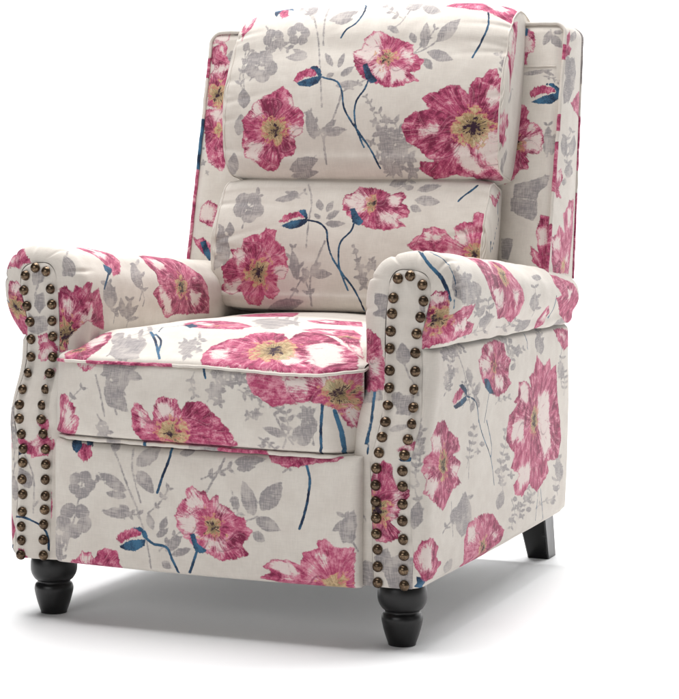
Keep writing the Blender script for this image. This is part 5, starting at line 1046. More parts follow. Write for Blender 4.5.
('g',[459,-161,457,-154,450,-148,441,-146,433,-147,428,-148,430,-153,436,-159,444,-163,452,-163]),
('gs',[266,-271,271,-273,277,-275,285,-279,292,-283,300,-289,309,-296,317,-303,323,-308],2),
('g',[286,-279,283,-282,282,-287,283,-292,286,-295,288,-297,289,-294,291,-290,291,-284,289,-281]),
('g',[286,-279,290,-281,297,-281,304,-277,309,-272,311,-269,307,-268,301,-268,293,-269,288,-274]),
('g',[305,-292,302,-295,298,-300,298,-306,298,-311,297,-314,302,-311,307,-306,309,-300,308,-295]),
('g',[305,-292,309,-295,314,-296,320,-293,325,-290,327,-287,324,-286,319,-285,313,-285,308,-289]),
('g',[323,-308,319,-311,308,-319,302,-327,299,-332,299,-334,304,-331,312,-324,324,-315,325,-310]),
('g',[323,-308,326,-310,332,-311,340,-307,345,-303,348,-300,345,-299,339,-298,332,-299,326,-303])],
'seat_top': [
('f',[11,16,-6,89,0,149,37,216,87,241,94,286,149,331,216,333,261,275,263,398,302,461,402,371,469,299,532,227,572,160,608,-2,596,-13,556,-16,488,-12,447,-5,369,-1,291,2,201,0,110,-2,32,-4],[250,158],84,30,[[359,229,405,294,475,267,545,102,491,43,420,79],[287,103,323,174,386,99,352,40],[20,107,76,131,95,61,45,52]]),
('f',[238,471,241,609,293,677,348,755,443,582,593,139,568,175,500,285,398,413,320,429],[435,450],35,8,[[280,561,320,614,373,460],[504,308,558,245,568,194]]),
('f',[-252,414,-367,687,-294,688,-251,756,-109,635,56,403,38,335,-43,331,-114,332,-182,357],[-93,408],30,0,[[-247,524,-220,593,-106,375]]),
('f',[-445,1319,-402,1414,-301,1434,-171,1436,-82,1152,-162,1057,-272,1099],[-331,1465],0,0,[]),
('f',[76,909,113,1036,193,1062,242,1120,317,936,239,873,160,809],[44,1290],0,0,[[108,941,155,1005,198,904]]),
('g',[-94,725,2,577,80,508,113,576,113,693,104,782,60,825,-24,909,-109,957,-125,867]),
('g',[84,412,114,380,144,377,160,408,143,482,133,550,102,577,65,603,39,587,54,487]),
('g',[-3,555,28,519,33,550,7,666,-30,793,-56,877,-72,893,-88,878,-82,808,-45,676]),
('g',[-101,139,-91,139,-84,149,-87,172,-95,196,-101,212,-107,210,-114,202,-117,185,-110,160]),
('g',[-105,147,-94,130,-79,116,-67,113,-60,119,-57,124,-66,135,-80,151,-95,160,-103,157]),
('g',[-104,153,-105,140,-98,116,-83,90,-68,69,-59,57,-61,69,-65,90,-76,116,-91,139]),
('g',[-98,147,-111,158,-125,163,-131,152,-131,135,-129,123,-120,117,-106,110,-95,113,-93,128]),
('g',[-95,138,-102,157,-116,183,-135,206,-152,220,-161,227,-154,211,-141,186,-124,159,-107,143]),
('g',[-72,75,-76,71,-76,59,-69,41,-61,24,-57,17,-55,21,-53,29,-57,45,-65,63]),
('g',[-68,69,-77,79,-89,88,-98,89,-104,85,-107,81,-100,74,-89,65,-77,59,-70,62]),
('g',[-69,65,-67,71,-69,83,-76,99,-84,113,-90,121,-90,115,-90,105,-85,90,-77,75]),
('g',[-74,71,-65,60,-53,49,-43,46,-37,50,-35,53,-41,61,-52,72,-64,79,-72,78]),
('g',[-53,114,-48,111,-43,111,-41,116,-42,124,-43,130,-46,131,-52,133,-55,130,-55,122]),
('g',[-54,119,-53,112,-48,100,-41,88,-34,78,-29,74,-31,80,-34,90,-41,103,-48,114]),
('g',[-51,117,-57,122,-63,124,-65,119,-65,111,-64,106,-60,104,-54,101,-50,102,-49,109]),
('g',[-50,112,-51,119,-54,129,-61,139,-68,146,-72,150,-70,145,-68,135,-62,124,-56,116]),
('o',[-252,414,-299,593,-172,381,-190,344]),
('f',[-596,30,-606,129,-601,214,-580,298,-528,319,-484,242,-466,167,-459,48,-459,-4,-563,-11],[-557,85],35,12,[[-574,189,-530,284,-490,185,-510,115]]),
('g',[-390,40,-340,5,-292,2,-262,31,-277,118,-287,168,-326,193,-385,222,-429,208,-425,134]),
('g',[-441,160,-418,151,-403,161,-411,199,-433,251,-453,290,-468,295,-487,292,-487,258,-466,204]),
('g',[-360,103,-330,51,-296,9,-273,6,-253,9,-245,18,-266,51,-301,100,-335,131,-355,127]),
('ns',[-337,293,-316,264,-289,225,-260,184,-226,129,-187,64,-159,17],5),
('ns',[-300,291,-306,311,-315,344,-321,371,-312,381,-292,377,-276,382,-272,407,-284,471,-314,571],2),
('ns',[-300,263,-284,245,-261,220,-241,193,-224,158,-210,120,-199,92],4),
('g',[-131,152,-126,153,-125,160,-129,172,-135,185,-139,193,-141,190,-144,185,-143,175,-137,162]),
('g',[-134,158,-128,147,-119,135,-110,128,-103,127,-99,127,-104,135,-113,148,-123,158,-131,161]),
('g',[-132,159,-137,159,-140,152,-137,139,-132,125,-128,117,-125,118,-121,123,-121,134,-126,147]),
('g',[-129,153,-135,163,-144,174,-154,180,-160,181,-164,181,-159,174,-150,163,-140,154,-132,151]),
('g',[-84,157,-89,160,-95,159,-96,151,-94,140,-92,134,-88,133,-83,133,-79,138,-80,148]),
('g',[-82,152,-85,162,-93,177,-103,190,-113,199,-118,203,-115,194,-108,179,-98,164,-88,155]),
('g',[-85,153,-79,151,-74,156,-75,168,-79,181,-82,190,-86,189,-91,186,-93,177,-90,164]),
('g',[-87,159,-84,149,-78,136,-69,123,-60,116,-55,112,-58,120,-63,133,-72,147,-81,156]),
('g',[-72,73,-74,88,-83,111,-99,137,-114,155,-124,165,-120,153,-112,131,-99,104,-83,84]),
('g',[-76,76,-67,73,-59,78,-58,95,-63,114,-66,126,-73,126,-81,124,-86,113,-83,94]),
('g',[-80,85,-73,68,-61,48,-45,33,-34,28,-29,28,-35,40,-47,62,-61,80,-73,87]),
('g',[-77,87,-82,81,-82,64,-72,36,-63,16,-58,8,-53,10,-51,22,-55,44,-66,70]),
('g',[-72,80,-84,95,-99,106,-109,105,-114,95,-115,87,-106,78,-91,64,-77,58,-72,66]),
('g',[-42,115,-47,114,-49,108,-45,96,-39,84,-35,76,-33,78,-30,84,-30,93,-36,105]),
('g',[-39,109,-45,119,-55,130,-64,137,-71,138,-75,138,-70,131,-61,119,-50,110,-43,107]),
('g',[-41,108,-38,111,-37,120,-41,135,-47,148,-51,156,-52,152,-53,144,-52,132,-46,118]),
('g',[-44,113,-37,103,-29,94,-21,91,-16,94,-14,96,-19,103,-27,113,-36,119,-42,118]),
('f',[-357,624,-363,783,-246,756,-47,353,-123,364,-196,392],[-372,929],0,0,[[-336,698,-224,618,-128,398]]),
('gs',[-426,201,-412,225,-393,260,-374,295,-356,325,-339,350,-329,371],3),
('gs',[-68,36,-73,56,-79,80,-83,106,-86,130,-87,151,-85,173,-83,193,-82,207],2),
('g',[-82,97,-71,89,-61,87,-56,97,-56,111,-57,121,-65,125,-76,129,-85,126,-86,112]),
('g',[-82,97,-84,108,-90,124,-101,140,-111,153,-118,159,-115,150,-110,135,-101,117,-90,104]),
('g',[-86,138,-78,127,-67,119,-59,118,-55,124,-53,128,-59,135,-70,145,-80,150,-86,146]),
('g',[-86,138,-88,149,-94,166,-106,185,-117,199,-124,207,-122,197,-117,181,-107,161,-95,146]),
('g',[-85,173,-76,162,-66,153,-57,153,-53,158,-51,162,-57,169,-68,179,-78,185,-84,181]),
('g',[-85,173,-84,180,-87,193,-95,210,-104,225,-110,233,-110,226,-108,214,-102,197,-93,182]),
('g',[-82,207,-71,193,-59,182,-48,182,-43,188,-41,194,-49,202,-62,215,-74,222,-81,217]),
('g',[-82,207,-81,217,-86,235,-98,259,-114,284,-123,299,-121,286,-114,262,-104,238,-92,218]),
('gs',[62,403,61,424,49,471,44,524,38,588,44,645,45,719,54,767,60,809],2),
('g',[44,545,65,492,96,439,116,418,121,424,122,429,102,450,75,508,49,555,39,566]),
('g',[44,545,44,556,23,613,-14,708,-46,788,-77,856,-72,835,-51,772,-25,698,12,609]),
('g',[39,651,71,576,107,503,133,456,142,455,149,445,129,492,97,555,60,635,44,656]),
('g',[39,651,38,667,17,741,-35,867,-93,1010,-146,1131,-130,1078,-98,983,-45,851,7,725]),
('g',[50,729,76,666,113,587,142,545,153,539,157,535,139,561,102,645,70,709,54,730]),
('g',[50,729,55,735,44,777,7,883,-40,1004,-98,1142,-88,1105,-67,1031,-30,925,17,804]),
('g',[60,809,92,735,128,656,149,619,160,608,165,618,146,656,113,730,81,793,61,824]),
('g',[60,809,65,809,55,856,23,941,-24,1062,-51,1126,-56,1125,-45,1083,-3,967,34,872]),
('gs',[-388,22,-390,54,-391,96,-387,134,-379,167,-368,196,-354,225,-342,252,-333,272],2),
('g',[-389,120,-378,108,-366,98,-357,98,-353,105,-351,110,-359,118,-371,129,-382,134,-388,130]),
('g',[-389,120,-387,131,-392,152,-406,179,-422,203,-433,218,-432,207,-428,186,-417,160,-402,135]),
('g',[-376,177,-365,162,-352,150,-340,146,-334,150,-331,154,-339,163,-352,177,-366,186,-374,185]),
('g',[-376,177,-374,187,-379,207,-393,236,-410,263,-422,280,-420,267,-415,245,-404,217,-389,192]),
('g',[-355,224,-343,206,-328,188,-313,181,-304,182,-300,184,-309,196,-324,214,-340,229,-351,231]),
('g',[-355,224,-350,231,-351,251,-365,286,-387,327,-404,356,-403,344,-399,317,-387,280,-370,247]),
('g',[-333,272,-323,256,-310,240,-299,235,-292,236,-289,239,-296,249,-309,266,-323,278,-331,279]),
('g',[-333,272,-331,284,-339,315,-366,366,-453,514,-458,513,-447,487,-415,408,-376,344,-351,297])],
'arm_cover_left': [
('f',[170,1560,137,1509,107,1449,37,1407,-2,1359,16,1483,105,1563],[11,1494],0,0,[[87,1503,54,1458,43,1475]]),
('g',[67,1107,79,1128,87,1157,85,1186,78,1209,73,1224,57,1207,39,1176,34,1142,48,1115]),
('g',[28,1111,40,1113,53,1123,61,1144,64,1156,66,1166,57,1165,43,1158,30,1145,26,1126]),
('g',[312,979,347,997,367,1026,351,1058,322,1083,302,1096,281,1080,256,1052,248,1019,275,992]),
('g',[567,1060,592,1079,609,1112,610,1152,601,1182,593,1197,564,1177,517,1142,508,1104,532,1076]),
('g',[414,934,431,947,439,971,430,997,409,1017,399,1027,386,1016,377,996,376,970,393,948]),
('g',[428,933,451,942,475,960,488,986,487,1007,487,1019,469,1010,450,994,429,970,423,948]),
('g',[433,927,460,930,496,941,528,961,545,979,553,989,531,986,495,977,460,960,439,941]),
('g',[441,921,459,917,489,916,523,921,547,928,559,933,543,936,514,938,480,936,454,929]),
('g',[369,941,375,949,372,961,357,974,338,981,327,985,325,979,324,968,333,956,351,946]),
('gs',[578,1092,585,1071,597,1042,603,1019,602,1002,595,989,589,979],3),
('gs',[79,1217,87,1225,103,1239,136,1253,166,1251,186,1228,204,1216],2),
('f',[4,1040,40,1071,66,1038,79,1076,98,1064,129,1093,166,1086,147,1047,219,1066,233,1025,244,944,247,892,195,905,118,937,89,913,44,879,31,813,-12,817,-17,946],[30,890],49,24,[[91,962,154,975,140,922,96,918],[29,999,56,1004,45,959]]),
('f',[333,1341,388,1323,490,1296,496,1260,477,1185,417,1128,352,1113,341,1152,314,1215,289,1280],[331,1121],0,0,[[369,1306,411,1228,353,1205,326,1242]]),
('o',[318,1178,366,1152,329,1118,302,1141]),
('ns',[322,1129,313,1119,300,1105,289,1093,280,1082,272,1071,266,1063],5),
('f',[748,1268,871,1285,1085,1296,1129,1194,1200,1144,1240,1087,1240,921,1060,930,896,931,803,922,746,988,686,1041,759,1084,746,1152,707,1194],[974,1074],54,22,[[763,1076,838,1022,870,946,797,944],[1065,1052,1154,1035,1107,969,1062,988],[800,1232,883,1208,871,1171,781,1172]]),
('ns',[143,1690,126,1692,100,1696,81,1701,69,1708,58,1716,45,1720,27,1717,9,1711,-4,1706],4),
('ns',[32,1813,7,1842],2),
('p',[-21,254,2,268,5,172,-8,162]),
('p',[-13,502,9,495,9,452,-9,413]),
('gs',[323,918,327,929,334,945,341,964,342,985,330,1009,322,1037,310,1062,303,1080],2),
('g',[341,966,355,966,372,969,383,976,387,983,387,988,377,988,361,985,345,980,340,973]),
('g',[341,966,340,972,333,978,319,982,306,983,298,983,300,979,305,973,315,968,329,966]),
('g',[332,1005,344,1006,355,1010,363,1016,367,1023,368,1027,359,1026,346,1023,333,1017,329,1011]),
('g',[332,1005,329,1013,322,1021,305,1025,288,1026,278,1025,279,1020,284,1012,299,1005,318,1004]),
('g',[319,1043,332,1044,347,1050,355,1059,356,1068,355,1073,345,1071,330,1066,318,1059,315,1050]),
('g',[319,1043,316,1051,306,1059,287,1063,268,1064,256,1063,260,1057,269,1049,284,1042,303,1041]),
('g',[303,1080,313,1081,325,1086,331,1094,333,1101,333,1106,325,1104,313,1099,302,1093,300,1085]),
('g',[303,1080,300,1087,289,1095,269,1097,248,1096,235,1094,239,1089,250,1082,268,1076,288,1076]),
('gs',[441,893,446,903,455,917,464,934,470,950,473,966,473,984,472,1000,468,1010],2),
('g',[459,926,470,923,485,923,499,927,508,933,513,937,504,938,489,939,474,937,463,931]),
('g',[459,926,461,931,459,937,449,943,438,946,431,947,431,943,432,937,439,930,449,926]),
('g',[473,967,484,966,498,967,510,972,516,978,519,982,511,983,497,983,483,980,475,973]),
('g',[473,967,471,973,464,979,451,982,439,983,432,983,434,979,440,973,450,967,463,966]),
('g',[468,1010,480,1009,493,1012,505,1018,512,1024,515,1028,506,1028,492,1027,478,1023,469,1016]),
('g',[468,1010,470,1017,467,1024,456,1029,442,1031,434,1032,434,1027,436,1020,443,1013,456,1010]),
('gs',[556,1006,565,1018,582,1035,595,1055,602,1075,601,1099,598,1129,605,1158,609,1179],2),
('g',[593,1051,604,1049,619,1048,635,1053,646,1059,652,1063,643,1064,629,1064,611,1062,599,1057]),
('g',[593,1051,598,1057,597,1066,587,1073,574,1078,565,1080,563,1076,561,1068,567,1059,580,1053]),
('g',[600,1110,614,1112,631,1118,642,1129,644,1140,652,1146,638,1143,621,1137,608,1128,601,1118]),
('g',[600,1110,601,1118,594,1127,576,1132,558,1133,547,1133,550,1127,555,1118,567,1111,585,1109]),
('g',[609,1179,625,1182,645,1191,665,1205,684,1220,698,1230,677,1223,649,1212,624,1199,611,1187]),
('g',[609,1179,610,1186,603,1192,586,1194,568,1192,556,1190,558,1185,563,1178,576,1173,594,1174])],
'arm_front_left': [
('g',[794,1317,772,1319,749,1330,740,1351,741,1373,743,1387,758,1384,783,1375,800,1358,802,1336]),
('g',[819,1208,797,1189,742,1197,726,1167,733,1141,774,1120,823,1135]),
('g',[782,1277,750,1290,738,1235,767,1203,792,1233]),
('gs',[773,1315,779,1302,786,1283,789,1265,784,1246,776,1228,770,1215],3),
('f',[774,1115,733,1129,717,1107,697,1080,771,1078],[732,1042],0,0,[[753,1113,733,1110,731,1086,760,1085]]),
('f',[771,1061,760,1105,707,1107,683,1064,699,1032,745,1016,771,1024],[732,1088],0,0,[[764,1043,709,1064,705,1032,753,1025]]),
('f',[743,945,726,976,696,992,690,977,722,955],[706,983],0,0,[[736,961,701,983,697,974]]),
('f',[735,792,717,811,691,803,676,773,690,742,666,718,658,674,753,671,814,692,835,721,808,743,767,701,724,722,712,760],[728,697],0,0,[[767,698,724,716,705,679,753,677]]),
('n',[851,633,839,661,790,686,776,663,804,651]),
('g',[759,521,748,541,748,566,766,585,791,595,809,599,816,584,819,559,805,536,783,523]),
('gs',[782,648,772,629,757,602,746,575,742,550,742,525,742,500,743,473,745,445,746,425],2),
('gs',[745,444,724,472],2),
('p',[847,516,828,505,822,456,834,427,845,428]),
('ns',[832,402,817,404,803,405,789,404,775,400,760,396,746,391,734,386,722,381,712,374,702,365,691,355,686,341,683,320,682,295,681,278],4),
('f',[782,697,731,713,666,715,658,690,683,653,752,642,774,660],[731,737],0,0,[[746,699,710,695,718,670]]),
('p',[819,278,790,277,767,240,813,228])],
'arm_cover_right': [
('g',[256,1669,305,1639,308,1600,235,1569,138,1552,110,1537,97,1555,85,1592,96,1637,148,1662]),
('g',[363,1633,385,1620,386,1603,363,1588,326,1580,297,1577,276,1587,257,1603,275,1619,320,1629]),
('g',[464,1772,523,1775,567,1766,582,1744,574,1721,565,1708,529,1710,476,1718,427,1732,431,1752]),
('g',[383,1722,419,1721,450,1712,456,1696,444,1682,435,1674,409,1677,375,1683,353,1695,360,1710]),
('g',[1234,1721,1271,1708,1288,1685,1267,1655,1231,1632,1205,1620,1178,1632,1142,1653,1136,1679,1184,1705]),
('g',[1037,1831,1104,1841,1172,1838,1218,1812,1246,1785,1257,1770,1210,1767,1133,1769,1067,1782,1034,1805]),
('g',[163,1581,198,1583,247,1580,286,1569,302,1556,311,1547,281,1548,228,1550,181,1557,160,1571]),
('g',[1359,1547,1359,1534,1343,1525,1300,1525,1250,1528,1214,1532,1215,1540,1233,1551,1275,1559,1320,1557]),
('g',[344,1708,358,1709,373,1707,381,1703,383,1698,382,1695,373,1695,358,1696,345,1699,341,1704]),
('g',[342,1706,346,1710,358,1714,375,1717,390,1718,399,1718,393,1715,383,1711,368,1707,353,1706]),
('g',[349,1706,335,1706,324,1709,319,1714,321,1719,325,1722,333,1721,347,1719,355,1715,355,1710]),
('g',[352,1709,348,1704,337,1699,318,1696,300,1695,290,1695,294,1698,304,1703,321,1707,339,1709]),
('g',[196,1661,202,1658,203,1653,195,1647,184,1643,177,1641,173,1644,171,1649,174,1655,185,1659]),
('g',[189,1660,200,1662,216,1664,233,1663,246,1660,254,1658,244,1656,227,1654,209,1654,196,1657]),
('g',[192,1658,189,1662,193,1668,205,1674,220,1679,229,1681,229,1677,226,1671,218,1665,204,1660]),
('g',[199,1659,188,1657,173,1657,153,1659,144,1662,141,1665,150,1666,170,1667,186,1666,196,1663]),
('ns',[96,1364,64,1384,46,1407,38,1433,37,1458,42,1483,48,1506,54,1529,59,1551,63,1573,67,1602,71,1627,76,1644],7),
('ns',[95,1405,90,1428,93,1458,101,1485,101,1514,104,1544,105,1575,100,1612,97,1650,99,1676],2),
('f',[-18,1571,24,1564,60,1598,78,1659,85,1703,160,1675,310,1667,276,1707,238,1732,362,1749,398,1798,205,1821,62,1830,9,1850,-14,1745,1,1702],[45,1714],49,18,[[-11,1580,29,1591,54,1635,21,1658],[115,1745,225,1718,266,1769,144,1780]]),
('f',[432,1431,646,1424,837,1462,893,1533,984,1596,1032,1662,1012,1728,915,1766,799,1744,701,1742,607,1684,520,1635,488,1588,447,1520],[749,1542],49,15,[[546,1609,691,1614,716,1687,638,1685],[826,1603,935,1629,914,1689],[592,1426,736,1442,622,1516]]),
('ps',[1019,1471,1037,1496,1074,1524,1113,1553,1139,1587,1177,1622,1206,1647],4),
('f',[1340,1812,1434,1708,1477,1694,1552,1750,1454,1815,1343,1867],[1315,1883],0,0,[[1409,1784,1476,1736,1515,1771]]),
('ns',[1582,1640,1573,1660,1576,1690,1584,1717,1579,1741,1569,1762,1546,1776],5),
('f',[1607,1501,1752,1525,1942,1559,2028,1722,1962,1866,1820,1817,1720,1738,1571,1649,1678,1643,1585,1563],[2034,1514],0,0,[[1784,1589,1865,1613,1818,1669]]),
('g',[1658,1861,1724,1872,1796,1857,1841,1835,1865,1808,1883,1793,1844,1789,1772,1792,1709,1809,1674,1838]),
('g',[60,1071,1,1055,-5,1002,-2,971,65,986,58,993,34,1001,58,1027]),
('f',[159,932,65,938,16,907,0,829,7,726,100,717,144,830],[143,819],41,0,[[74,816,24,838,26,769,64,768]]),
('ns',[43,718,43,697,41,667,37,635,34,600,34,567,33,545],6),
('g',[123,712,12,729,7,701,99,675]),
('p',[85,340,59,351,42,332,57,310,87,303]),
('gs',[67,301,25,237],2),
('ns',[28,568,16,507],4),
('g',[65,67,29,93,-3,88,1,-14,32,-24,59,4]),
('gs',[444,1784,434,1767,424,1745,407,1720,380,1695,337,1668,290,1640,238,1614,199,1593,170,1577,142,1564,132,1551,126,1542],2),
('g',[381,1697,404,1698,430,1695,443,1688,444,1680,443,1675,424,1675,398,1677,378,1682,374,1690]),
('g',[381,1697,375,1690,360,1683,335,1678,310,1676,295,1676,300,1680,313,1687,336,1693,362,1697]),
('g',[324,1660,341,1659,358,1656,366,1649,366,1642,365,1638,354,1639,335,1642,320,1648,317,1655]),
('g',[324,1660,314,1653,290,1646,250,1643,218,1643,200,1645,210,1650,229,1657,262,1663,299,1664]),
('g',[268,1629,292,1627,314,1621,323,1612,319,1604,316,1600,302,1602,279,1608,261,1615,258,1623]),
('g',[268,1629,253,1624,228,1621,200,1622,178,1625,166,1627,177,1630,197,1634,223,1636,250,1633]),
('g',[209,1599,228,1596,249,1590,257,1582,253,1575,249,1571,232,1574,210,1580,197,1587,200,1595]),
('g',[209,1599,201,1592,177,1587,143,1586,123,1587,115,1587,121,1593,139,1601,160,1605,188,1603]),
('g',[158,1572,181,1568,204,1561,220,1552,225,1544,226,1539,207,1542,180,1548,160,1557,153,1566]),
('g',[158,1572,148,1567,134,1563,121,1561,112,1561,106,1561,109,1566,115,1572,126,1577,140,1576]),
('g',[126,1542,136,1541,156,1534,172,1524,179,1516,181,1511,165,1515,140,1522,127,1529,124,1537]),
('g',[126,1542,123,1537,116,1532,107,1530,100,1529,95,1529,98,1533,103,1539,111,1544,119,1544]),
('gs',[518,1756,522,1748,528,1736,534,1724,533,1711,522,1696,504,1680,488,1666,478,1657],2),
('g',[533,1726,552,1731,579,1734,608,1732,625,1727,636,1724,616,1721,584,1717,554,1717,538,1721]),
('g',[533,1726,536,1720,531,1711,513,1703,490,1698,475,1695,473,1700,475,1708,489,1717,512,1723]),
('g',[515,1690,536,1689,557,1685,569,1677,570,1668,567,1663,551,1664,527,1667,509,1675,507,1683]),
('g',[515,1690,511,1685,497,1678,472,1675,446,1674,430,1674,436,1678,450,1684,474,1690,498,1691]),
('g',[478,1657,496,1656,517,1653,531,1646,538,1640,540,1636,527,1636,505,1638,485,1644,476,1651]),
('g',[478,1657,473,1652,460,1648,438,1646,417,1646,405,1646,410,1649,420,1654,440,1658,462,1659]),
('gs',[1246,1754,1248,1741,1251,1723,1254,1702,1250,1682,1237,1659,1222,1634,1208,1611,1200,1596],2),
('g',[1253,1707,1278,1712,1305,1715,1335,1712,1343,1706,1350,1702,1335,1700,1306,1696,1275,1696,1258,1701]),
('g',[1253,1707,1254,1701,1245,1693,1224,1686,1204,1682,1191,1680,1192,1684,1198,1692,1212,1700,1233,1705]),
('g',[1231,1651,1253,1650,1278,1648,1294,1641,1300,1634,1301,1629,1287,1629,1261,1630,1236,1635,1228,1644]),
('g',[1231,1651,1225,1645,1210,1639,1186,1637,1164,1638,1149,1639,1154,1643,1172,1648,1193,1653,1214,1653]),
('g',[1200,1596,1217,1594,1246,1591,1272,1585,1280,1579,1285,1575,1270,1574,1243,1576,1217,1581,1203,1589]),
('g',[1200,1596,1204,1589,1198,1583,1176,1580,1155,1580,1139,1581,1139,1585,1137,1592,1157,1597,1179,1598]),
('gs',[140,1557,143,1569,153,1586,175,1602,193,1617,222,1629,260,1639,297,1648,322,1654],3),
('g',[161,1590,144,1593,133,1597,125,1605,122,1611,123,1615,129,1614,146,1610,167,1602,169,1595]),
('g',[161,1590,170,1597,186,1603,215,1606,248,1605,270,1603,261,1598,244,1592,214,1586,182,1587]),
('g',[189,1615,168,1617,145,1623,138,1632,139,1639,144,1643,159,1641,181,1636,195,1629,196,1620]),
('g',[189,1615,195,1619,212,1623,237,1624,263,1623,278,1622,270,1618,252,1614,227,1611,204,1612]),
('g',[246,1636,231,1640,223,1646,228,1654,241,1660,251,1664,259,1660,269,1654,272,1646,261,1639]),
('g',[246,1636,269,1641,307,1643,343,1641,369,1635,383,1632,367,1628,339,1624,302,1623,266,1629]),
('g',[322,1654,301,1661,289,1671,303,1684,329,1693,347,1699,355,1694,364,1684,362,1671,344,1661]),
('g',[322,1654,338,1660,365,1664,397,1664,424,1660,440,1657,422,1654,394,1649,362,1647,337,1649]),
('gs',[147,1752,179,1759,221,1772,277,1787,336,1796,388,1796,441,1794,501,1792,536,1790],2),
('g',[277,1787,271,1793,281,1803,314,1815,342,1824,356,1829,357,1824,349,1814,328,1802,302,1793]),
('g',[277,1787,302,1794,331,1796,354,1793,365,1788,368,1784,349,1781,319,1778,288,1778,276,1782]),
('g',[417,1795,426,1801,444,1810,469,1816,490,1819,500,1821,492,1815,476,1806,453,1798,431,1795]),
('g',[417,1795,430,1795,441,1792,440,1786,435,1780,430,1776,421,1776,410,1778,404,1782,407,1789]),
('g',[536,1790,547,1798,567,1809,595,1817,624,1820,639,1820,623,1814,606,1804,576,1794,553,1790]),
('g',[536,1790,551,1788,560,1781,554,1771,541,1761,532,1756,524,1759,512,1764,510,1772,522,1782]),
('gs',[724,1784,753,1790,796,1798,839,1799,870,1793,899,1783,933,1772,958,1765,990,1763],2),
('g',[831,1799,835,1808,851,1817,877,1823,901,1825,916,1826,907,1819,893,1809,872,1800,849,1798]),
('g',[831,1799,845,1799,859,1794,866,1787,866,1779,864,1775,855,1777,841,1780,829,1786,826,1793]),
('g',[910,1779,929,1786,962,1795,1005,1802,1037,1801,1052,1799,1035,1793,998,1783,951,1772,924,1773]),
('g',[910,1779,922,1773,922,1764,905,1753,886,1745,875,1742,871,1747,868,1755,874,1766,891,1774]),
('g',[990,1763,1023,1772,1058,1778,1088,1779,1110,1775,1121,1772,1106,1768,1073,1762,1033,1758,1002,1759]),
('g',[990,1763,1001,1760,1002,1752,979,1742,961,1734,946,1729,945,1732,940,1737,948,1746,966,1755])],
'arm_front_right': [
('g',[835,1247,839,1256,840,1268,834,1280,824,1288,818,1291,817,1284,815,1273,819,1260,827,1251]),
('g',[764,1055,780,1069,789,1090,781,1112,765,1128,752,1136,742,1125,730,1105,729,1081,744,1063]),
('gs',[765,1055,768,1046,773,1033,778,1020,786,1010,794,1001,802,990,810,975,818,960,824,948],2),
('g',[720,947,749,958,769,946,808,948,814,903,805,875,750,879,753,896,727,917]),
('g',[731,821,745,817,767,818,789,826,804,836,812,843,801,844,781,845,758,841,740,831]),
('f',[767,751,793,770,835,784,837,752],[805,741],0,0,[[793,763,822,773,817,759]]),
('f',[678,682,712,713,749,696,756,655,770,621,810,616,818,582,790,558,772,499,749,498,749,481,786,454,773,423,731,407,694,410,666,432,662,537,662,636],[694,528],46,17,[[759,586,801,599,797,565,763,545],[670,678,687,682,684,645],[736,514,766,540,760,504]]),
('n',[771,719,822,728,820,710,782,711]),
('p',[767,752,832,777,829,761,781,744]),
('g',[680,350,736,393,750,356,796,372,842,354,837,238,792,231,745,240,725,291,689,332])],
'arm_side_right': [
('g',[1473,117,1511,105,1526,83,1500,56,1454,35,1428,24,1402,35,1376,54,1379,80,1420,103]),
('g',[471,161,488,152,490,136,468,117,436,103,416,95,407,103,400,117,409,135,438,151]),
('g',[526,220,554,216,581,204,594,186,593,170,590,161,570,166,540,176,517,192,515,208]),
('g',[508,271,529,268,546,259,547,246,537,234,528,227,515,230,495,238,484,249,492,262]),
('g',[1879,254,1910,243,1923,224,1893,198,1849,176,1819,164,1798,173,1783,191,1789,216,1831,239]),
('g',[604,264,610,257,607,245,587,230,564,219,549,213,546,219,547,230,558,244,581,257]),
('g',[961,35,980,41,1000,45,1013,41,1016,35,1015,30,1007,26,991,22,976,22,960,27]),
('g',[1013,152,1040,152,1064,147,1073,138,1068,128,1062,122,1045,123,1018,127,1000,134,1001,144]),
('g',[901,40,926,39,947,36,950,29,949,22,953,19,936,19,906,22,881,26,884,34]),
('g',[1067,76,1079,82,1103,88,1137,91,1168,91,1186,90,1171,86,1146,80,1113,75,1084,74]),
('g',[1073,75,1061,79,1057,86,1067,94,1085,101,1098,104,1105,101,1112,94,1109,86,1092,79]),
('g',[1083,77,1064,74,1039,73,1019,76,1006,81,1001,85,1015,86,1039,88,1064,87,1079,82]),
('g',[1082,80,1082,73,1069,64,1043,57,1016,54,999,52,1002,57,1010,66,1030,74,1058,79]),
('g',[1072,80,1094,78,1115,74,1123,65,1120,57,1116,52,1101,54,1079,58,1063,65,1063,73]),
('g',[147,30,170,32,197,31,218,26,239,21,251,17,239,16,213,16,180,19,155,24]),
('g',[149,27,153,33,171,40,200,45,227,46,243,46,236,42,221,35,197,28,171,26]),
('g',[159,27,137,29,121,35,120,43,128,51,135,55,147,53,165,48,176,41,170,32]),
('g',[163,29,156,24,143,21,118,20,91,22,80,24,86,27,101,31,127,34,150,33]),
('g',[158,31,172,27,189,20,198,13,197,7,192,5,173,8,149,14,132,21,139,27]),
('g',[237,28,248,31,264,32,279,30,289,27,295,24,288,23,277,22,260,22,244,25]),
('g',[241,26,234,30,237,35,249,40,262,43,271,45,272,42,271,38,264,32,252,28]),
('g',[246,27,233,27,217,28,207,33,205,37,205,40,215,39,230,38,242,35,247,31]),
('g',[246,29,245,25,241,21,227,20,210,20,199,20,197,23,204,27,216,30,233,30]),
('g',[241,29,252,27,262,23,271,18,275,14,275,12,264,14,245,17,233,22,233,26]),
('g',[213,103,233,105,256,105,273,100,280,94,283,90,269,89,246,89,223,92,212,97]),
('g',[212,100,214,105,226,112,248,117,268,120,280,121,276,117,267,110,250,104,229,101]),
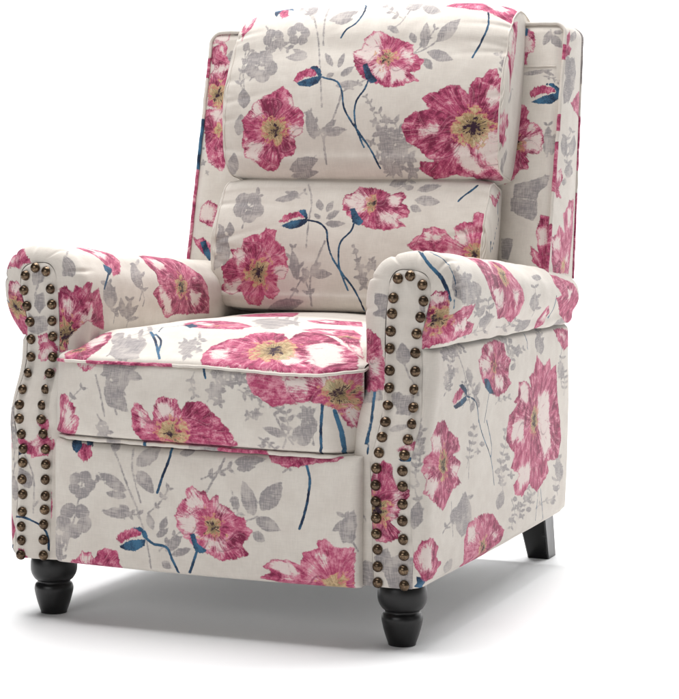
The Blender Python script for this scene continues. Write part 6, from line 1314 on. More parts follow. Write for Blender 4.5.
('g',[220,100,204,102,190,107,188,115,194,123,199,127,209,125,224,121,233,113,230,106]),
('g',[226,103,212,98,188,94,162,94,143,96,132,98,145,101,167,105,194,108,215,106]),
('g',[220,105,230,100,232,93,222,85,206,78,196,75,191,78,185,85,188,93,204,100]),
('g',[279,99,289,99,301,98,308,95,311,92,312,90,305,90,293,90,283,92,278,96]),
('g',[279,97,278,100,283,104,294,108,307,110,314,111,313,108,310,104,302,100,289,97]),
('g',[285,97,275,96,263,97,254,99,250,102,249,104,256,105,268,105,279,103,285,100]),
('g',[285,99,285,96,279,91,266,88,253,85,245,84,247,87,251,91,261,95,274,98]),
('g',[151,50,149,46,140,43,125,40,110,39,101,39,105,42,112,46,124,49,139,50]),
('g',[144,50,157,50,169,49,175,45,175,41,173,38,164,39,151,40,141,43,140,46]),
('g',[142,48,145,51,154,55,169,57,183,57,191,57,188,55,180,51,167,48,153,47]),
('g',[149,48,139,48,128,50,122,53,122,57,122,59,130,59,141,57,150,55,152,51]),
('g',[883,23,886,21,875,18,867,17,849,18,840,18,842,20,844,23,856,25,870,24]),
('g',[875,24,888,23,905,21,916,18,925,15,922,13,911,14,903,15,880,18,877,21]),
('g',[874,22,878,25,889,28,907,29,924,28,934,27,929,25,920,22,910,21,892,21]),
('g',[885,22,868,22,854,25,849,28,855,32,859,34,867,33,879,31,886,28,886,24]),
('gs',[284,22,298,41,333,70,371,105,414,156,463,214,501,255],3),
('gs',[473,167,575,254],2),
('f',[552,77,606,65,596,38,688,21,791,17,901,38,928,81,1003,106,980,133,977,174,1034,204,966,231,853,244,750,223,641,181,582,129],[759,113],33,8,[[566,77,673,77,706,117,626,140],[778,155,898,173,916,215,800,198],[686,32,752,28,741,62,690,62]]),
('o',[631,154,688,159,739,197,795,227,720,221,656,192]),
('ns',[713,219,712,228,710,241,708,258,705,281,700,308,697,328],2),
('p',[258,213,292,184,359,164,401,185,346,213,289,223]),
('o',[277,229,336,219,420,202,439,221,380,238,307,243]),
('o',[321,155,368,153,427,179,432,207,388,185]),
('ns',[432,207,454,210,485,215,514,222,537,230,557,240,575,254,593,276,609,301,620,320],2),
('f',[1698,21,1840,21,1946,39,1958,110,1863,125,1752,70],[1897,13],0,0,[[1804,45,1895,55,1875,86]]),
('ns',[1768,66,1783,77,1810,93,1831,111,1823,134,1806,159,1789,177],2),
('ns',[1223,17,1214,24,1224,34,1243,46,1251,58,1249,71,1257,80],2),
('f',[1047,337,1103,325,1150,297,1101,285,1151,261,1146,212,1271,214,1342,244,1298,199,1373,180,1409,114,1478,149,1547,167,1634,142,1662,192,1748,181,1787,237,1855,360,1901,437,1930,536,1884,608,1680,598,1721,647,1601,690,1517,715,1384,666,1284,705,1172,677,1139,634,1242,605,1106,559,1162,507,1024,437,1042,373],[1444,392],62,25,[[1476,288,1671,292,1747,534,1624,577,1512,421],[1165,222,1290,228,1312,295,1207,294],[1195,578,1389,567,1397,646,1248,661],[1119,381,1275,376,1289,462,1115,443]]),
('g',[9,655,29,643,47,621,49,591,41,565,33,551,20,561,2,582,-9,611,-4,638]),
('g',[448,748,519,736,571,701,564,648,520,601,487,574,444,589,384,618,357,663,390,712]),
('g',[919,708,964,706,1004,693,1016,670,1005,648,994,634,964,639,921,649,891,668,896,690]),
('g',[1930,724,1966,710,1980,683,1957,647,1911,616,1878,599,1856,611,1829,635,1835,668,1876,701]),
('g',[279,860,311,863,334,852,347,837,346,821,341,811,317,811,280,815,250,826,247,842]),
('g',[340,675,378,674,409,664,411,645,393,626,378,615,353,618,319,626,300,641,313,660]),
('gs',[312,592,344,729],3),
('gs',[533,383,522,528],2),
('g',[1002,545,1011,551,1029,558,1056,563,1079,565,1093,566,1085,562,1068,555,1044,548,1019,545]),
('g',[1012,545,995,545,980,547,974,553,977,559,981,563,992,563,1009,561,1021,557,1020,551]),
('g',[1016,548,1009,543,992,536,969,533,949,532,937,533,944,537,959,543,980,548,1001,550]),
('g',[1006,548,1024,549,1041,548,1045,542,1040,536,1035,532,1023,532,1006,533,994,537,996,543]),
('g',[1113,590,1122,588,1127,584,1123,578,1113,572,1106,569,1101,571,1094,575,1094,580,1102,586]),
('g',[1106,588,1116,591,1133,595,1152,597,1167,597,1175,596,1167,593,1152,589,1132,586,1116,586]),
('g',[1112,587,1100,588,1093,593,1097,600,1108,606,1116,610,1123,608,1132,604,1134,598,1125,591]),
('g',[1119,589,1106,585,1085,581,1063,579,1046,580,1037,581,1047,584,1066,588,1090,591,1108,591]),
('g',[960,596,956,599,957,604,967,609,980,613,988,616,990,613,990,609,984,603,972,599]),
('g',[967,597,953,595,937,593,925,595,919,599,916,601,926,603,942,605,958,604,966,601]),
('g',[966,599,967,596,963,591,951,586,938,582,929,580,930,582,932,587,940,593,953,597]),
('g',[958,598,972,601,990,602,1004,600,1013,596,1016,594,1006,593,988,591,971,591,961,594]),
('g',[1230,734,1217,734,1205,736,1203,741,1208,747,1212,750,1221,750,1234,748,1242,744,1238,738]),
('g',[1235,736,1225,732,1207,726,1184,723,1165,722,1154,722,1163,725,1180,731,1201,736,1223,737]),
('g',[1228,737,1242,736,1252,732,1251,726,1241,719,1236,715,1227,717,1216,720,1210,725,1216,732]),
('g',[1222,734,1229,739,1245,744,1266,748,1285,750,1294,750,1288,747,1275,741,1255,736,1236,734]),
('g',[1284,788,1298,792,1317,794,1332,793,1341,790,1345,788,1334,786,1317,783,1298,782,1287,784]),
('g',[1286,786,1281,789,1282,794,1294,799,1308,803,1318,806,1319,803,1320,799,1313,793,1300,789]),
('g',[1294,788,1281,785,1263,783,1248,784,1240,786,1236,788,1247,790,1264,793,1281,794,1292,791]),
('g',[1293,790,1296,786,1292,781,1278,776,1261,772,1252,770,1251,772,1254,777,1263,783,1276,788]),
('g',[1076,770,1094,765,1119,768,1150,773,1172,782,1162,789,1142,793,1113,789,1086,780]),
('g',[1361,725,1379,728,1402,730,1423,727,1434,723,1440,720,1425,719,1402,717,1378,717,1365,721]),
('g',[1362,723,1359,728,1367,736,1388,745,1411,751,1427,754,1426,750,1421,742,1406,733,1383,726]),
('g',[1372,724,1354,722,1332,722,1314,725,1305,730,1301,733,1315,734,1337,735,1359,734,1370,729]),
('g',[1372,727,1374,722,1365,713,1343,705,1320,700,1306,697,1307,701,1313,709,1329,718,1352,724]),
('g',[635,436,625,433,610,430,594,430,584,432,578,434,586,436,600,438,616,440,629,439]),
('g',[631,437,638,435,641,431,638,425,631,420,625,418,622,420,617,423,616,429,623,434]),
('g',[626,435,633,439,646,442,662,443,674,443,681,442,675,440,662,437,646,434,633,434]),
('g',[630,435,621,436,616,439,618,444,625,448,631,450,636,449,643,447,645,442,639,438]),
('g',[722,412,730,420,712,423,689,425,668,418,650,410,658,404,674,401,701,405]),
('g',[941,511,952,514,967,517,984,517,996,516,1002,515,994,513,979,510,961,508,948,509]),
('g',[946,510,939,512,936,516,940,521,949,526,955,529,958,527,963,523,963,518,955,513]),
('g',[952,512,942,508,926,505,909,504,897,505,890,507,898,509,912,512,930,514,944,514]),
('g',[948,513,956,511,958,506,950,501,937,497,929,494,925,496,922,500,924,505,936,510]),
('g',[1015,502,1036,498,1061,499,1089,506,1096,514,1089,521,1071,522,1041,518,1017,510]),
('g',[885,538,905,536,934,542,942,549,950,558,928,562,903,559,883,553,869,543]),
('g',[1158,706,1132,696,1136,691,1148,686,1169,686,1194,692,1211,702,1209,708,1183,709]),
('g',[1350,768,1358,762,1377,759,1405,764,1429,773,1430,782,1413,787,1387,786,1355,776]),
('g',[1821,730,1859,734,1890,741,1914,752,1898,758,1868,760,1834,754,1804,744,1800,735]),
('g',[1022,392,1009,392,997,394,992,399,994,405,996,408,1005,407,1018,405,1028,401,1028,396]),
('g',[1026,394,1020,389,1006,384,985,380,966,379,956,379,962,382,973,388,992,393,1011,395]),
('g',[1019,394,1032,394,1043,392,1044,387,1038,382,1033,379,1025,379,1013,381,1006,385,1010,390]),
('g',[1014,392,1020,397,1035,402,1055,404,1072,405,1083,405,1076,401,1064,396,1045,392,1027,391]),
('g',[565,332,556,329,543,327,530,327,521,329,516,330,523,332,536,334,550,336,560,334]),
('g',[562,334,568,331,570,328,564,323,555,318,549,316,546,318,542,322,544,326,552,331]),
('g',[557,332,567,335,581,338,597,338,608,336,614,335,606,333,591,330,575,328,563,329]),
('g',[559,330,555,333,555,338,564,343,575,347,582,349,584,347,585,343,581,337,570,333]),
('g',[1819,812,1787,809,1767,801,1755,793,1765,788,1793,787,1826,795,1841,804,1834,810]),
('g',[1197,545,1216,553,1224,560,1210,565,1188,564,1162,559,1147,551,1155,546,1172,543]),
('g',[549,350,556,357,555,364,539,368,519,365,503,358,497,350,506,345,526,344]),
('g',[4,327,-4,327,-12,332,-18,340,-21,349,-21,354,-16,353,-7,350,1,343,5,335]),
('g',[5,331,1,324,-7,316,-18,312,-28,310,-34,310,-30,315,-23,323,-13,330,-2,332]),
('g',[2,332,8,328,13,320,11,309,7,300,4,295,0,298,-5,305,-8,315,-4,325]),
('g',[-1,330,7,333,18,334,29,330,36,325,40,321,32,318,20,316,9,318,2,324]),
('g',[0,327,0,333,4,342,13,350,22,355,27,357,26,352,23,343,16,334,7,328]),
('g',[6,294,9,290,10,283,8,274,3,268,0,264,-2,268,-4,275,-4,283,1,290]),
('g',[3,292,9,295,17,297,26,295,33,291,38,288,31,286,21,284,12,284,6,288]),
('g',[4,290,2,294,1,300,5,307,11,313,14,315,16,312,17,306,15,299,10,293]),
('g',[7,291,2,288,-6,287,-13,291,-17,296,-18,299,-14,301,-6,303,2,302,6,297]),
('g',[8,376,13,375,17,372,18,365,16,359,14,355,10,356,5,359,3,364,4,371]),
('g',[6,373,9,379,15,384,22,386,29,385,33,385,30,381,25,375,17,371,10,371]),
('g',[9,372,4,374,0,379,-1,386,0,393,1,397,4,395,9,391,12,384,11,377]),
('g',[10,375,8,370,3,365,-4,363,-10,363,-13,364,-11,367,-7,373,-1,377,6,377]),
('f',[47,394,90,372,65,326,116,276,191,269,249,314,380,359,422,404,324,412,435,457,374,496,449,538,331,542,269,580,213,613,120,566,53,527,64,483,46,445],[214,434],49,20,[[73,327,167,324,187,386,107,374],[64,465,165,493,102,540,61,515],[305,448,418,462,383,497,306,481]]),
('f',[484,758,532,704,705,693,846,713,950,771,1021,806,984,843,812,878,571,887,483,871],[727,833],37,11,[[534,732,620,731,625,787,538,780],[829,791,930,799,909,824]]),
('f',[6,739,38,696,102,695,172,741,148,776,222,808,119,848,48,852,15,808,-1,771],[53,856],0,0,[[40,721,102,720,104,813,28,809]]),
('n',[13,827,49,837,78,883,20,866]),
('ns',[616,311,630,325,650,345,680,371,726,405,777,443,815,482,839,525,856,568,867,599],2),
('ns',[727,322,760,351,799,393,822,428,825,451,820,470,815,482],2),
('ns',[1576,708,1645,861],2),
('ns',[1536,710,1510,838],2),
('gs',[164,113,170,107,178,98,188,89,198,80,206,70,215,59,224,49,236,40,254,32,278,26,308,20,329,17],2),
('g',[196,81,206,83,220,84,232,82,239,80,243,78,235,77,222,76,208,76,199,79]),
('g',[196,81,200,79,199,75,190,71,179,68,172,67,170,69,170,72,174,77,185,80]),
('g',[209,67,223,69,241,69,256,66,265,63,269,60,259,59,241,58,223,60,212,63]),
('g',[209,67,212,64,209,59,199,55,186,53,178,51,177,54,178,58,184,62,197,65]),
('g',[221,52,236,54,255,55,272,52,282,49,287,46,276,45,258,44,238,45,226,48]),
('g',[221,52,225,48,222,42,207,37,190,33,179,32,178,35,180,40,189,46,206,50]),
('g',[241,38,253,41,271,43,289,41,302,39,308,37,298,35,282,33,263,32,248,35]),
('g',[241,38,247,34,248,29,243,23,239,20,234,18,225,20,212,25,213,31,227,36]),
('g',[275,26,282,29,298,31,313,30,325,28,332,26,326,25,314,23,301,22,284,24]),
('g',[275,26,285,24,297,20,304,16,305,12,305,10,295,12,280,16,268,20,267,24]),
('g',[329,17,332,20,341,22,358,22,374,21,384,19,381,18,376,15,363,14,345,15]),
('g',[329,17,343,15,355,12,364,8,366,5,365,3,357,5,344,8,332,12,329,15]),
('gs',[508,271,513,261,521,247,526,230,523,211,506,187,480,160,452,135,435,118],1),
('g',[526,229,538,231,552,231,561,228,566,224,567,222,558,221,545,221,531,222,526,225]),
('g',[526,229,526,226,520,222,509,219,497,216,489,215,491,218,495,221,504,226,516,228]),
('g',[516,202,530,203,543,201,551,197,553,192,552,189,543,189,528,190,516,193,513,198]),
('g',[516,202,515,199,508,196,497,193,486,192,480,192,482,194,488,197,497,200,508,202]),
('g',[493,174,506,175,520,174,529,170,532,166,533,163,523,163,509,163,496,165,491,170]),
('g',[493,174,489,170,480,167,466,164,454,164,447,163,451,166,459,169,471,173,484,174]),
('g',[464,145,475,146,487,145,495,142,497,139,498,136,490,136,477,137,466,139,462,142]),
('g',[464,145,460,142,450,139,436,137,424,136,417,136,421,139,430,142,442,145,455,146]),
('g',[435,118,444,118,454,117,459,114,460,111,460,109,453,109,443,109,435,112,432,115]),
('g',[435,118,430,114,421,111,407,109,395,108,388,108,392,111,400,114,412,117,425,118]),
('gs',[1893,289,1884,277,1871,260,1857,240,1847,222,1839,205,1840,186,1840,169,1839,158],1),
('g',[1864,249,1880,251,1898,251,1913,247,1918,243,1920,240,1908,240,1888,239,1868,241,1863,245]),
('g',[1864,249,1862,245,1852,241,1835,237,1817,235,1807,234,1809,236,1816,241,1832,246,1850,248]),
('g',[1846,218,1861,220,1881,221,1900,218,1904,214,1908,211,1893,210,1872,209,1856,210,1842,214]),
('g',[1846,218,1842,214,1835,209,1813,204,1799,201,1787,200,1790,203,1796,208,1809,213,1830,217]),
('g',[1839,188,1854,189,1870,189,1879,187,1884,183,1887,181,1880,181,1863,180,1846,181,1840,184]),
('g',[1839,188,1837,184,1825,179,1809,175,1788,172,1776,171,1782,174,1790,179,1805,184,1822,187]),
('g',[1839,158,1856,161,1878,162,1906,159,1916,155,1921,152,1905,151,1882,149,1857,149,1842,153]),
('g',[1839,158,1841,154,1835,150,1816,145,1803,142,1789,141,1794,143,1797,148,1808,153,1820,156]),
('gs',[957,82,979,81,1009,78,1041,75,1070,73,1095,72,1121,71,1145,71,1161,70],1),
('g',[1015,77,1021,81,1032,85,1049,87,1065,87,1073,87,1068,84,1057,80,1042,77,1026,76]),
('g',[1015,77,1022,77,1028,74,1028,71,1025,68,1023,66,1018,67,1012,69,1008,72,1010,75]),
('g',[1083,72,1085,76,1094,80,1109,83,1125,84,1135,84,1131,82,1123,78,1110,74,1094,72]),
('g',[1083,72,1094,72,1105,69,1108,64,1105,60,1102,57,1095,58,1083,61,1076,65,1077,69]),
('g',[1161,70,1164,74,1174,79,1192,83,1214,85,1223,86,1223,83,1216,78,1200,74,1177,71]),
('g',[1161,70,1175,70,1187,68,1191,65,1187,61,1186,59,1180,60,1167,61,1159,64,1159,67]),
('gs',[38,419,34,403,26,378,16,351,9,329,2,310,-5,293,-9,279,-12,268],3),
('g',[24,373,31,372,38,368,41,360,40,352,38,347,33,348,26,351,21,358,21,366]),
('g',[24,373,21,366,15,359,6,355,-2,354,-6,354,-4,359,2,366,10,372,18,374]),
('g',[14,345,21,346,29,343,34,336,35,328,34,324,28,324,20,326,14,331,12,339]),
('g',[14,345,12,339,6,332,-3,328,-11,327,-16,327,-14,331,-9,338,-1,345,8,346]),
('g',[5,319,11,318,16,314,18,308,18,300,16,296,12,297,6,300,2,306,2,313]),
('g',[5,319,3,314,-2,309,-9,306,-15,305,-19,305,-17,308,-13,314,-7,319,0,320]),
('g',[-4,293,1,294,7,292,11,287,12,281,13,278,9,278,3,279,-3,283,-5,288]),
('g',[-4,293,-7,287,-13,280,-22,276,-31,275,-36,275,-34,280,-28,287,-21,293,-11,295]),
('g',[-12,268,-6,269,2,265,6,259,7,251,7,247,3,248,-5,250,-12,255,-14,262]),
('g',[-12,268,-15,262,-22,255,-33,251,-42,251,-48,252,-45,257,-39,264,-29,270,-19,271]),
('gs',[967,698,972,683,979,662,986,638,988,615,982,593,970,571,960,549,958,527,969,502,989,476,1012,452,1027,436],2),
('g',[987,619,1005,621,1024,621,1038,617,1043,612,1045,609,1032,608,1012,607,994,609,986,614]),
('g',[987,619,985,614,975,609,958,604,940,601,930,599,933,603,941,608,956,614,973,618]),
('g',[978,586,991,587,1006,587,1015,583,1018,579,1018,576,1008,576,993,576,980,578,975,582]),
('g',[978,586,974,580,961,574,939,568,918,565,905,564,910,568,921,574,939,581,961,585]),
('g',[961,552,977,555,996,555,1010,552,1016,547,1018,544,1006,543,987,542,969,544,961,548]),
('g',[961,552,959,548,948,542,929,537,911,534,900,533,904,536,912,542,927,548,946,551]),
('g',[960,521,980,524,1004,525,1023,522,1032,517,1036,513,1021,512,997,510,973,511,962,515]),
('g',[960,521,960,515,951,508,930,501,908,497,895,495,897,499,904,506,920,514,942,519]),
('g',[977,492,995,496,1020,499,1044,498,1059,495,1067,493,1053,490,1028,486,1001,485,984,487]),
('g',[977,492,981,488,978,481,963,475,946,470,935,467,934,471,935,476,944,483,961,489]),
('g',[1001,464,1018,468,1042,471,1065,471,1081,468,1088,465,1075,463,1050,459,1026,458,1008,460]),
('g',[1001,464,1003,458,995,450,973,443,950,438,937,435,938,440,943,447,957,455,980,461]),
('g',[1027,436,1044,439,1067,442,1087,440,1099,437,1104,434,1092,432,1070,429,1046,429,1032,432]),
('g',[1027,436,1032,432,1028,425,1012,418,992,412,979,409,978,413,980,419,989,427,1008,433]),
('gs',[1237,795,1244,785,1254,771,1267,756,1283,743,1306,733,1335,724,1362,717,1381,712],2),
('g',[1259,765,1278,770,1302,773,1324,772,1337,768,1343,766,1329,763,1306,759,1280,758,1264,761]),
('g',[1259,765,1262,760,1257,753,1239,745,1217,739,1203,736,1203,740,1206,746,1218,755,1239,761]),
('g',[1283,743,1297,747,1317,751,1337,752,1351,750,1358,748,1347,745,1328,741,1306,739,1289,740]),
('g',[1283,743,1288,740,1288,735,1277,728,1262,723,1253,720,1250,723,1249,728,1255,734,1269,739]),
('g',[1328,726,1338,731,1353,735,1372,737,1387,737,1395,736,1387,733,1372,729,1353,725,1337,725]),
('g',[1328,726,1333,724,1332,719,1324,714,1312,709,1304,707,1302,709,1301,713,1305,719,1317,723]),
('g',[1381,712,1395,717,1418,722,1443,724,1462,723,1473,722,1460,718,1438,712,1412,709,1391,709]),
('g',[1381,712,1388,710,1390,705,1383,700,1372,695,1365,692,1361,694,1358,698,1360,703,1370,708]),
('gs',[448,745,450,728,454,703,459,676,466,654,475,638,486,624,497,613,505,606],2),
('g',[454,701,478,705,505,706,525,701,533,694,536,689,518,687,491,685,465,687,454,694]),
('g',[454,701,458,694,450,684,425,672,398,664,380,660,381,666,386,676,403,688,430,697]),
('g',[467,651,485,656,509,659,531,658,545,655,552,652,538,649,515,645,490,643,473,646]),
('g',[467,651,471,646,467,639,451,632,433,626,421,623,421,627,423,633,433,641,450,648]),
('g',[505,606,525,610,551,613,574,610,587,605,593,602,577,599,551,595,525,595,509,600]),
('g',[505,606,507,600,501,592,483,584,462,578,449,576,450,580,453,587,466,596,486,603]),
('gs',[1921,754,1917,736,1913,710,1906,682,1901,656,1887,632,1868,608,1853,586,1842,571],2),
('g',[1912,700,1932,703,1959,703,1975,698,1981,691,1982,687,1968,686,1942,685,1916,688,1909,694]),
('g',[1912,700,1912,695,1900,687,1878,680,1852,675,1836,673,1837,677,1848,684,1863,692,1889,698]),
('g',[1901,658,1919,660,1941,660,1951,656,1957,650,1960,647,1945,646,1924,646,1906,648,1899,653]),
('g',[1901,658,1892,651,1876,642,1840,635,1811,630,1787,629,1797,634,1816,643,1842,652,1877,657]),
('g',[1877,615,1900,617,1932,616,1948,610,1950,602,1950,597,1932,596,1901,596,1878,600,1869,608]),
('g',[1877,615,1867,609,1850,601,1819,595,1783,591,1771,590,1781,595,1793,603,1826,610,1855,614]),
('g',[1842,571,1865,573,1887,572,1900,568,1903,562,1902,558,1888,558,1866,558,1843,560,1837,566]),
('g',[1842,571,1833,565,1818,557,1787,551,1752,548,1740,547,1749,552,1763,559,1793,567,1821,571]),
('gs',[23,632,25,621,28,605,30,587,31,570,30,552,26,534,22,518,20,507],2),
('g',[29,594,35,596,43,595,50,589,54,583,55,580,50,579,42,579,35,583,30,589]),
('g',[29,594,31,589,29,582,24,576,18,573,15,572,14,576,15,583,18,590,24,594]),
('g',[29,550,35,550,41,547,46,541,47,535,48,531,43,532,37,534,31,538,29,545]),
('g',[29,550,28,545,23,540,16,538,9,538,5,539,7,542,11,548,17,552,24,552]),
('g',[20,507,25,506,31,503,35,496,36,489,36,485,32,486,25,489,20,495,18,501]),
('g',[20,507,19,502,15,497,9,494,2,493,-2,494,0,497,3,502,8,507,15,508]),
('gs',[136,28,147,30,168,33,190,37,211,39,230,39,249,38,267,37,284,36,304,35,324,34,343,33,356,33],2),
('g',[203,38,198,41,199,46,210,51,224,54,233,56,235,53,235,49,229,44,216,40]),
('g',[203,38,215,39,229,39,240,36,246,33,249,30,238,30,224,30,212,31,203,35]),
('g',[256,38,260,42,271,47,290,51,307,52,318,52,314,49,305,44,289,39,271,37]),
('g',[256,38,271,37,284,34,290,29,295,24,300,21,289,22,269,24,252,28,251,33]),
('g',[306,35,310,38,319,41,333,43,345,44,352,43,349,41,341,38,328,35,315,34]),
('g',[306,35,317,35,330,33,336,28,341,24,345,22,336,22,320,24,306,27,303,31]),
('g',[356,33,358,36,366,41,381,44,397,45,406,45,403,43,396,38,382,34,367,32]),
('g',[356,33,365,32,375,31,381,27,386,24,387,22,380,22,368,23,357,26,352,29]),
('gs',[158,180,167,175,180,169,192,161,200,153,201,144,198,132,193,122,190,115],2),
('g',[188,164,201,167,218,169,234,168,245,165,250,163,240,161,224,159,206,158,193,161]),
('g',[188,164,192,161,189,156,178,151,165,147,156,145,155,148,156,152,163,158,176,162]),
('g',[200,153,216,155,236,155,250,151,256,146,258,143,246,142,227,142,209,144,200,148]),
('g',[200,153,199,148,188,141,167,135,145,132,132,130,135,134,144,141,161,148,183,152]),
('g',[200,141,211,141,224,141,232,138,234,134,234,131,226,131,214,132,202,134,198,137]),
('g',[200,141,197,136,186,131,168,127,150,125,140,125,144,128,153,133,169,138,187,140]),
('g',[195,128,212,130,232,130,246,126,253,121,255,117,243,116,223,116,204,118,195,123]),
('g',[195,128,191,123,178,116,156,112,135,109,122,109,127,112,138,119,157,125,179,128]),
('g',[190,115,206,116,224,116,237,112,242,107,244,104,233,103,214,103,197,106,189,110]),
('g',[190,115,188,111,180,107,165,104,151,102,142,101,145,104,151,108,164,112,178,114]),
('gs',[395,246,403,238,415,228,426,215,431,203,425,190,414,175,401,162,393,153],1),
('g',[421,222,430,224,443,225,455,224,462,222,466,221,458,219,446,218,432,217,424,219]),
('g',[421,222,423,219,421,215,412,211,402,208,395,207,395,209,395,212,401,217,411,220]),
('g',[430,206,444,209,462,209,477,206,484,202,487,200,476,198,458,197,440,198,431,202]),
('g',[430,206,430,203,425,198,413,194,400,191,391,190,392,192,395,197,404,202,418,205]),
('g',[425,189,437,189,449,188,455,184,455,179,453,176,445,177,432,178,422,181,421,185]),
('g',[425,189,419,184,405,179,385,176,368,175,358,175,364,178,375,183,393,188,412,190]),
('g',[410,171,424,172,440,171,450,167,453,162,454,159,444,159,427,159,413,162,408,167]),
('g',[410,171,408,168,401,164,389,162,378,160,371,160,374,162,379,165,389,169,401,171]),
('g',[393,153,404,154,416,152,422,148,423,144,422,142,414,142,402,143,392,145,390,150]),
('g',[393,153,388,150,377,146,363,144,350,143,343,144,348,146,357,150,370,153,383,154]),
('gs',[902,32,916,36,937,43,958,51,974,59,983,70,991,82,997,93,1002,101],2),
('g',[956,50,943,52,934,56,934,62,941,67,946,70,954,68,965,65,970,59,965,54]),
('g',[956,50,966,54,984,57,1004,57,1019,55,1028,54,1019,52,1004,48,984,47,967,48]),
('g',[980,67,968,66,955,67,946,71,944,75,942,77,952,77,966,76,977,74,982,70]),
('g',[980,67,982,70,991,74,1005,76,1019,77,1027,78,1024,75,1017,71,1005,68,991,66]),
('g',[992,84,981,83,968,84,958,87,954,90,952,92,962,93,975,92,987,90,993,87]),
('g',[992,84,994,88,1003,92,1019,95,1035,97,1044,97,1041,94,1034,90,1020,86,1004,84]),
('g',[1002,101,990,101,976,102,968,106,966,110,966,113,975,113,989,112,1001,109,1004,105]),
('g',[1002,101,1007,106,1021,112,1044,116,1064,117,1076,117,1070,114,1058,108,1038,103,1017,101]),
('gs',[1407,102,1416,95,1431,85,1446,73,1456,62,1455,50,1452,37,1449,26,1460,19],2),
('g',[1438,79,1453,82,1475,83,1495,81,1511,78,1515,76,1505,74,1483,72,1459,72,1445,75]),
('g',[1438,79,1446,75,1446,68,1432,61,1414,57,1402,54,1399,58,1397,64,1403,71,1418,76]),
('g',[1456,60,1475,61,1501,61,1521,56,1527,50,1534,47,1518,46,1492,46,1468,49,1457,55]),
('g',[1456,60,1457,55,1448,49,1428,43,1407,41,1393,39,1396,43,1402,49,1416,55,1437,59]),
('g',[1453,39,1470,39,1493,37,1506,32,1512,26,1516,23,1501,23,1479,25,1456,28,1449,34]),
('g',[1453,39,1452,34,1443,28,1428,23,1413,21,1403,21,1394,24,1397,29,1413,35,1435,38]),
('g',[1460,19,1470,19,1495,17,1516,14,1539,10,1538,8,1527,8,1515,9,1484,12,1472,16]),
('g',[1460,19,1475,14,1480,9,1473,4,1450,3,1434,2,1434,6,1424,11,1423,16,1440,19]),
('gs',[1941,329,1941,319,1943,305,1942,289,1940,275,1933,261,1918,247,1908,235,1904,227],1),
('g',[1940,299,1958,301,1976,301,1989,298,1991,294,1995,291,1983,290,1962,290,1948,292,1941,295]),
('g',[1940,299,1942,295,1933,290,1915,285,1897,282,1886,281,1886,284,1894,289,1906,295,1927,298]),
('g',[1940,276,1957,277,1978,277,1988,274,1996,269,1998,266,1985,266,1964,265,1943,267,1938,271]),
('g',[1940,276,1939,272,1927,267,1913,263,1896,261,1886,260,1888,262,1895,267,1907,272,1926,275]),
('g',[1925,251,1946,253,1970,253,1986,249,1994,244,1990,241,1978,240,1956,239,1932,241,1924,246]),
('g',[1925,251,1919,246,1900,241,1877,236,1854,234,1841,234,1848,237,1862,243,1884,249,1904,251]),
('g',[1904,227,1922,228,1943,228,1957,225,1960,220,1967,217,1953,217,1931,216,1910,218,1903,222]),
('g',[1904,227,1896,221,1874,215,1852,211,1825,209,1813,209,1820,212,1836,218,1860,224,1885,227]),
('gs',[835,269,843,266,855,263,870,260,889,257,917,257,951,258,983,258,1006,259],1),
('g',[872,259,879,263,893,267,911,270,926,270,935,270,929,267,916,263,899,260,883,259]),
('g',[872,259,883,258,892,255,891,250,884,245,878,242,871,243,861,246,856,250,862,255]),
('g',[936,257,938,261,946,265,961,269,976,272,986,273,983,270,976,265,964,261,948,258]),
('g',[936,257,947,257,959,256,963,252,962,248,960,245,952,245,940,247,931,249,931,254]),
('g',[1006,259,1010,263,1021,268,1039,271,1056,273,1066,273,1061,270,1051,266,1035,261,1018,259]),
('g',[1006,259,1019,259,1031,257,1036,253,1035,249,1033,246,1024,246,1010,247,1001,250,1000,255]),
('gs',[501,485,508,474,518,457,529,439,539,423,548,409,557,394,565,382,571,373],2),
('g',[521,451,536,454,555,455,570,452,579,448,583,445,572,443,553,442,534,443,524,447]),
('g',[521,451,522,448,517,443,504,438,491,435,483,434,484,437,488,442,497,447,510,450]),
('g',[538,425,547,428,561,429,572,427,579,424,582,422,574,421,561,419,548,420,540,422]),
('g',[538,425,539,421,534,414,520,408,503,404,493,402,494,406,497,412,507,419,523,423]),
('g',[554,399,567,403,585,404,602,403,612,400,617,397,606,395,588,393,570,392,558,395]),
('g',[554,399,556,395,550,389,536,383,520,379,510,377,511,380,514,386,525,393,540,397]),
('g',[571,373,586,376,605,376,620,373,627,369,631,366,619,364,599,363,581,364,572,368]),
('g',[571,373,575,368,570,361,553,353,535,348,522,345,522,349,525,356,536,364,554,370]),
('gs',[1116,690,1128,702,1147,720,1165,740,1176,757,1169,772,1155,786,1138,799,1127,808],2),
('g',[1157,730,1141,729,1125,731,1118,735,1119,741,1121,744,1132,744,1149,744,1162,741,1163,735]),
('g',[1157,730,1160,735,1174,740,1193,744,1210,746,1220,747,1215,744,1205,739,1188,734,1170,731]),
('g',[1174,761,1159,758,1140,756,1125,757,1118,761,1115,763,1126,765,1144,767,1162,767,1173,764]),
('g',[1174,761,1175,764,1185,770,1202,775,1219,779,1229,780,1227,777,1217,772,1206,766,1188,762]),
('g',[1156,785,1144,782,1127,779,1111,779,1101,781,1096,782,1106,785,1120,787,1139,789,1152,788]),
('g',[1156,785,1154,789,1159,794,1174,801,1192,805,1203,808,1202,805,1199,800,1189,793,1172,788]),
('g',[1127,808,1112,804,1094,802,1079,804,1071,807,1067,809,1078,811,1095,813,1114,814,1125,811]),
('g',[1127,808,1122,810,1123,815,1135,822,1149,827,1159,830,1161,827,1162,823,1156,817,1142,811]),
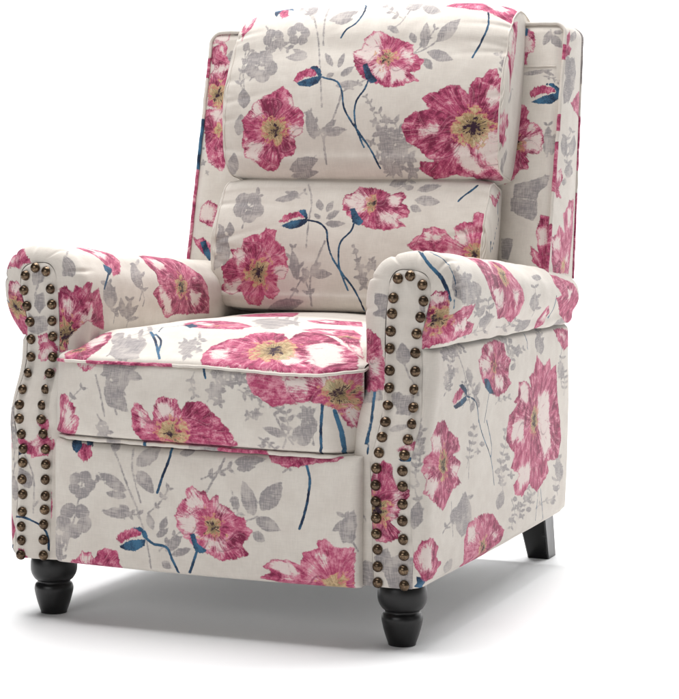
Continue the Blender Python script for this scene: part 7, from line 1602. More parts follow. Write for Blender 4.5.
('gs',[1389,773,1399,763,1414,748,1429,733,1434,719,1425,707,1409,697,1390,688,1378,681],2),
('g',[1414,749,1429,753,1451,757,1473,757,1486,755,1495,753,1482,750,1459,746,1437,744,1421,745]),
('g',[1414,749,1419,745,1416,738,1401,730,1381,724,1370,721,1369,724,1369,730,1378,738,1396,745]),
('g',[1434,718,1453,721,1476,722,1489,718,1498,713,1499,709,1485,708,1462,707,1441,708,1433,713]),
('g',[1434,718,1429,714,1417,708,1398,704,1381,702,1371,701,1376,704,1386,710,1402,715,1420,718]),
('g',[1378,681,1391,681,1402,679,1406,674,1403,669,1399,666,1391,666,1378,668,1370,672,1371,677]),
('g',[1378,681,1368,677,1352,673,1332,671,1318,671,1310,672,1319,675,1334,679,1352,683,1369,683]),
('gs',[1890,782,1884,769,1868,751,1857,731,1850,714,1857,698,1880,682,1901,668,1913,658],2),
('g',[1859,740,1878,742,1896,743,1907,741,1914,737,1913,734,1905,733,1887,732,1870,733,1858,736]),
('g',[1859,740,1854,735,1838,729,1817,724,1797,722,1785,721,1785,724,1800,730,1820,736,1842,739]),
('g',[1855,709,1872,713,1900,716,1919,714,1933,711,1937,708,1925,706,1899,703,1872,702,1859,705]),
('g',[1855,709,1850,703,1844,695,1814,687,1788,682,1773,679,1775,684,1782,692,1806,700,1833,706]),
('g',[1878,683,1895,686,1921,688,1938,686,1950,682,1955,679,1939,677,1917,675,1895,675,1883,678]),
('g',[1878,683,1885,679,1881,674,1867,667,1849,663,1834,660,1836,663,1836,668,1846,675,1864,680]),
('g',[1913,658,1929,661,1949,663,1967,662,1978,659,1982,657,1968,655,1952,652,1931,652,1914,654]),
('g',[1913,658,1916,654,1910,647,1892,640,1871,635,1856,633,1858,636,1862,642,1872,650,1893,655]),
('gs',[26,482,24,473,22,460,20,445,19,432,20,418,22,403,22,390,23,381],2),
('g',[21,452,26,451,31,449,35,444,36,438,36,435,32,435,27,437,22,441,20,447]),
('g',[21,452,20,448,16,444,11,442,5,442,2,443,4,445,7,449,12,453,17,453]),
('g',[20,428,26,430,34,429,42,424,46,418,48,413,42,412,34,412,25,415,21,421]),
('g',[20,428,20,422,16,415,9,410,2,408,-3,407,-2,412,1,418,6,425,14,428]),
('g',[21,404,26,405,32,405,36,401,38,396,38,393,35,393,29,393,24,395,22,400]),
('g',[21,404,21,398,18,390,10,384,2,381,-3,380,-2,384,1,392,7,399,15,403]),
('g',[23,381,29,383,36,384,43,381,48,376,50,372,44,371,36,369,28,370,24,375]),
('g',[23,381,23,374,20,366,13,359,5,354,0,352,1,357,3,365,8,373,16,379]),
('gs',[219,697,233,691,252,683,275,674,298,669,325,668,355,668,383,670,403,671],2),
('g',[257,681,266,685,281,688,297,690,309,689,315,688,308,685,294,681,277,679,264,679]),
('g',[257,681,265,678,268,673,260,666,249,660,241,657,237,659,232,664,234,670,244,677]),
('g',[315,668,319,672,329,677,344,680,358,682,366,683,361,680,353,675,340,671,326,668]),
('g',[315,668,330,668,342,664,344,658,339,651,334,647,325,648,311,650,303,655,306,662]),
('g',[403,671,404,675,412,681,427,685,442,688,451,690,448,687,441,681,429,676,415,672]),
('g',[403,671,417,673,431,671,439,667,440,661,438,658,429,657,413,658,401,661,398,666]),
('gs',[1500,788,1519,785,1546,781,1578,777,1615,774,1659,775,1711,778,1760,782,1796,784],2),
('g',[1566,778,1577,781,1590,785,1604,787,1615,787,1626,787,1620,785,1608,781,1591,778,1577,777]),
('g',[1566,778,1578,777,1587,773,1582,768,1571,762,1567,759,1560,760,1552,763,1549,768,1557,774]),
('g',[1673,776,1675,781,1685,787,1707,793,1728,797,1738,799,1737,795,1727,789,1707,782,1689,778]),
('g',[1673,776,1685,777,1701,777,1712,772,1712,767,1712,764,1701,764,1684,764,1670,766,1664,771]),
('g',[1796,784,1802,789,1812,795,1834,800,1856,803,1868,804,1864,800,1853,795,1834,789,1814,785]),
('g',[1796,784,1818,786,1839,786,1851,781,1851,775,1847,772,1835,771,1814,771,1796,773,1791,779])],
'board_front': [
('g',[807,1213,793,1208,779,1194,772,1172,773,1152,776,1140,785,1146,800,1157,812,1176,813,1197]),
('g',[811,1190,808,1173,814,1153,830,1139,848,1134,858,1133,858,1145,855,1165,845,1182,828,1189]),
('g',[817,1203,824,1196,835,1192,847,1195,855,1201,860,1206,855,1209,845,1214,833,1215,823,1210]),
('g',[674,1009,697,1005,736,1006,780,1014,814,1023,832,1030,812,1031,776,1031,732,1027,694,1018]),
('g',[786,1023,792,1015,804,1007,820,1001,833,1000,840,1000,835,1005,824,1014,810,1022,795,1024]),
('gs',[803,1220,815,1177],2),
('f',[654,1226,686,1208,702,1221,727,1205,739,1167,733,1111,712,1109,705,1055,690,1051,683,1104,661,1107,673,1131],[686,1206],0,0,[[668,1195,717,1190,726,1122,677,1123]]),
('o',[660,1224,676,1238,700,1223,700,1189,680,1188]),
('p',[727,919,747,949,799,959,844,941,853,923,794,918,736,900]),
('o',[740,881,795,909,866,928,862,897,835,871,776,872]),
('o',[795,963,828,969,861,950,868,919,852,922,840,946]),
('g',[828,633,840,653,847,688,845,728,836,760,829,778,822,761,811,730,807,690,816,655]),
('g',[851,636,862,650,870,675,869,706,863,730,859,744,852,731,843,708,839,677,843,651]),
('g',[694,503,759,518,852,549,841,497,808,467,804,430,736,440,692,435]),
('g',[683,440,804,428,802,378,688,377]),
('f',[651,847,665,858,686,874,713,863,735,839,728,809,745,790,783,778,805,741,813,704,807,667,794,636,749,645,732,633,754,607,752,569,718,569,685,524,649,503,636,667],[675,683],41,18,[[717,715,788,730,811,663,747,653],[738,779,776,767,771,745,741,749]]),
('g',[699,424,805,425,810,366,791,335,705,370]),
('g',[655,255,709,255,706,203,697,157,663,165]),
('f',[822,364,861,363,870,216,870,110,850,108,803,160,790,220,816,204,832,189,812,278],[858,84],0,0,[[822,300,849,309,856,244,834,234]]),
('g',[-784,1122,-763,1151,-715,1160,-704,1063,-769,1066]),
('g',[-772,1245,-714,1252,-712,1234,-752,1231]),
('f',[-885,1213,-856,1242,-778,1246,-776,1208,-814,1184,-864,1195],[-815,1177],0,0,[[-871,1211,-844,1237,-787,1241,-794,1208,-834,1198]]),
('f',[-885,1177,-832,1184,-800,1194,-777,1169,-785,1130,-747,1083,-707,1051,-687,858,-747,850,-858,885,-866,988,-862,1049,-825,1066,-870,1105],[-806,936],56,16,[[-865,1089,-820,1076,-747,1083,-769,1063,-843,1046],[-821,1162,-797,1169,-794,1138]]),
('f',[-867,780,-870,868,-711,862,-709,769,-718,669,-729,568,-745,560,-819,604,-842,686],[-790,763],26,0,[[-828,847,-771,854,-751,816,-807,808],[-809,607,-743,565,-755,561]]),
('g',[-851,605,-846,603,-838,602,-831,604,-827,608,-825,610,-829,611,-835,612,-843,611,-849,609]),
('g',[-851,607,-851,603,-848,597,-841,592,-834,590,-830,589,-831,592,-833,598,-837,603,-844,606]),
('g',[-848,607,-854,607,-859,605,-861,600,-860,595,-859,592,-855,593,-850,594,-846,598,-846,603]),
('g',[-847,605,-850,609,-857,613,-864,614,-870,613,-873,612,-871,609,-866,606,-858,603,-851,603]),
('g',[-849,604,-845,606,-843,610,-844,616,-848,621,-850,624,-853,622,-856,619,-856,613,-853,608]),
('g',[-817,554,-816,557,-817,561,-820,565,-824,567,-827,568,-827,565,-827,561,-824,557,-821,555]),
('g',[-819,555,-816,553,-811,553,-808,556,-806,559,-805,561,-808,561,-812,562,-816,561,-818,558]),
('g',[-818,556,-819,553,-818,548,-815,544,-811,542,-808,541,-808,543,-808,548,-811,552,-815,555]),
('g',[-816,556,-820,557,-824,557,-828,555,-831,551,-832,549,-829,549,-825,548,-820,549,-817,552]),
('g',[-852,669,-858,671,-863,675,-864,679,-861,682,-854,682,-849,679,-846,675,-846,671]),
('f',[-832,331,-826,392,-796,424,-748,400,-740,332],[-785,331],0,0,[[-824,385,-794,411,-757,385,-757,336,-818,339]]),
('f',[-831,314,-836,380,-788,403,-748,373,-750,318,-763,289,-819,314],[-790,280],0,0,[[-825,333,-825,371,-786,390,-759,364,-762,318,-803,321]]),
('f',[-864,244,-830,234,-802,242,-756,205,-752,133,-767,143,-830,194],[-764,114],0,0,[]),
('o',[-815,219,-789,228,-755,167,-750,118,-790,163]),
('gs',[832,630,833,643,835,663,836,684,837,704,835,723,833,742,830,759,828,771],1),
('g',[835,672,841,671,848,674,853,680,856,687,857,692,853,692,846,690,839,685,836,678]),
('g',[835,672,835,678,831,684,824,689,817,691,813,691,814,687,817,680,823,674,830,671]),
('g',[837,705,842,705,848,707,852,714,854,720,855,724,851,724,845,722,839,717,837,711]),
('g',[837,705,837,710,834,716,828,720,822,722,818,723,819,719,821,713,826,707,832,704]),
('g',[833,738,837,738,842,741,844,746,845,752,845,755,842,754,838,751,834,747,833,742]),
('g',[833,738,833,743,830,749,823,753,817,754,813,755,814,751,817,745,822,739,828,737]),
('g',[828,771,834,771,841,775,845,782,846,790,846,795,842,793,836,790,830,785,827,777]),
('g',[828,771,827,776,823,782,816,786,809,787,805,787,806,783,810,777,816,771,823,770]),
('gs',[696,473,707,472,721,470,738,470,756,474,775,485,798,500,818,516,833,526],1),
('g',[743,471,745,465,751,458,760,455,768,454,773,455,770,460,766,466,758,472,750,473]),
('g',[743,471,748,473,752,477,754,484,753,490,752,493,749,492,744,488,741,482,741,476]),
('g',[776,485,779,479,785,474,793,472,801,474,805,475,802,479,797,484,789,488,781,488]),
('g',[776,485,780,488,782,494,781,501,779,507,776,510,774,507,771,502,770,495,772,489]),
('g',[805,505,807,501,812,497,818,496,824,497,827,498,825,501,821,505,814,508,808,508]),
('g',[805,505,808,507,810,512,810,518,808,522,807,525,804,523,802,519,800,514,802,508]),
('g',[833,526,835,523,841,520,847,521,851,524,854,526,851,528,847,531,841,532,836,530]),
('g',[833,526,836,530,838,535,837,542,834,547,832,550,830,548,827,542,827,536,829,530]),
('gs',[788,1001,795,999,805,997,816,995,826,992,835,989,843,985,850,982,854,980],1),
('g',[810,996,808,993,809,989,811,984,815,982,817,980,818,983,818,987,816,992,813,995]),
('g',[810,996,813,996,817,997,819,1001,821,1004,821,1007,819,1007,815,1006,811,1003,809,1000]),
('g',[834,989,832,985,833,979,836,974,840,971,843,970,843,973,843,978,842,984,838,988]),
('g',[834,989,837,988,842,988,845,991,848,995,849,998,846,998,842,998,838,996,835,993]),
('g',[854,980,853,977,852,972,853,967,856,964,857,962,858,965,860,969,859,974,857,978]),
('g',[854,980,857,978,860,978,864,980,866,983,867,985,865,986,862,986,858,985,855,983])],
'board_border': [
('g',[3,1000,150,1022,200,955,183,885,123,819,47,800,19,860,47,922]),
('p',[-5,1105,65,1142,52,1073,90,1061,74,1028,14,1016]),
('p',[152,806,228,850,305,878,361,785,219,773]),
('g',[77,1090,113,1097,147,1109,163,1125,163,1139,170,1148,128,1140,84,1128,58,1114,61,1100]),
('f',[133,808,263,839,334,846,340,750,246,775],[342,807],0,0,[]),
('g',[117,558,144,574,156,601,136,630,102,652,79,664,66,651,51,626,53,596,81,571]),
('g',[223,561,271,575,310,601,320,631,279,654,260,667,232,654,193,630,173,601,191,576]),
('g',[196,462,248,471,289,488,277,509,237,524,210,533,180,525,143,510,129,490,154,473]),
('g',[139,425,163,430,181,438,177,449,160,458,147,463,133,458,114,451,106,440,119,431]),
('gs',[144,598,158,478],2),
('f',[-9,482,85,500,122,462,67,408,117,371,54,368,6,416],[20,401],0,0,[[23,483,88,488,85,454,42,446]]),
('p',[208,306,257,359,355,361,385,306]),
('f',[38,139,22,189,88,206,124,248,221,202,162,293,263,346,360,369,385,209,372,111,356,20,87,25,52,80],[243,61],27,0,[[38,183,144,193,155,133,62,131],[241,316,324,316,317,225,262,248],[236,83,324,111,324,59]]),
('gs',[102,805,110,818,119,838,130,861,132,882,119,902,98,923,77,943,64,961,62,975,66,989,72,999,75,1007],1),
('g',[131,867,147,867,165,869,184,874,193,880,201,884,186,883,164,882,144,878,133,872]),
('g',[131,867,128,874,113,880,88,884,64,884,50,884,54,879,64,872,84,866,109,865]),
('g',[126,891,144,891,167,895,178,901,194,908,191,912,176,911,156,908,135,903,125,896]),
('g',[126,891,121,897,105,902,80,904,58,904,45,903,51,899,62,893,82,888,107,888]),
('g',[107,914,127,915,149,921,161,929,164,937,163,941,147,939,126,934,108,927,103,919]),
('g',[107,914,104,918,93,923,74,925,57,925,46,924,50,921,58,916,73,912,92,912]),
('g',[85,936,103,939,122,945,128,954,127,962,123,967,110,964,91,958,77,950,77,941]),
('g',[85,936,79,941,64,946,42,948,22,947,10,945,16,942,27,936,46,932,68,933]),
('g',[66,958,81,960,95,965,105,972,106,978,105,982,94,980,78,976,65,970,62,963]),
('g',[66,958,64,963,55,969,37,971,20,971,10,971,13,967,20,962,34,958,52,957]),
('g',[64,982,77,981,96,983,113,987,123,993,125,996,116,996,98,995,79,992,68,987]),
('g',[64,982,67,989,60,997,41,1002,20,1004,7,1005,8,1000,12,992,25,985,46,982]),
('g',[75,1007,89,1007,105,1009,118,1014,125,1020,128,1023,115,1022,100,1020,83,1016,77,1011]),
('g',[75,1007,78,1013,70,1021,51,1026,30,1028,18,1028,19,1023,23,1016,36,1009,57,1006]),
('gs',[168,463,170,476,174,495,176,517,174,538,162,561,144,584,129,607,124,627,133,643,152,656,175,667,189,675],1),
('g',[175,528,197,527,226,530,251,536,262,543,266,547,249,547,218,545,190,541,176,534]),
('g',[175,528,176,533,167,540,145,544,124,546,111,547,113,543,119,537,133,530,155,528]),
('g',[158,565,179,566,205,569,223,576,231,583,231,588,212,586,188,584,165,578,156,571]),
('g',[158,565,155,572,139,579,112,583,86,584,71,584,76,579,87,572,108,565,136,564]),
('g',[132,602,157,602,188,606,212,614,220,623,219,628,202,627,172,624,143,618,132,609]),
('g',[132,602,129,609,114,617,87,621,61,622,46,622,51,617,62,609,83,602,110,601]),
('g',[131,640,146,639,166,641,182,645,190,650,195,654,183,654,162,652,143,649,133,644]),
('g',[131,640,131,647,120,655,95,660,70,662,55,662,58,657,65,649,83,642,108,639]),
('g',[189,675,208,673,234,672,256,676,271,681,289,684,269,685,244,685,221,684,198,679]),
('g',[189,675,199,680,205,688,191,695,172,699,157,701,154,697,149,690,153,682,171,677])]}
def unpack(r):
    pr = lambda v: [(v[i] / 2500, v[i + 1] / 2500) for i in range(0, len(v), 2)]
    if r[0] == 'f': return ('f', pr(r[1]), pr(r[2])[0], r[3] / 2500, r[4] / 2500, [pr(w) for w in r[5]])
    return (r[0], pr(r[1])) + ((r[2] / 2500,) if len(r) > 2 else ())
MOTIFS = {k: [unpack(r) for r in v] for k, v in PRINT.items()}
# ------------------------------------------------------------------ materials
def lin(r, g, b):
    c = lambda v: (v / 255 / 12.92) if v / 255 <= .04045 else ((v / 255 + .055) / 1.055) ** 2.4
    return (c(r), c(g), c(b), 1.0)
def new_mat(name):
    m_ = bpy.data.materials.new(name); m_.use_nodes = True
    return m_, m_.node_tree.nodes, m_.node_tree.links, m_.node_tree.nodes["Principled BSDF"]
class NT:
    """small helper for wiring shader maths"""
    def __init__(s, n, l): s.n, s.l = n, l
    def put(s, sock, v):
        if isinstance(v, bpy.types.NodeSocket): s.l.new(v, sock)
        else: sock.default_value = v
    def math(s, op, a, b=0.0, c=0.0, clamp=False):
        d = s.n.new("ShaderNodeMath"); d.operation = op; d.use_clamp = clamp
        s.put(d.inputs[0], a); s.put(d.inputs[1], b); s.put(d.inputs[2], c); return d.outputs[0]
    def attr(s, name):
        d = s.n.new("ShaderNodeAttribute"); d.attribute_name = name; return d.outputs['Vector']
    def sep(s, v):
        d = s.n.new("ShaderNodeSeparateXYZ"); s.put(d.inputs[0], v); return d.outputs[0], d.outputs[1], d.outputs[2]
    def noise(s, v, scale, detail=2.0, rough=.5, dist=0.0):
        d = s.n.new("ShaderNodeTexNoise"); s.put(d.inputs['Vector'], v); d.inputs['Scale'].default_value = scale
        d.inputs['Detail'].default_value = detail; d.inputs['Roughness'].default_value = rough; d.inputs['Distortion'].default_value = dist
        return d.outputs['Fac']
    def vscale(s, v, k):
        d = s.n.new("ShaderNodeVectorMath"); d.operation = 'MULTIPLY'; s.put(d.inputs[0], v); d.inputs[1].default_value = k; return d.outputs[0]
    def step(s, v, a, b, lo=0., hi=1.):
        d = s.n.new("ShaderNodeMapRange"); d.interpolation_type = 'SMOOTHSTEP'
        s.put(d.inputs['Value'], v); s.put(d.inputs['From Min'], a); s.put(d.inputs['From Max'], b)
        s.put(d.inputs['To Min'], lo); s.put(d.inputs['To Max'], hi); return d.outputs[0]
    def mix(s, f, a, b):
        d = s.n.new("ShaderNodeMix"); d.data_type = 'RGBA'; s.put(d.inputs[0], f); s.put(d.inputs[6], a); s.put(d.inputs[7], b); return d.outputs[2]

CREAM = lin(208, 201, 192)
def fabric_material():
    m_, n, l, P = new_mat("floral_linen")
    t = NT(n, l)
    fab = t.attr("cloth"); sp, sg, sn = t.sep(t.attr("print_shape")); ye, dk, wh = t.sep(t.attr("print_heart")); stk = t.attr("print_grain")
    ov, ptone, pedge = t.sep(t.attr("print_over"))
    fine = t.noise(fab, 420, 3, .65); mid = t.noise(fab, 130, 3, .6); slow = t.noise(fab, 34, 2, .5)
    # linen weave: two crossed thread directions
    wx = t.noise(t.vscale(fab, (900, 70, 1)), 1.0, 2, .6); wy = t.noise(t.vscale(fab, (70, 900, 1)), 1.0, 2, .6)
    weave = t.math('ADD', wx, wy)                                                 # about 1
    gr = t.noise(t.vscale(stk, (9, 9, 26)), 1.0, 3, .65)                            # brush streaks that run out from the flower's heart
    gr2 = t.noise(t.vscale(stk, (24, 24, 30)), 1.0, 2, .6)
    base = t.mix(t.step(slow, .3, .7), CREAM, lin(202, 194, 185))
    # grey leaves
    ge = t.math('ADD', sg, t.math('MULTIPLY', t.math('SUBTRACT', mid, .5), .0050))
    gm = t.step(ge, -.0010, .0010)
    dens = t.math('ADD', t.math('MULTIPLY', weave, 1.1), t.math('MULTIPLY', slow, .8))
    gcol = t.mix(t.step(dens, 1.25, 1.75), lin(136, 131, 132), lin(172, 164, 160))
    gcol = t.mix(t.math('MULTIPLY', t.step(slow, .52, .68), .45), gcol, lin(190, 182, 176))
    col = t.mix(t.math('MULTIPLY', gm, .97), base, gcol)
    # blue stems and buds
    nm = t.step(t.math('ADD', sn, t.math('MULTIPLY', t.math('SUBTRACT', mid, .5), .0022)), -.0004, .0005)
    ncol = t.mix(t.step(t.math('ADD', slow, t.math('MULTIPLY', fine, .5)), .55, .95), lin(26, 36, 60), lin(62, 104, 134))
    # petals
    pe = t.math('ADD', sp, t.math('ADD', t.math('MULTIPLY', t.math('SUBTRACT', mid, .5), .0060), t.math('MULTIPLY', t.math('SUBTRACT', gr, .5), .0110)))
    pm = t.step(pe, -.0010, .0012)
    wash = t.noise(fab, 52, 3, .6, .6)
    tone = t.math('ADD', t.math('MULTIPLY', gr, .52), t.math('ADD', t.math('MULTIPLY', wash, .72), t.math('MULTIPLY', fine, .30)))
    tone = t.math('ADD', tone, t.math('MULTIPLY', ptone, .10))
    pcol = t.mix(t.step(tone, .58, .80), lin(112, 32, 62), lin(170, 70, 104))
    pcol = t.mix(t.step(tone, .76, .98), pcol, lin(206, 132, 150))
    # thin pale and dark brush hairs along each petal
    hair = t.noise(t.vscale(stk, (42, 42, 22)), 1.0, 2, .6)
    pcol = t.mix(t.math('MULTIPLY', t.step(hair, .57, .68), .38), pcol, lin(206, 150, 160))
    pcol = t.mix(t.math('MULTIPLY', t.step(hair, .42, .33), .42), pcol, lin(122, 34, 72))
    # paler, washed-out passages: dry-brush white streaks
    dry = t.math('ADD', t.math('MULTIPLY', gr2, .42), t.math('ADD', t.math('ADD', t.math('MULTIPLY', gr, .30), t.math('MULTIPLY', wash, .62)), t.math('MULTIPLY', fine, .25)))
    thr = t.math('SUBTRACT', 1.02, t.math('MULTIPLY', wh, .47))
    pcol = t.mix(t.math('MULTIPLY', t.step(dry, t.math('SUBTRACT', thr, .09), t.math('ADD', thr, .03)), .7), pcol, lin(204, 138, 154))
    wm = t.step(dry, thr, t.math('ADD', thr, .15))
    inner = t.step(pe, .0004, .0030)                                              # an outline of colour stays round the white
    pcol = t.mix(t.math('MULTIPLY', t.math('MULTIPLY', wm, inner), .93), pcol, lin(214, 202, 195))
    fold = t.math('MULTIPLY', t.step(pedge, .0026, .0004), t.step(wash, .40, .55))      # darker line where one petal laps the next
    pcol = t.mix(t.math('MULTIPLY', fold, .55), pcol, lin(112, 30, 66))
    pcol = t.mix(t.math('MULTIPLY', t.math('MULTIPLY', t.step(pedge, .0022, .0032), t.step(pedge, .0060, .0036)), .20), pcol, lin(212, 156, 168))
    rimd = t.math('MULTIPLY', t.step(pe, .0024, .0006), t.step(slow, .45, .6))
    pcol = t.mix(t.math('MULTIPLY', rimd, .6), pcol, lin(138, 36, 76))
    # warm heart: olive, ochre and peach dabs, then dark stamens
    yn = t.math('ADD', ye, t.math('ADD', t.math('MULTIPLY', t.math('SUBTRACT', wash, .5), .062), t.math('MULTIPLY', t.math('SUBTRACT', mid, .5), .050)))
    ym = t.step(yn, .0005, .0040)
    ycol = t.mix(t.step(t.math('ADD', mid, t.math('MULTIPLY', gr, .6)), .66, .92), lin(136, 130, 78), lin(196, 178, 130))
    ycol = t.mix(t.step(yn, .011, .003), ycol, lin(196, 128, 108))
    pcol = t.mix(t.math('MULTIPLY', ym, .78), pcol, ycol)
    dn = t.math('ADD', dk, t.math('ADD', t.math('MULTIPLY', t.math('SUBTRACT', mid, .5), .064), t.math('MULTIPLY', t.math('SUBTRACT', gr2, .5), .046)))
    pcol = t.mix(t.step(dn, -.0002, .0010), pcol, lin(50, 28, 44))
    col = t.mix(nm, col, ncol)
    col = t.mix(pm, col, pcol)
    front_n = t.step(t.math('ADD', ov, t.math('MULTIPLY', t.math('SUBTRACT', gr2, .5), .0055)), -.0004, .0006)      # blue sepals painted over the petals
    col = t.mix(front_n, col, ncol)
    # threads
    tint = t.mix(t.step(weave, .7, 1.3), (.955, .955, .955, 1), (1.03, 1.03, 1.03, 1))
    mm = n.new("ShaderNodeMix"); mm.data_type = 'RGBA'; mm.blend_type = 'MULTIPLY'; mm.inputs[0].default_value = 1.0
    l.new(col, mm.inputs[6]); l.new(tint, mm.inputs[7])
    l.new(mm.outputs[2], P.inputs['Base Color'])
    P.inputs['Roughness'].default_value = .82; P.inputs['Specular IOR Level'].default_value = .22
    P.inputs['Sheen Weight'].default_value = .12; P.inputs['Sheen Roughness'].default_value = .5
    bp = n.new("ShaderNodeBump"); bp.inputs['Strength'].default_value = .30; bp.inputs['Distance'].default_value = .0006
    rum = t.noise(fab, 16, 3, .5)
    hgt = t.math('ADD', weave, t.math('MULTIPLY', rum, 5.0))
    l.new(hgt, bp.inputs['Height']); l.new(bp.outputs[0], P.inputs['Normal'])
    return m_
def plain_fabric():
    m_, n, l, P = new_mat("plain_dust_cover"); t = NT(n, l)
    g = n.new("ShaderNodeNewGeometry"); k = t.noise(g.outputs['Position'], 300, 3, .6)
    l.new(t.mix(k, (.72, .72, .71, 1), (.78, .78, .77, 1)), P.inputs['Base Color']); P.inputs['Roughness'].default_value = .95  # unseen underside cloth, made pale to bounce light into the shadow below
    return m_
def wood_material():
    m_, n, l, P = new_mat("black_lacquered_wood"); t = NT(n, l)
    tcn = n.new("ShaderNodeTexCoord"); k = t.noise(t.vscale(tcn.outputs['Object'], (40, 40, 6)), 1.0, 4, .6)
    l.new(t.mix(k, (.003, .003, .0035, 1), (.009, .0085, .0085, 1)), P.inputs['Base Color'])
    l.new(t.step(k, .2, .8, .26, .40), P.inputs['Roughness']); P.inputs['Specular IOR Level'].default_value = .38
    bp = n.new("ShaderNodeBump"); bp.inputs['Strength'].default_value = .06; bp.inputs['Distance'].default_value = .0005
    l.new(k, bp.inputs['Height']); l.new(bp.outputs[0], P.inputs['Normal'])
    return m_
def brass_material():
    m_, n, l, P = new_mat("antique_brass"); t = NT(n, l)
    g = n.new("ShaderNodeNewGeometry"); k = t.noise(g.outputs['Position'], 420, 3, .65); k2 = t.noise(g.outputs['Position'], 60, 2, .5)
    c = t.mix(t.step(k, .35, .7), lin(78, 64, 52), lin(124, 104, 82)); c = t.mix(t.step(k2, .6, .9), c, lin(128, 106, 84))
    oi = n.new('ShaderNodeObjectInfo'); c = t.mix(t.step(oi.outputs['Random'], 0., 1., 0., .5), c, lin(66, 54, 46))
    l.new(c, P.inputs['Base Color']); P.inputs['Metallic'].default_value = .9
    l.new(t.step(k, .3, .7, .34, .22), P.inputs['Roughness'])
    return m_
def floor_material():
    m_, n, l, P = new_mat("white_studio_paper"); t = NT(n, l)
    g = n.new("ShaderNodeNewGeometry"); k = t.noise(g.outputs['Position'], 2.5, 3, .5)
    l.new(t.mix(k, (.91, .91, .912, 1), (.94, .94, .942, 1)), P.inputs['Base Color']); P.inputs['Roughness'].default_value = .9
    P.inputs['Specular IOR Level'].default_value = .1
    return m_
FAB, DUST, WOOD, BRASS, PAPER = fabric_material(), plain_fabric(), wood_material(), brass_material(), floor_material()

# ------------------------------------------------------------------ printing the cloth
def poly_sd(px, py, Q):
    """signed distance to a closed polygon, positive inside"""
    d = np.full(px.shape, 1e9); ins = np.zeros(px.shape, bool)
    n = len(Q)
    for i in range(n):
        ax, ay = Q[i]; bx, by = Q[(i + 1) % n]
        ex, ey = bx - ax, by - ay; wx, wy = px - ax, py - ay
        t = np.clip((wx * ex + wy * ey) / (ex * ex + ey * ey + 1e-18), 0, 1)
        d = np.minimum(d, (wx - ex * t) ** 2 + (wy - ey * t) ** 2)
        c = (ay > py) != (by > py)
        with np.errstate(divide='ignore', invalid='ignore'):
            ins ^= c & (px < (bx - ax) * (py - ay) / (by - ay + 1e-18) + ax)
    d = np.sqrt(d)
    return np.where(ins, d, -d)
def line_sd(px, py, Q, w):
    d = np.full(px.shape, 1e9)
    for i in range(len(Q) - 1):
        ax, ay = Q[i]; bx, by = Q[i + 1]
        ex, ey = bx - ax, by - ay; wx, wy = px - ax, py - ay
        t = np.clip((wx * ex + wy * ey) / (ex * ex + ey * ey + 1e-18), 0, 1)
        d = np.minimum(d, (wx - ex * t) ** 2 + (wy - ey * t) ** 2)
    return w - np.sqrt(d)
LIM = .03
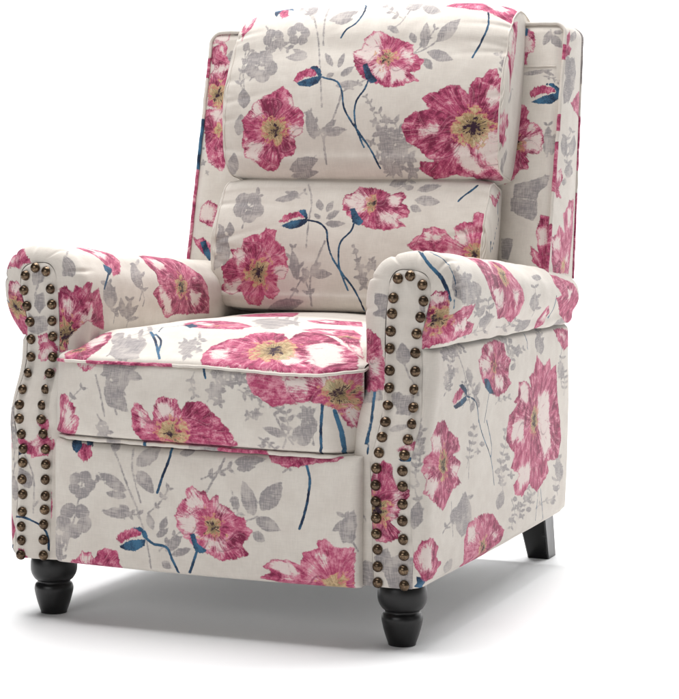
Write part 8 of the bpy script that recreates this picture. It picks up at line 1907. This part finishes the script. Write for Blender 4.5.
def print_cloth(UV, motifs, seed=0):
    """motifs are in cloth metres: ('g'|'n'|'o'|'p', polygon) ('gs'|'ns', line, half width) ('f', outline, heart, heart r, stamen r, [pale patches])"""
    x, y = UV[..., 0].ravel(), UV[..., 1].ravel(); N = len(x)
    A = np.full((N, 3), -LIM); Hh = np.full((N, 3), -LIM); Hh[:, 2] = 0; G = np.zeros((N, 3)); O = np.full((N, 3), -LIM); O[:, 1] = 0; O[:, 2] = LIM
    G[:, 0] = x * 20; G[:, 1] = y * 20
    for mo in motifs:
        k = mo[0]; Q = np.array(mo[1], float)
        lo, hi = Q.min(0) - LIM, Q.max(0) + LIM
        ix = np.nonzero((x > lo[0]) & (x < hi[0]) & (y > lo[1]) & (y < hi[1]))[0]
        if not len(ix): continue
        X, Y = x[ix], y[ix]
        if k in ('g', 'n', 'p', 'o', 'f'): d = np.clip(poly_sd(X, Y, Q), -LIM, LIM)
        else: d = np.clip(line_sd(X, Y, Q, max(mo[2], .0011) + .0002), -LIM, LIM)
        if k in ('g', 'gs'): A[ix, 1] = np.maximum(A[ix, 1], d)
        elif k in ('n', 'ns'): A[ix, 2] = np.maximum(A[ix, 2], d)
        elif k == 'o': O[ix, 0] = np.maximum(O[ix, 0], d)
        elif k in ('p', 'f'):
            if k == 'f': c = np.array(mo[2], float); ry, rd, pale = mo[3], mo[4], mo[5]
            else: c = Q.mean(0) + np.array([.0, -.05]); ry = rd = -1; pale = []
            own = d > np.maximum(A[ix, 0], -.012)
            A[ix, 0] = np.maximum(A[ix, 0], d)
            dx, dy = X - c[0], Y - c[1]; r = np.hypot(dx, dy) + 1e-6; R0 = np.hypot(*(Q - c).T).mean()
            io = ix[own]
            sd = (c[0] * 37 + c[1] * 91) % 7
            if ry > 0:
                rr = np.random.RandomState(int(abs(c[0] * 9173 + c[1] * 3571) * 10) % 99991)
                npet = rr.randint(5, 8); b_ = np.sort((np.arange(npet) + .55 * (rr.rand(npet) - .5)) / npet * 6.2832) + rr.rand() * 6
                th = np.arctan2(dy, dx) + .35 * np.sin(r / R0 * 3 + c[0] * 40) + .22 * np.sin(r / R0 * 7 + 2 * np.arctan2(dy, dx))
                rel = np.mod(th - b_[0], 6.2832); bb = b_ - b_[0]
                kp = np.searchsorted(bb, rel, side='right') - 1
                nxt = np.append(bb[1:], 6.2832)[kp]; ed = np.minimum(rel - bb[kp], nxt - rel) * r
                tone_ = rr.rand(npet)[kp] * 2 - 1
                O[io, 1] = tone_[own]; O[io, 2] = np.clip(ed, 0, LIM)[own]
                sd = sd + kp[own] * 1.73
            G[io, 0] = (dx / r)[own] + sd; G[io, 1] = (dy / r)[own] + sd; G[io, 2] = (r / R0 * .10)[own]
            Hh[io, 0] = np.clip((ry * 1.12 - r), -LIM, LIM)[own] if ry > 0 else -LIM
            Hh[io, 1] = np.clip((rd - r), -LIM, LIM)[own] if rd > 0 else -LIM
            w = np.full(len(ix), .27)
            for pq in pale:
                w = np.maximum(w, np.clip(.62 + poly_sd(X, Y, np.array(pq, float)) / .022, 0, .95))
            Hh[io, 2] = w[own]
    return A, Hh, G, O

# ------------------------------------------------------------------ building the objects
def link(o, parent=None):
    S.collection.objects.link(o)
    if parent is not None: o.parent = parent
    return o
def mesh_obj(name, verts, faces, mat, parent, smooth=True):
    me = bpy.data.meshes.new(name); me.from_pydata([tuple(v) for v in verts], [], faces); me.update()
    me.materials.append(mat)
    if smooth: me.polygons.foreach_set('use_smooth', [True] * len(me.polygons))
    return link(bpy.data.objects.new(name, me), parent)
def put_attr(me, name, arr):
    a = me.attributes.new(name, 'FLOAT_VECTOR', 'POINT'); a.data.foreach_set('vector', np.ascontiguousarray(arr, np.float32).ravel())
def join_grids(grids):
    """[(P, A, H, G, cloth)] -> one vertex table and quads"""
    V, Fq, T, o = [], [], [[], [], [], [], []], 0
    for P, *att in grids:
        a, b = P.shape[:2]; i = np.arange(a * b).reshape(a, b) + o
        Fq.append(np.stack([i[:-1, :-1], i[1:, :-1], i[1:, 1:], i[:-1, 1:]], -1).reshape(-1, 4)); V.append(P.reshape(-1, 3)); o += a * b
        for k in range(5): T[k].append(att[k])
    return np.concatenate(V), np.concatenate(Fq), [np.concatenate(t_) for t_ in T]
def cloth_obj(name, grids, parent, mirror=False):
    """grids: [(P, UV, motifs, seed)] joined as one cloth mesh"""
    gs = []
    for P, UV, mo, seed in grids:
        P = P.copy()
        if mirror: P[..., 0] *= -1
        A, Hh, G, O = print_cloth(UV, mo, seed)
        cl = np.concatenate([UV.reshape(-1, 2), np.full((P.shape[0] * P.shape[1], 1), seed * .37)], 1)
        gs.append((P, A, Hh, G, O, cl))
    V, Fq, T = join_grids(gs)
    me = bpy.data.meshes.new(name)
    me.vertices.add(len(V)); me.vertices.foreach_set('co', V.astype(np.float32).ravel())
    me.loops.add(Fq.size); me.loops.foreach_set('vertex_index', Fq.astype(np.int32).ravel())
    me.polygons.add(len(Fq)); me.polygons.foreach_set('loop_start', np.arange(0, Fq.size, 4, dtype=np.int32))
    try: me.polygons.foreach_set('loop_total', np.full(len(Fq), 4, np.int32))
    except Exception: pass
    me.update(calc_edges=True)
    me.polygons.foreach_set('use_smooth', np.ones(len(Fq), bool))
    for nm, a in zip(("print_shape", "print_heart", "print_grain", "print_over", "cloth"), T): put_attr(me, nm, a)
    me.materials.append(FAB); me.validate()
    return link(bpy.data.objects.new(name, me), parent)
def tube_grid(path, r, seg=8, closed=False):
    path = np.asarray(path, float); n = len(path)
    T_ = np.gradient(path, axis=0); T_ /= np.linalg.norm(T_, axis=1)[:, None] + 1e-12
    a = np.array([0.31, .55, .77]); N_ = np.cross(T_, a); N_ /= np.linalg.norm(N_, axis=1)[:, None] + 1e-12
    for i in range(1, n):                                                         # keep the frame from twisting
        v = N_[i - 1] - T_[i] * (N_[i - 1] @ T_[i]); N_[i] = v / (np.linalg.norm(v) + 1e-12)
    B_ = np.cross(T_, N_); th = np.linspace(0, 2 * np.pi, seg + 1)
    P = path[:, None] + r * (np.cos(th)[None, :, None] * N_[:, None] + np.sin(th)[None, :, None] * B_[:, None])
    s = arcs(path); UV = np.stack([np.broadcast_to(s[:, None], P.shape[:2]), np.broadcast_to(th[None] * r, P.shape[:2])], -1)
    return P, UV
def resample(path, h):
    path = np.asarray(path, float); s = arcs(path); q = np.linspace(0, s[-1], max(3, int(s[-1] / h)))
    return np.stack([np.interp(q, s, path[:, k]) for k in range(3)], -1)
def piping_obj(name, path, r, parent, marks=(), seed=3, mirror=False, h=.004):
    q = resample(path, h); s_ = arcs(q)
    q[1:-1] += (.00026 * np.stack([np.sin(s_ * f_ + k_) + np.sin(s_ * f_ * 2.7 + k_ * 3) for f_, k_ in ((61, 1 + seed), (47, 2.), (83, seed * 2.))], -1))[1:-1]
    P, UV = tube_grid(q, r)
    mo = []
    for s0, s1, kind in marks: mo.append((kind, [(s0, -1), (s1, -1), (s1, 1), (s0, 1)]))
    return cloth_obj(name, [(P, UV, mo, seed)], parent, mirror)
def lathe(name, prof, parent, mat, seg=48):
    K = np.array(prof, float); p = spline(K, even(K, 60)); th = np.linspace(0, 2 * np.pi, seg, endpoint=False)
    n = len(p); V = np.stack([p[:, None, 0] * np.cos(th), p[:, None, 0] * np.sin(th), np.broadcast_to(p[:, None, 1], (n, seg))], -1).reshape(-1, 3)
    Fq = [(i * seg + j, i * seg + (j + 1) % seg, (i + 1) * seg + (j + 1) % seg, (i + 1) * seg + j) for i in range(n - 1) for j in range(seg)]
    Fq += [tuple(range(seg))[::-1], tuple((n - 1) * seg + j for j in range(seg))]
    return mesh_obj(name, V, Fq, mat, parent)

# the ground: one wide sheet of white studio paper
prof_ = [(-14.0, 0.0), (-3.0, 0.0), (0.0, 0.0), (3.0, 0.0)] + [(3.0 + 2.2 * math.sin(t_), 2.2 - 2.2 * math.cos(t_)) for t_ in np.linspace(0, math.pi / 2, 24)[1:]] + [(5.2, 5.5)]
V = []
for y_, z_ in prof_: V += [(-22.0, y_, z_), (22.0, y_, z_)]
fl = mesh_obj("floor", V, [(2 * i, 2 * i + 1, 2 * i + 3, 2 * i + 2) for i in range(len(prof_) - 1)], PAPER, None, True)
fl['kind'] = 'structure'; fl['label'] = 'seamless white studio floor under the armchair'; fl['category'] = 'floor'

chair = link(bpy.data.objects.new("armchair", None)); chair.location = (0, .35, 0)
chair['label'] = 'cream recliner armchair printed with pink poppies, on black turned feet with nailhead trimmed arms'; chair['category'] = 'armchair'


def part(o):
    if o.parent is chair: o.location = (0, -.35, 0)
    return o
MOTIFS = globals().get('MOTIFS', {})
mo = lambda k: MOTIFS.get(k, [])

# seat, footrest
P, UV = footrest(); part(cloth_obj("footrest", [(P, UV, mo('footrest'), 1)], chair))
Pt, UVt = seat_top(); Pf, UVf = seat_front()
seat = part(cloth_obj("seat_cushion", [(Pt, UVt, mo('seat_top'), 2), (Pf, UVf, mo('seat_front'), 3)], chair))
xs = np.linspace(-SW + .001, SW - .001, 160); ye, ze = seat_edge(xs)
line = np.stack([xs, ye - .002, ze - .0055], -1)
bk = [(SW - .001, ye[-1] + v, ze[-1] - .0055 + .045 * float(sstep(-.02, .17, v)) * .65 - .012 * float(sstep(.02, .1, v))) for v in np.linspace(.01, .30, 30)]
bl = [(-x, y_, z_ - ze[-1] + ze[0]) for x, y_, z_ in bk][::-1]
piping_obj("piping", [(x + SX, y_, z_) for x, y_, z_ in bl + [tuple(q) for q in line] + bk], .0026, seat, [(.33, .36, 'p'), (.40, .55, 'p')], 4)
lo = np.stack([xs + SX, ye + .006, .2915 - .004 * xs / .25 - .001], -1)
piping_obj("piping", lo, .0034, seat, [(.10, .125, 'g'), (.163, .169, 'n'), (.24, .30, 'g'), (.29, .37, 'p')], 5)

# back cushions
for nm, fn, D, s0 in (("lumbar_cushion", lumbar, LUM, 6), ("head_pillow", pillow, PIL, 9)):
    P, UV = fn()
    cu = part(cloth_obj(nm, [(P, UV, mo('lumbar' if nm[0] == 'l' else 'pillow'), s0)], chair))
    key = 'lumbar' if nm[0] == 'l' else 'pillow'
    for sg, tag_ in ((1, '_end_right'), (-1, '_end_left')):
        G, GU = end_cap(P, sg)
        cloth_obj("boxing_panel", [(G, GU, mo(key + tag_), s0 + 1)], cu)
        e = P[-1 if sg > 0 else 0]
        piping_obj("seam", e[3:-3], .0016, cu, (), s0 + 2)

# leaning back frame behind the cushions
P, UV = board_front()
bf = part(cloth_obj("back_frame", [(P, UV, mo('board_front'), 12)], chair))
P, UV = board_border(); top_s = float(UV[..., 1].max())
fl_ = lambda L_: [(a_, top_s - b_) for a_, b_ in L_]
other = [(q[0], fl_(q[1])) + ((fl_([q[2]])[0], q[3], q[4], [fl_(w_) for w_ in q[5]]) if q[0] == 'f' else tuple(q[2:])) for q in mo('board_border')]
cloth_obj("border_panel", [(P, UV, mo('board_border') + other, 13)], bf)
L = board_loop(); F_, Rr = board_rear_pts(L)
piping_obj("piping", F_, .0034, bf, [(.0, .10, 'p'), (.16, .25, 'p'), (.27, .30, 'p'), (.40, .43, 'p'), (1.2, 1.24, 'p'), (1.32, 1.42, 'n'), (1.42, 1.6, 'p')], 14)
piping_obj("piping", Rr, .0034, bf, [(.0, .16, 'p'), (.2, .3, 'p'), (.36, .5, 'g'), (.5, 1.1, 'g')], 15)
X_, B_ = np.meshgrid(np.linspace(-1, 1, 120), np.linspace(BZ0, BZ1, 90), indexing='ij')
lim_ = BW - .022 + np.sqrt(np.clip(.022 ** 2 - np.clip(B_ - (BZ1 - .022), 0, .022) ** 2, 0, None)); X_ = X_ * lim_
Pr = lean(X_, B_, 0 * X_); Pr[..., 1] = rear_y(Pr[..., 2]) + .004 * (1 - (X_ / BW) ** 2); Pr[..., 2] -= .010 * sstep(.55, .5, Pr[..., 2])
cloth_obj("rear_panel", [(Pr, np.stack([X_, B_ - .33], -1), mo('pillow'), 17)], bf)
for sg in (1,):
    e = lean(np.linspace(.262, BW - .012, 30), np.full(30, .418), np.full(30, .0036))
    piping_obj("seam", e, .0011, bf, (), 16)

# arms
dome = []
for i in range(9):
    a = i / 8 * np.pi / 2; dome.append((.0078 * np.cos(a), .0060 * np.sin(a)))
seg = 20; dv = [(.0082 * np.cos(t_), -.0006, .0082 * np.sin(t_)) for t_ in np.linspace(0, 2 * np.pi, seg, endpoint=False)]
for r_, d_ in dome: dv += [(r_ * np.cos(t_), -.0010 - d_, r_ * np.sin(t_)) for t_ in np.linspace(0, 2 * np.pi, seg, endpoint=False)]
df = [(i * seg + j, i * seg + (j + 1) % seg, (i + 1) * seg + (j + 1) % seg, (i + 1) * seg + j) for i in range(len(dome)) for j in range(seg)]
nail_me = bpy.data.meshes.new("nail_head"); nail_me.from_pydata([tuple(map(float, v)) for v in dv], [], df); nail_me.update()
nail_me.materials.append(BRASS); nail_me.polygons.foreach_set('use_smooth', [True] * len(nail_me.polygons))
rng = random.Random(4)
for side, sg in (('right', 1), ('left', -1)):
    mir = sg < 0; h = H if sg > 0 else .0026
    P, UV = arm_cover(h)
    cover_mo = mo('arm_cover_' + side) + ([q for q in mo('arm_cover_right') if min(v for _, v in q[1]) > .60] if mir else [])
    arm = part(cloth_obj("arm", [(P, UV, cover_mo, 20 + mir)], chair, mir))
    P, UV = arm_side(h if sg > 0 else .006)
    cloth_obj("side_panel", [(P, UV, mo('arm_side_right'), 22 + mir)], arm, mir)
    P, UV = arm_front(.0018)
    fp = cloth_obj("front_panel", [(P, UV, mo('arm_front_' + side), 24 + mir)], arm, mir)
    for x, z in NAILS_IN + NAILS_OUT:
        nl = link(bpy.data.objects.new("nail_head", nail_me), fp)
        dz = .002; sl = math.atan2(float(f_front(z + dz) - f_front(z - dz)), 2 * dz)
        nl.location = (sg * x + rng.uniform(-.0006, .0006), float(f_front(z)) - .0042, z + rng.uniform(-.0006, .0006))
        nl.rotation_euler = (-sl + rng.uniform(-.12, .12), rng.uniform(0, 6.28), rng.uniform(-.12, .12))

# underside and back of the body
V = [(-.33, .03, .112), (.33, .03, .112), (.33, .80, .112), (-.33, .80, .112)]
part(mesh_obj("dust_cover", V, [(0, 1, 2, 3)], DUST, chair, False))
X_, Z_ = np.meshgrid(np.linspace(-.332, .332, 120), np.linspace(.10, .535, 80), indexing='ij')
part(cloth_obj("body_rear_panel", [(np.stack([X_, .822 + .004 * (1 - (X_ / .332) ** 2), Z_], -1), np.stack([X_, .2 - Z_ + .1], -1), mo('footrest'), 18)], chair))

# feet
prof = [(.0005, .0), (.019, .0), (.0215, .004), (.026, .017), (.0295, .030), (.0312, .040), (.0295, .0475), (.0262, .0500), (.0262, .0525), (.031, .0565), (.0362, .066), (.0375, .077),
        (.0362, .088), (.032, .098), (.028, .104), (.028, .114), (.0005, .114)]
for sg in (1, -1):
    l_ = lathe("leg", prof, chair, WOOD); l_.location = (sg * .2966, .0576 - .35, 0)
    l_['label'] = 'black turned bun foot'
for sg in (1, -1):
    b, t_ = (.2710, .3120, .8380, .8900), (.262, .318, .770, .835)
    ch = .0025; V = []; 
    for (x0, x1, y0, y1), z in ((b, 0.), (t_, .118)):
        for dx, dy in ((x0 + ch, y0), (x1 - ch, y0), (x1, y0 + ch), (x1, y1 - ch), (x1 - ch, y1), (x0 + ch, y1), (x0, y1 - ch), (x0, y0 + ch)):
            V.append((sg * dx, dy, z))
    Fq = [(i, (i + 1) % 8, 8 + (i + 1) % 8, 8 + i) for i in range(8)] + [tuple(range(8))[::-1], tuple(range(8, 16))]
    l_ = part(mesh_obj("leg", V, Fq, WOOD, chair, False)); l_['label'] = 'black tapered square rear leg'
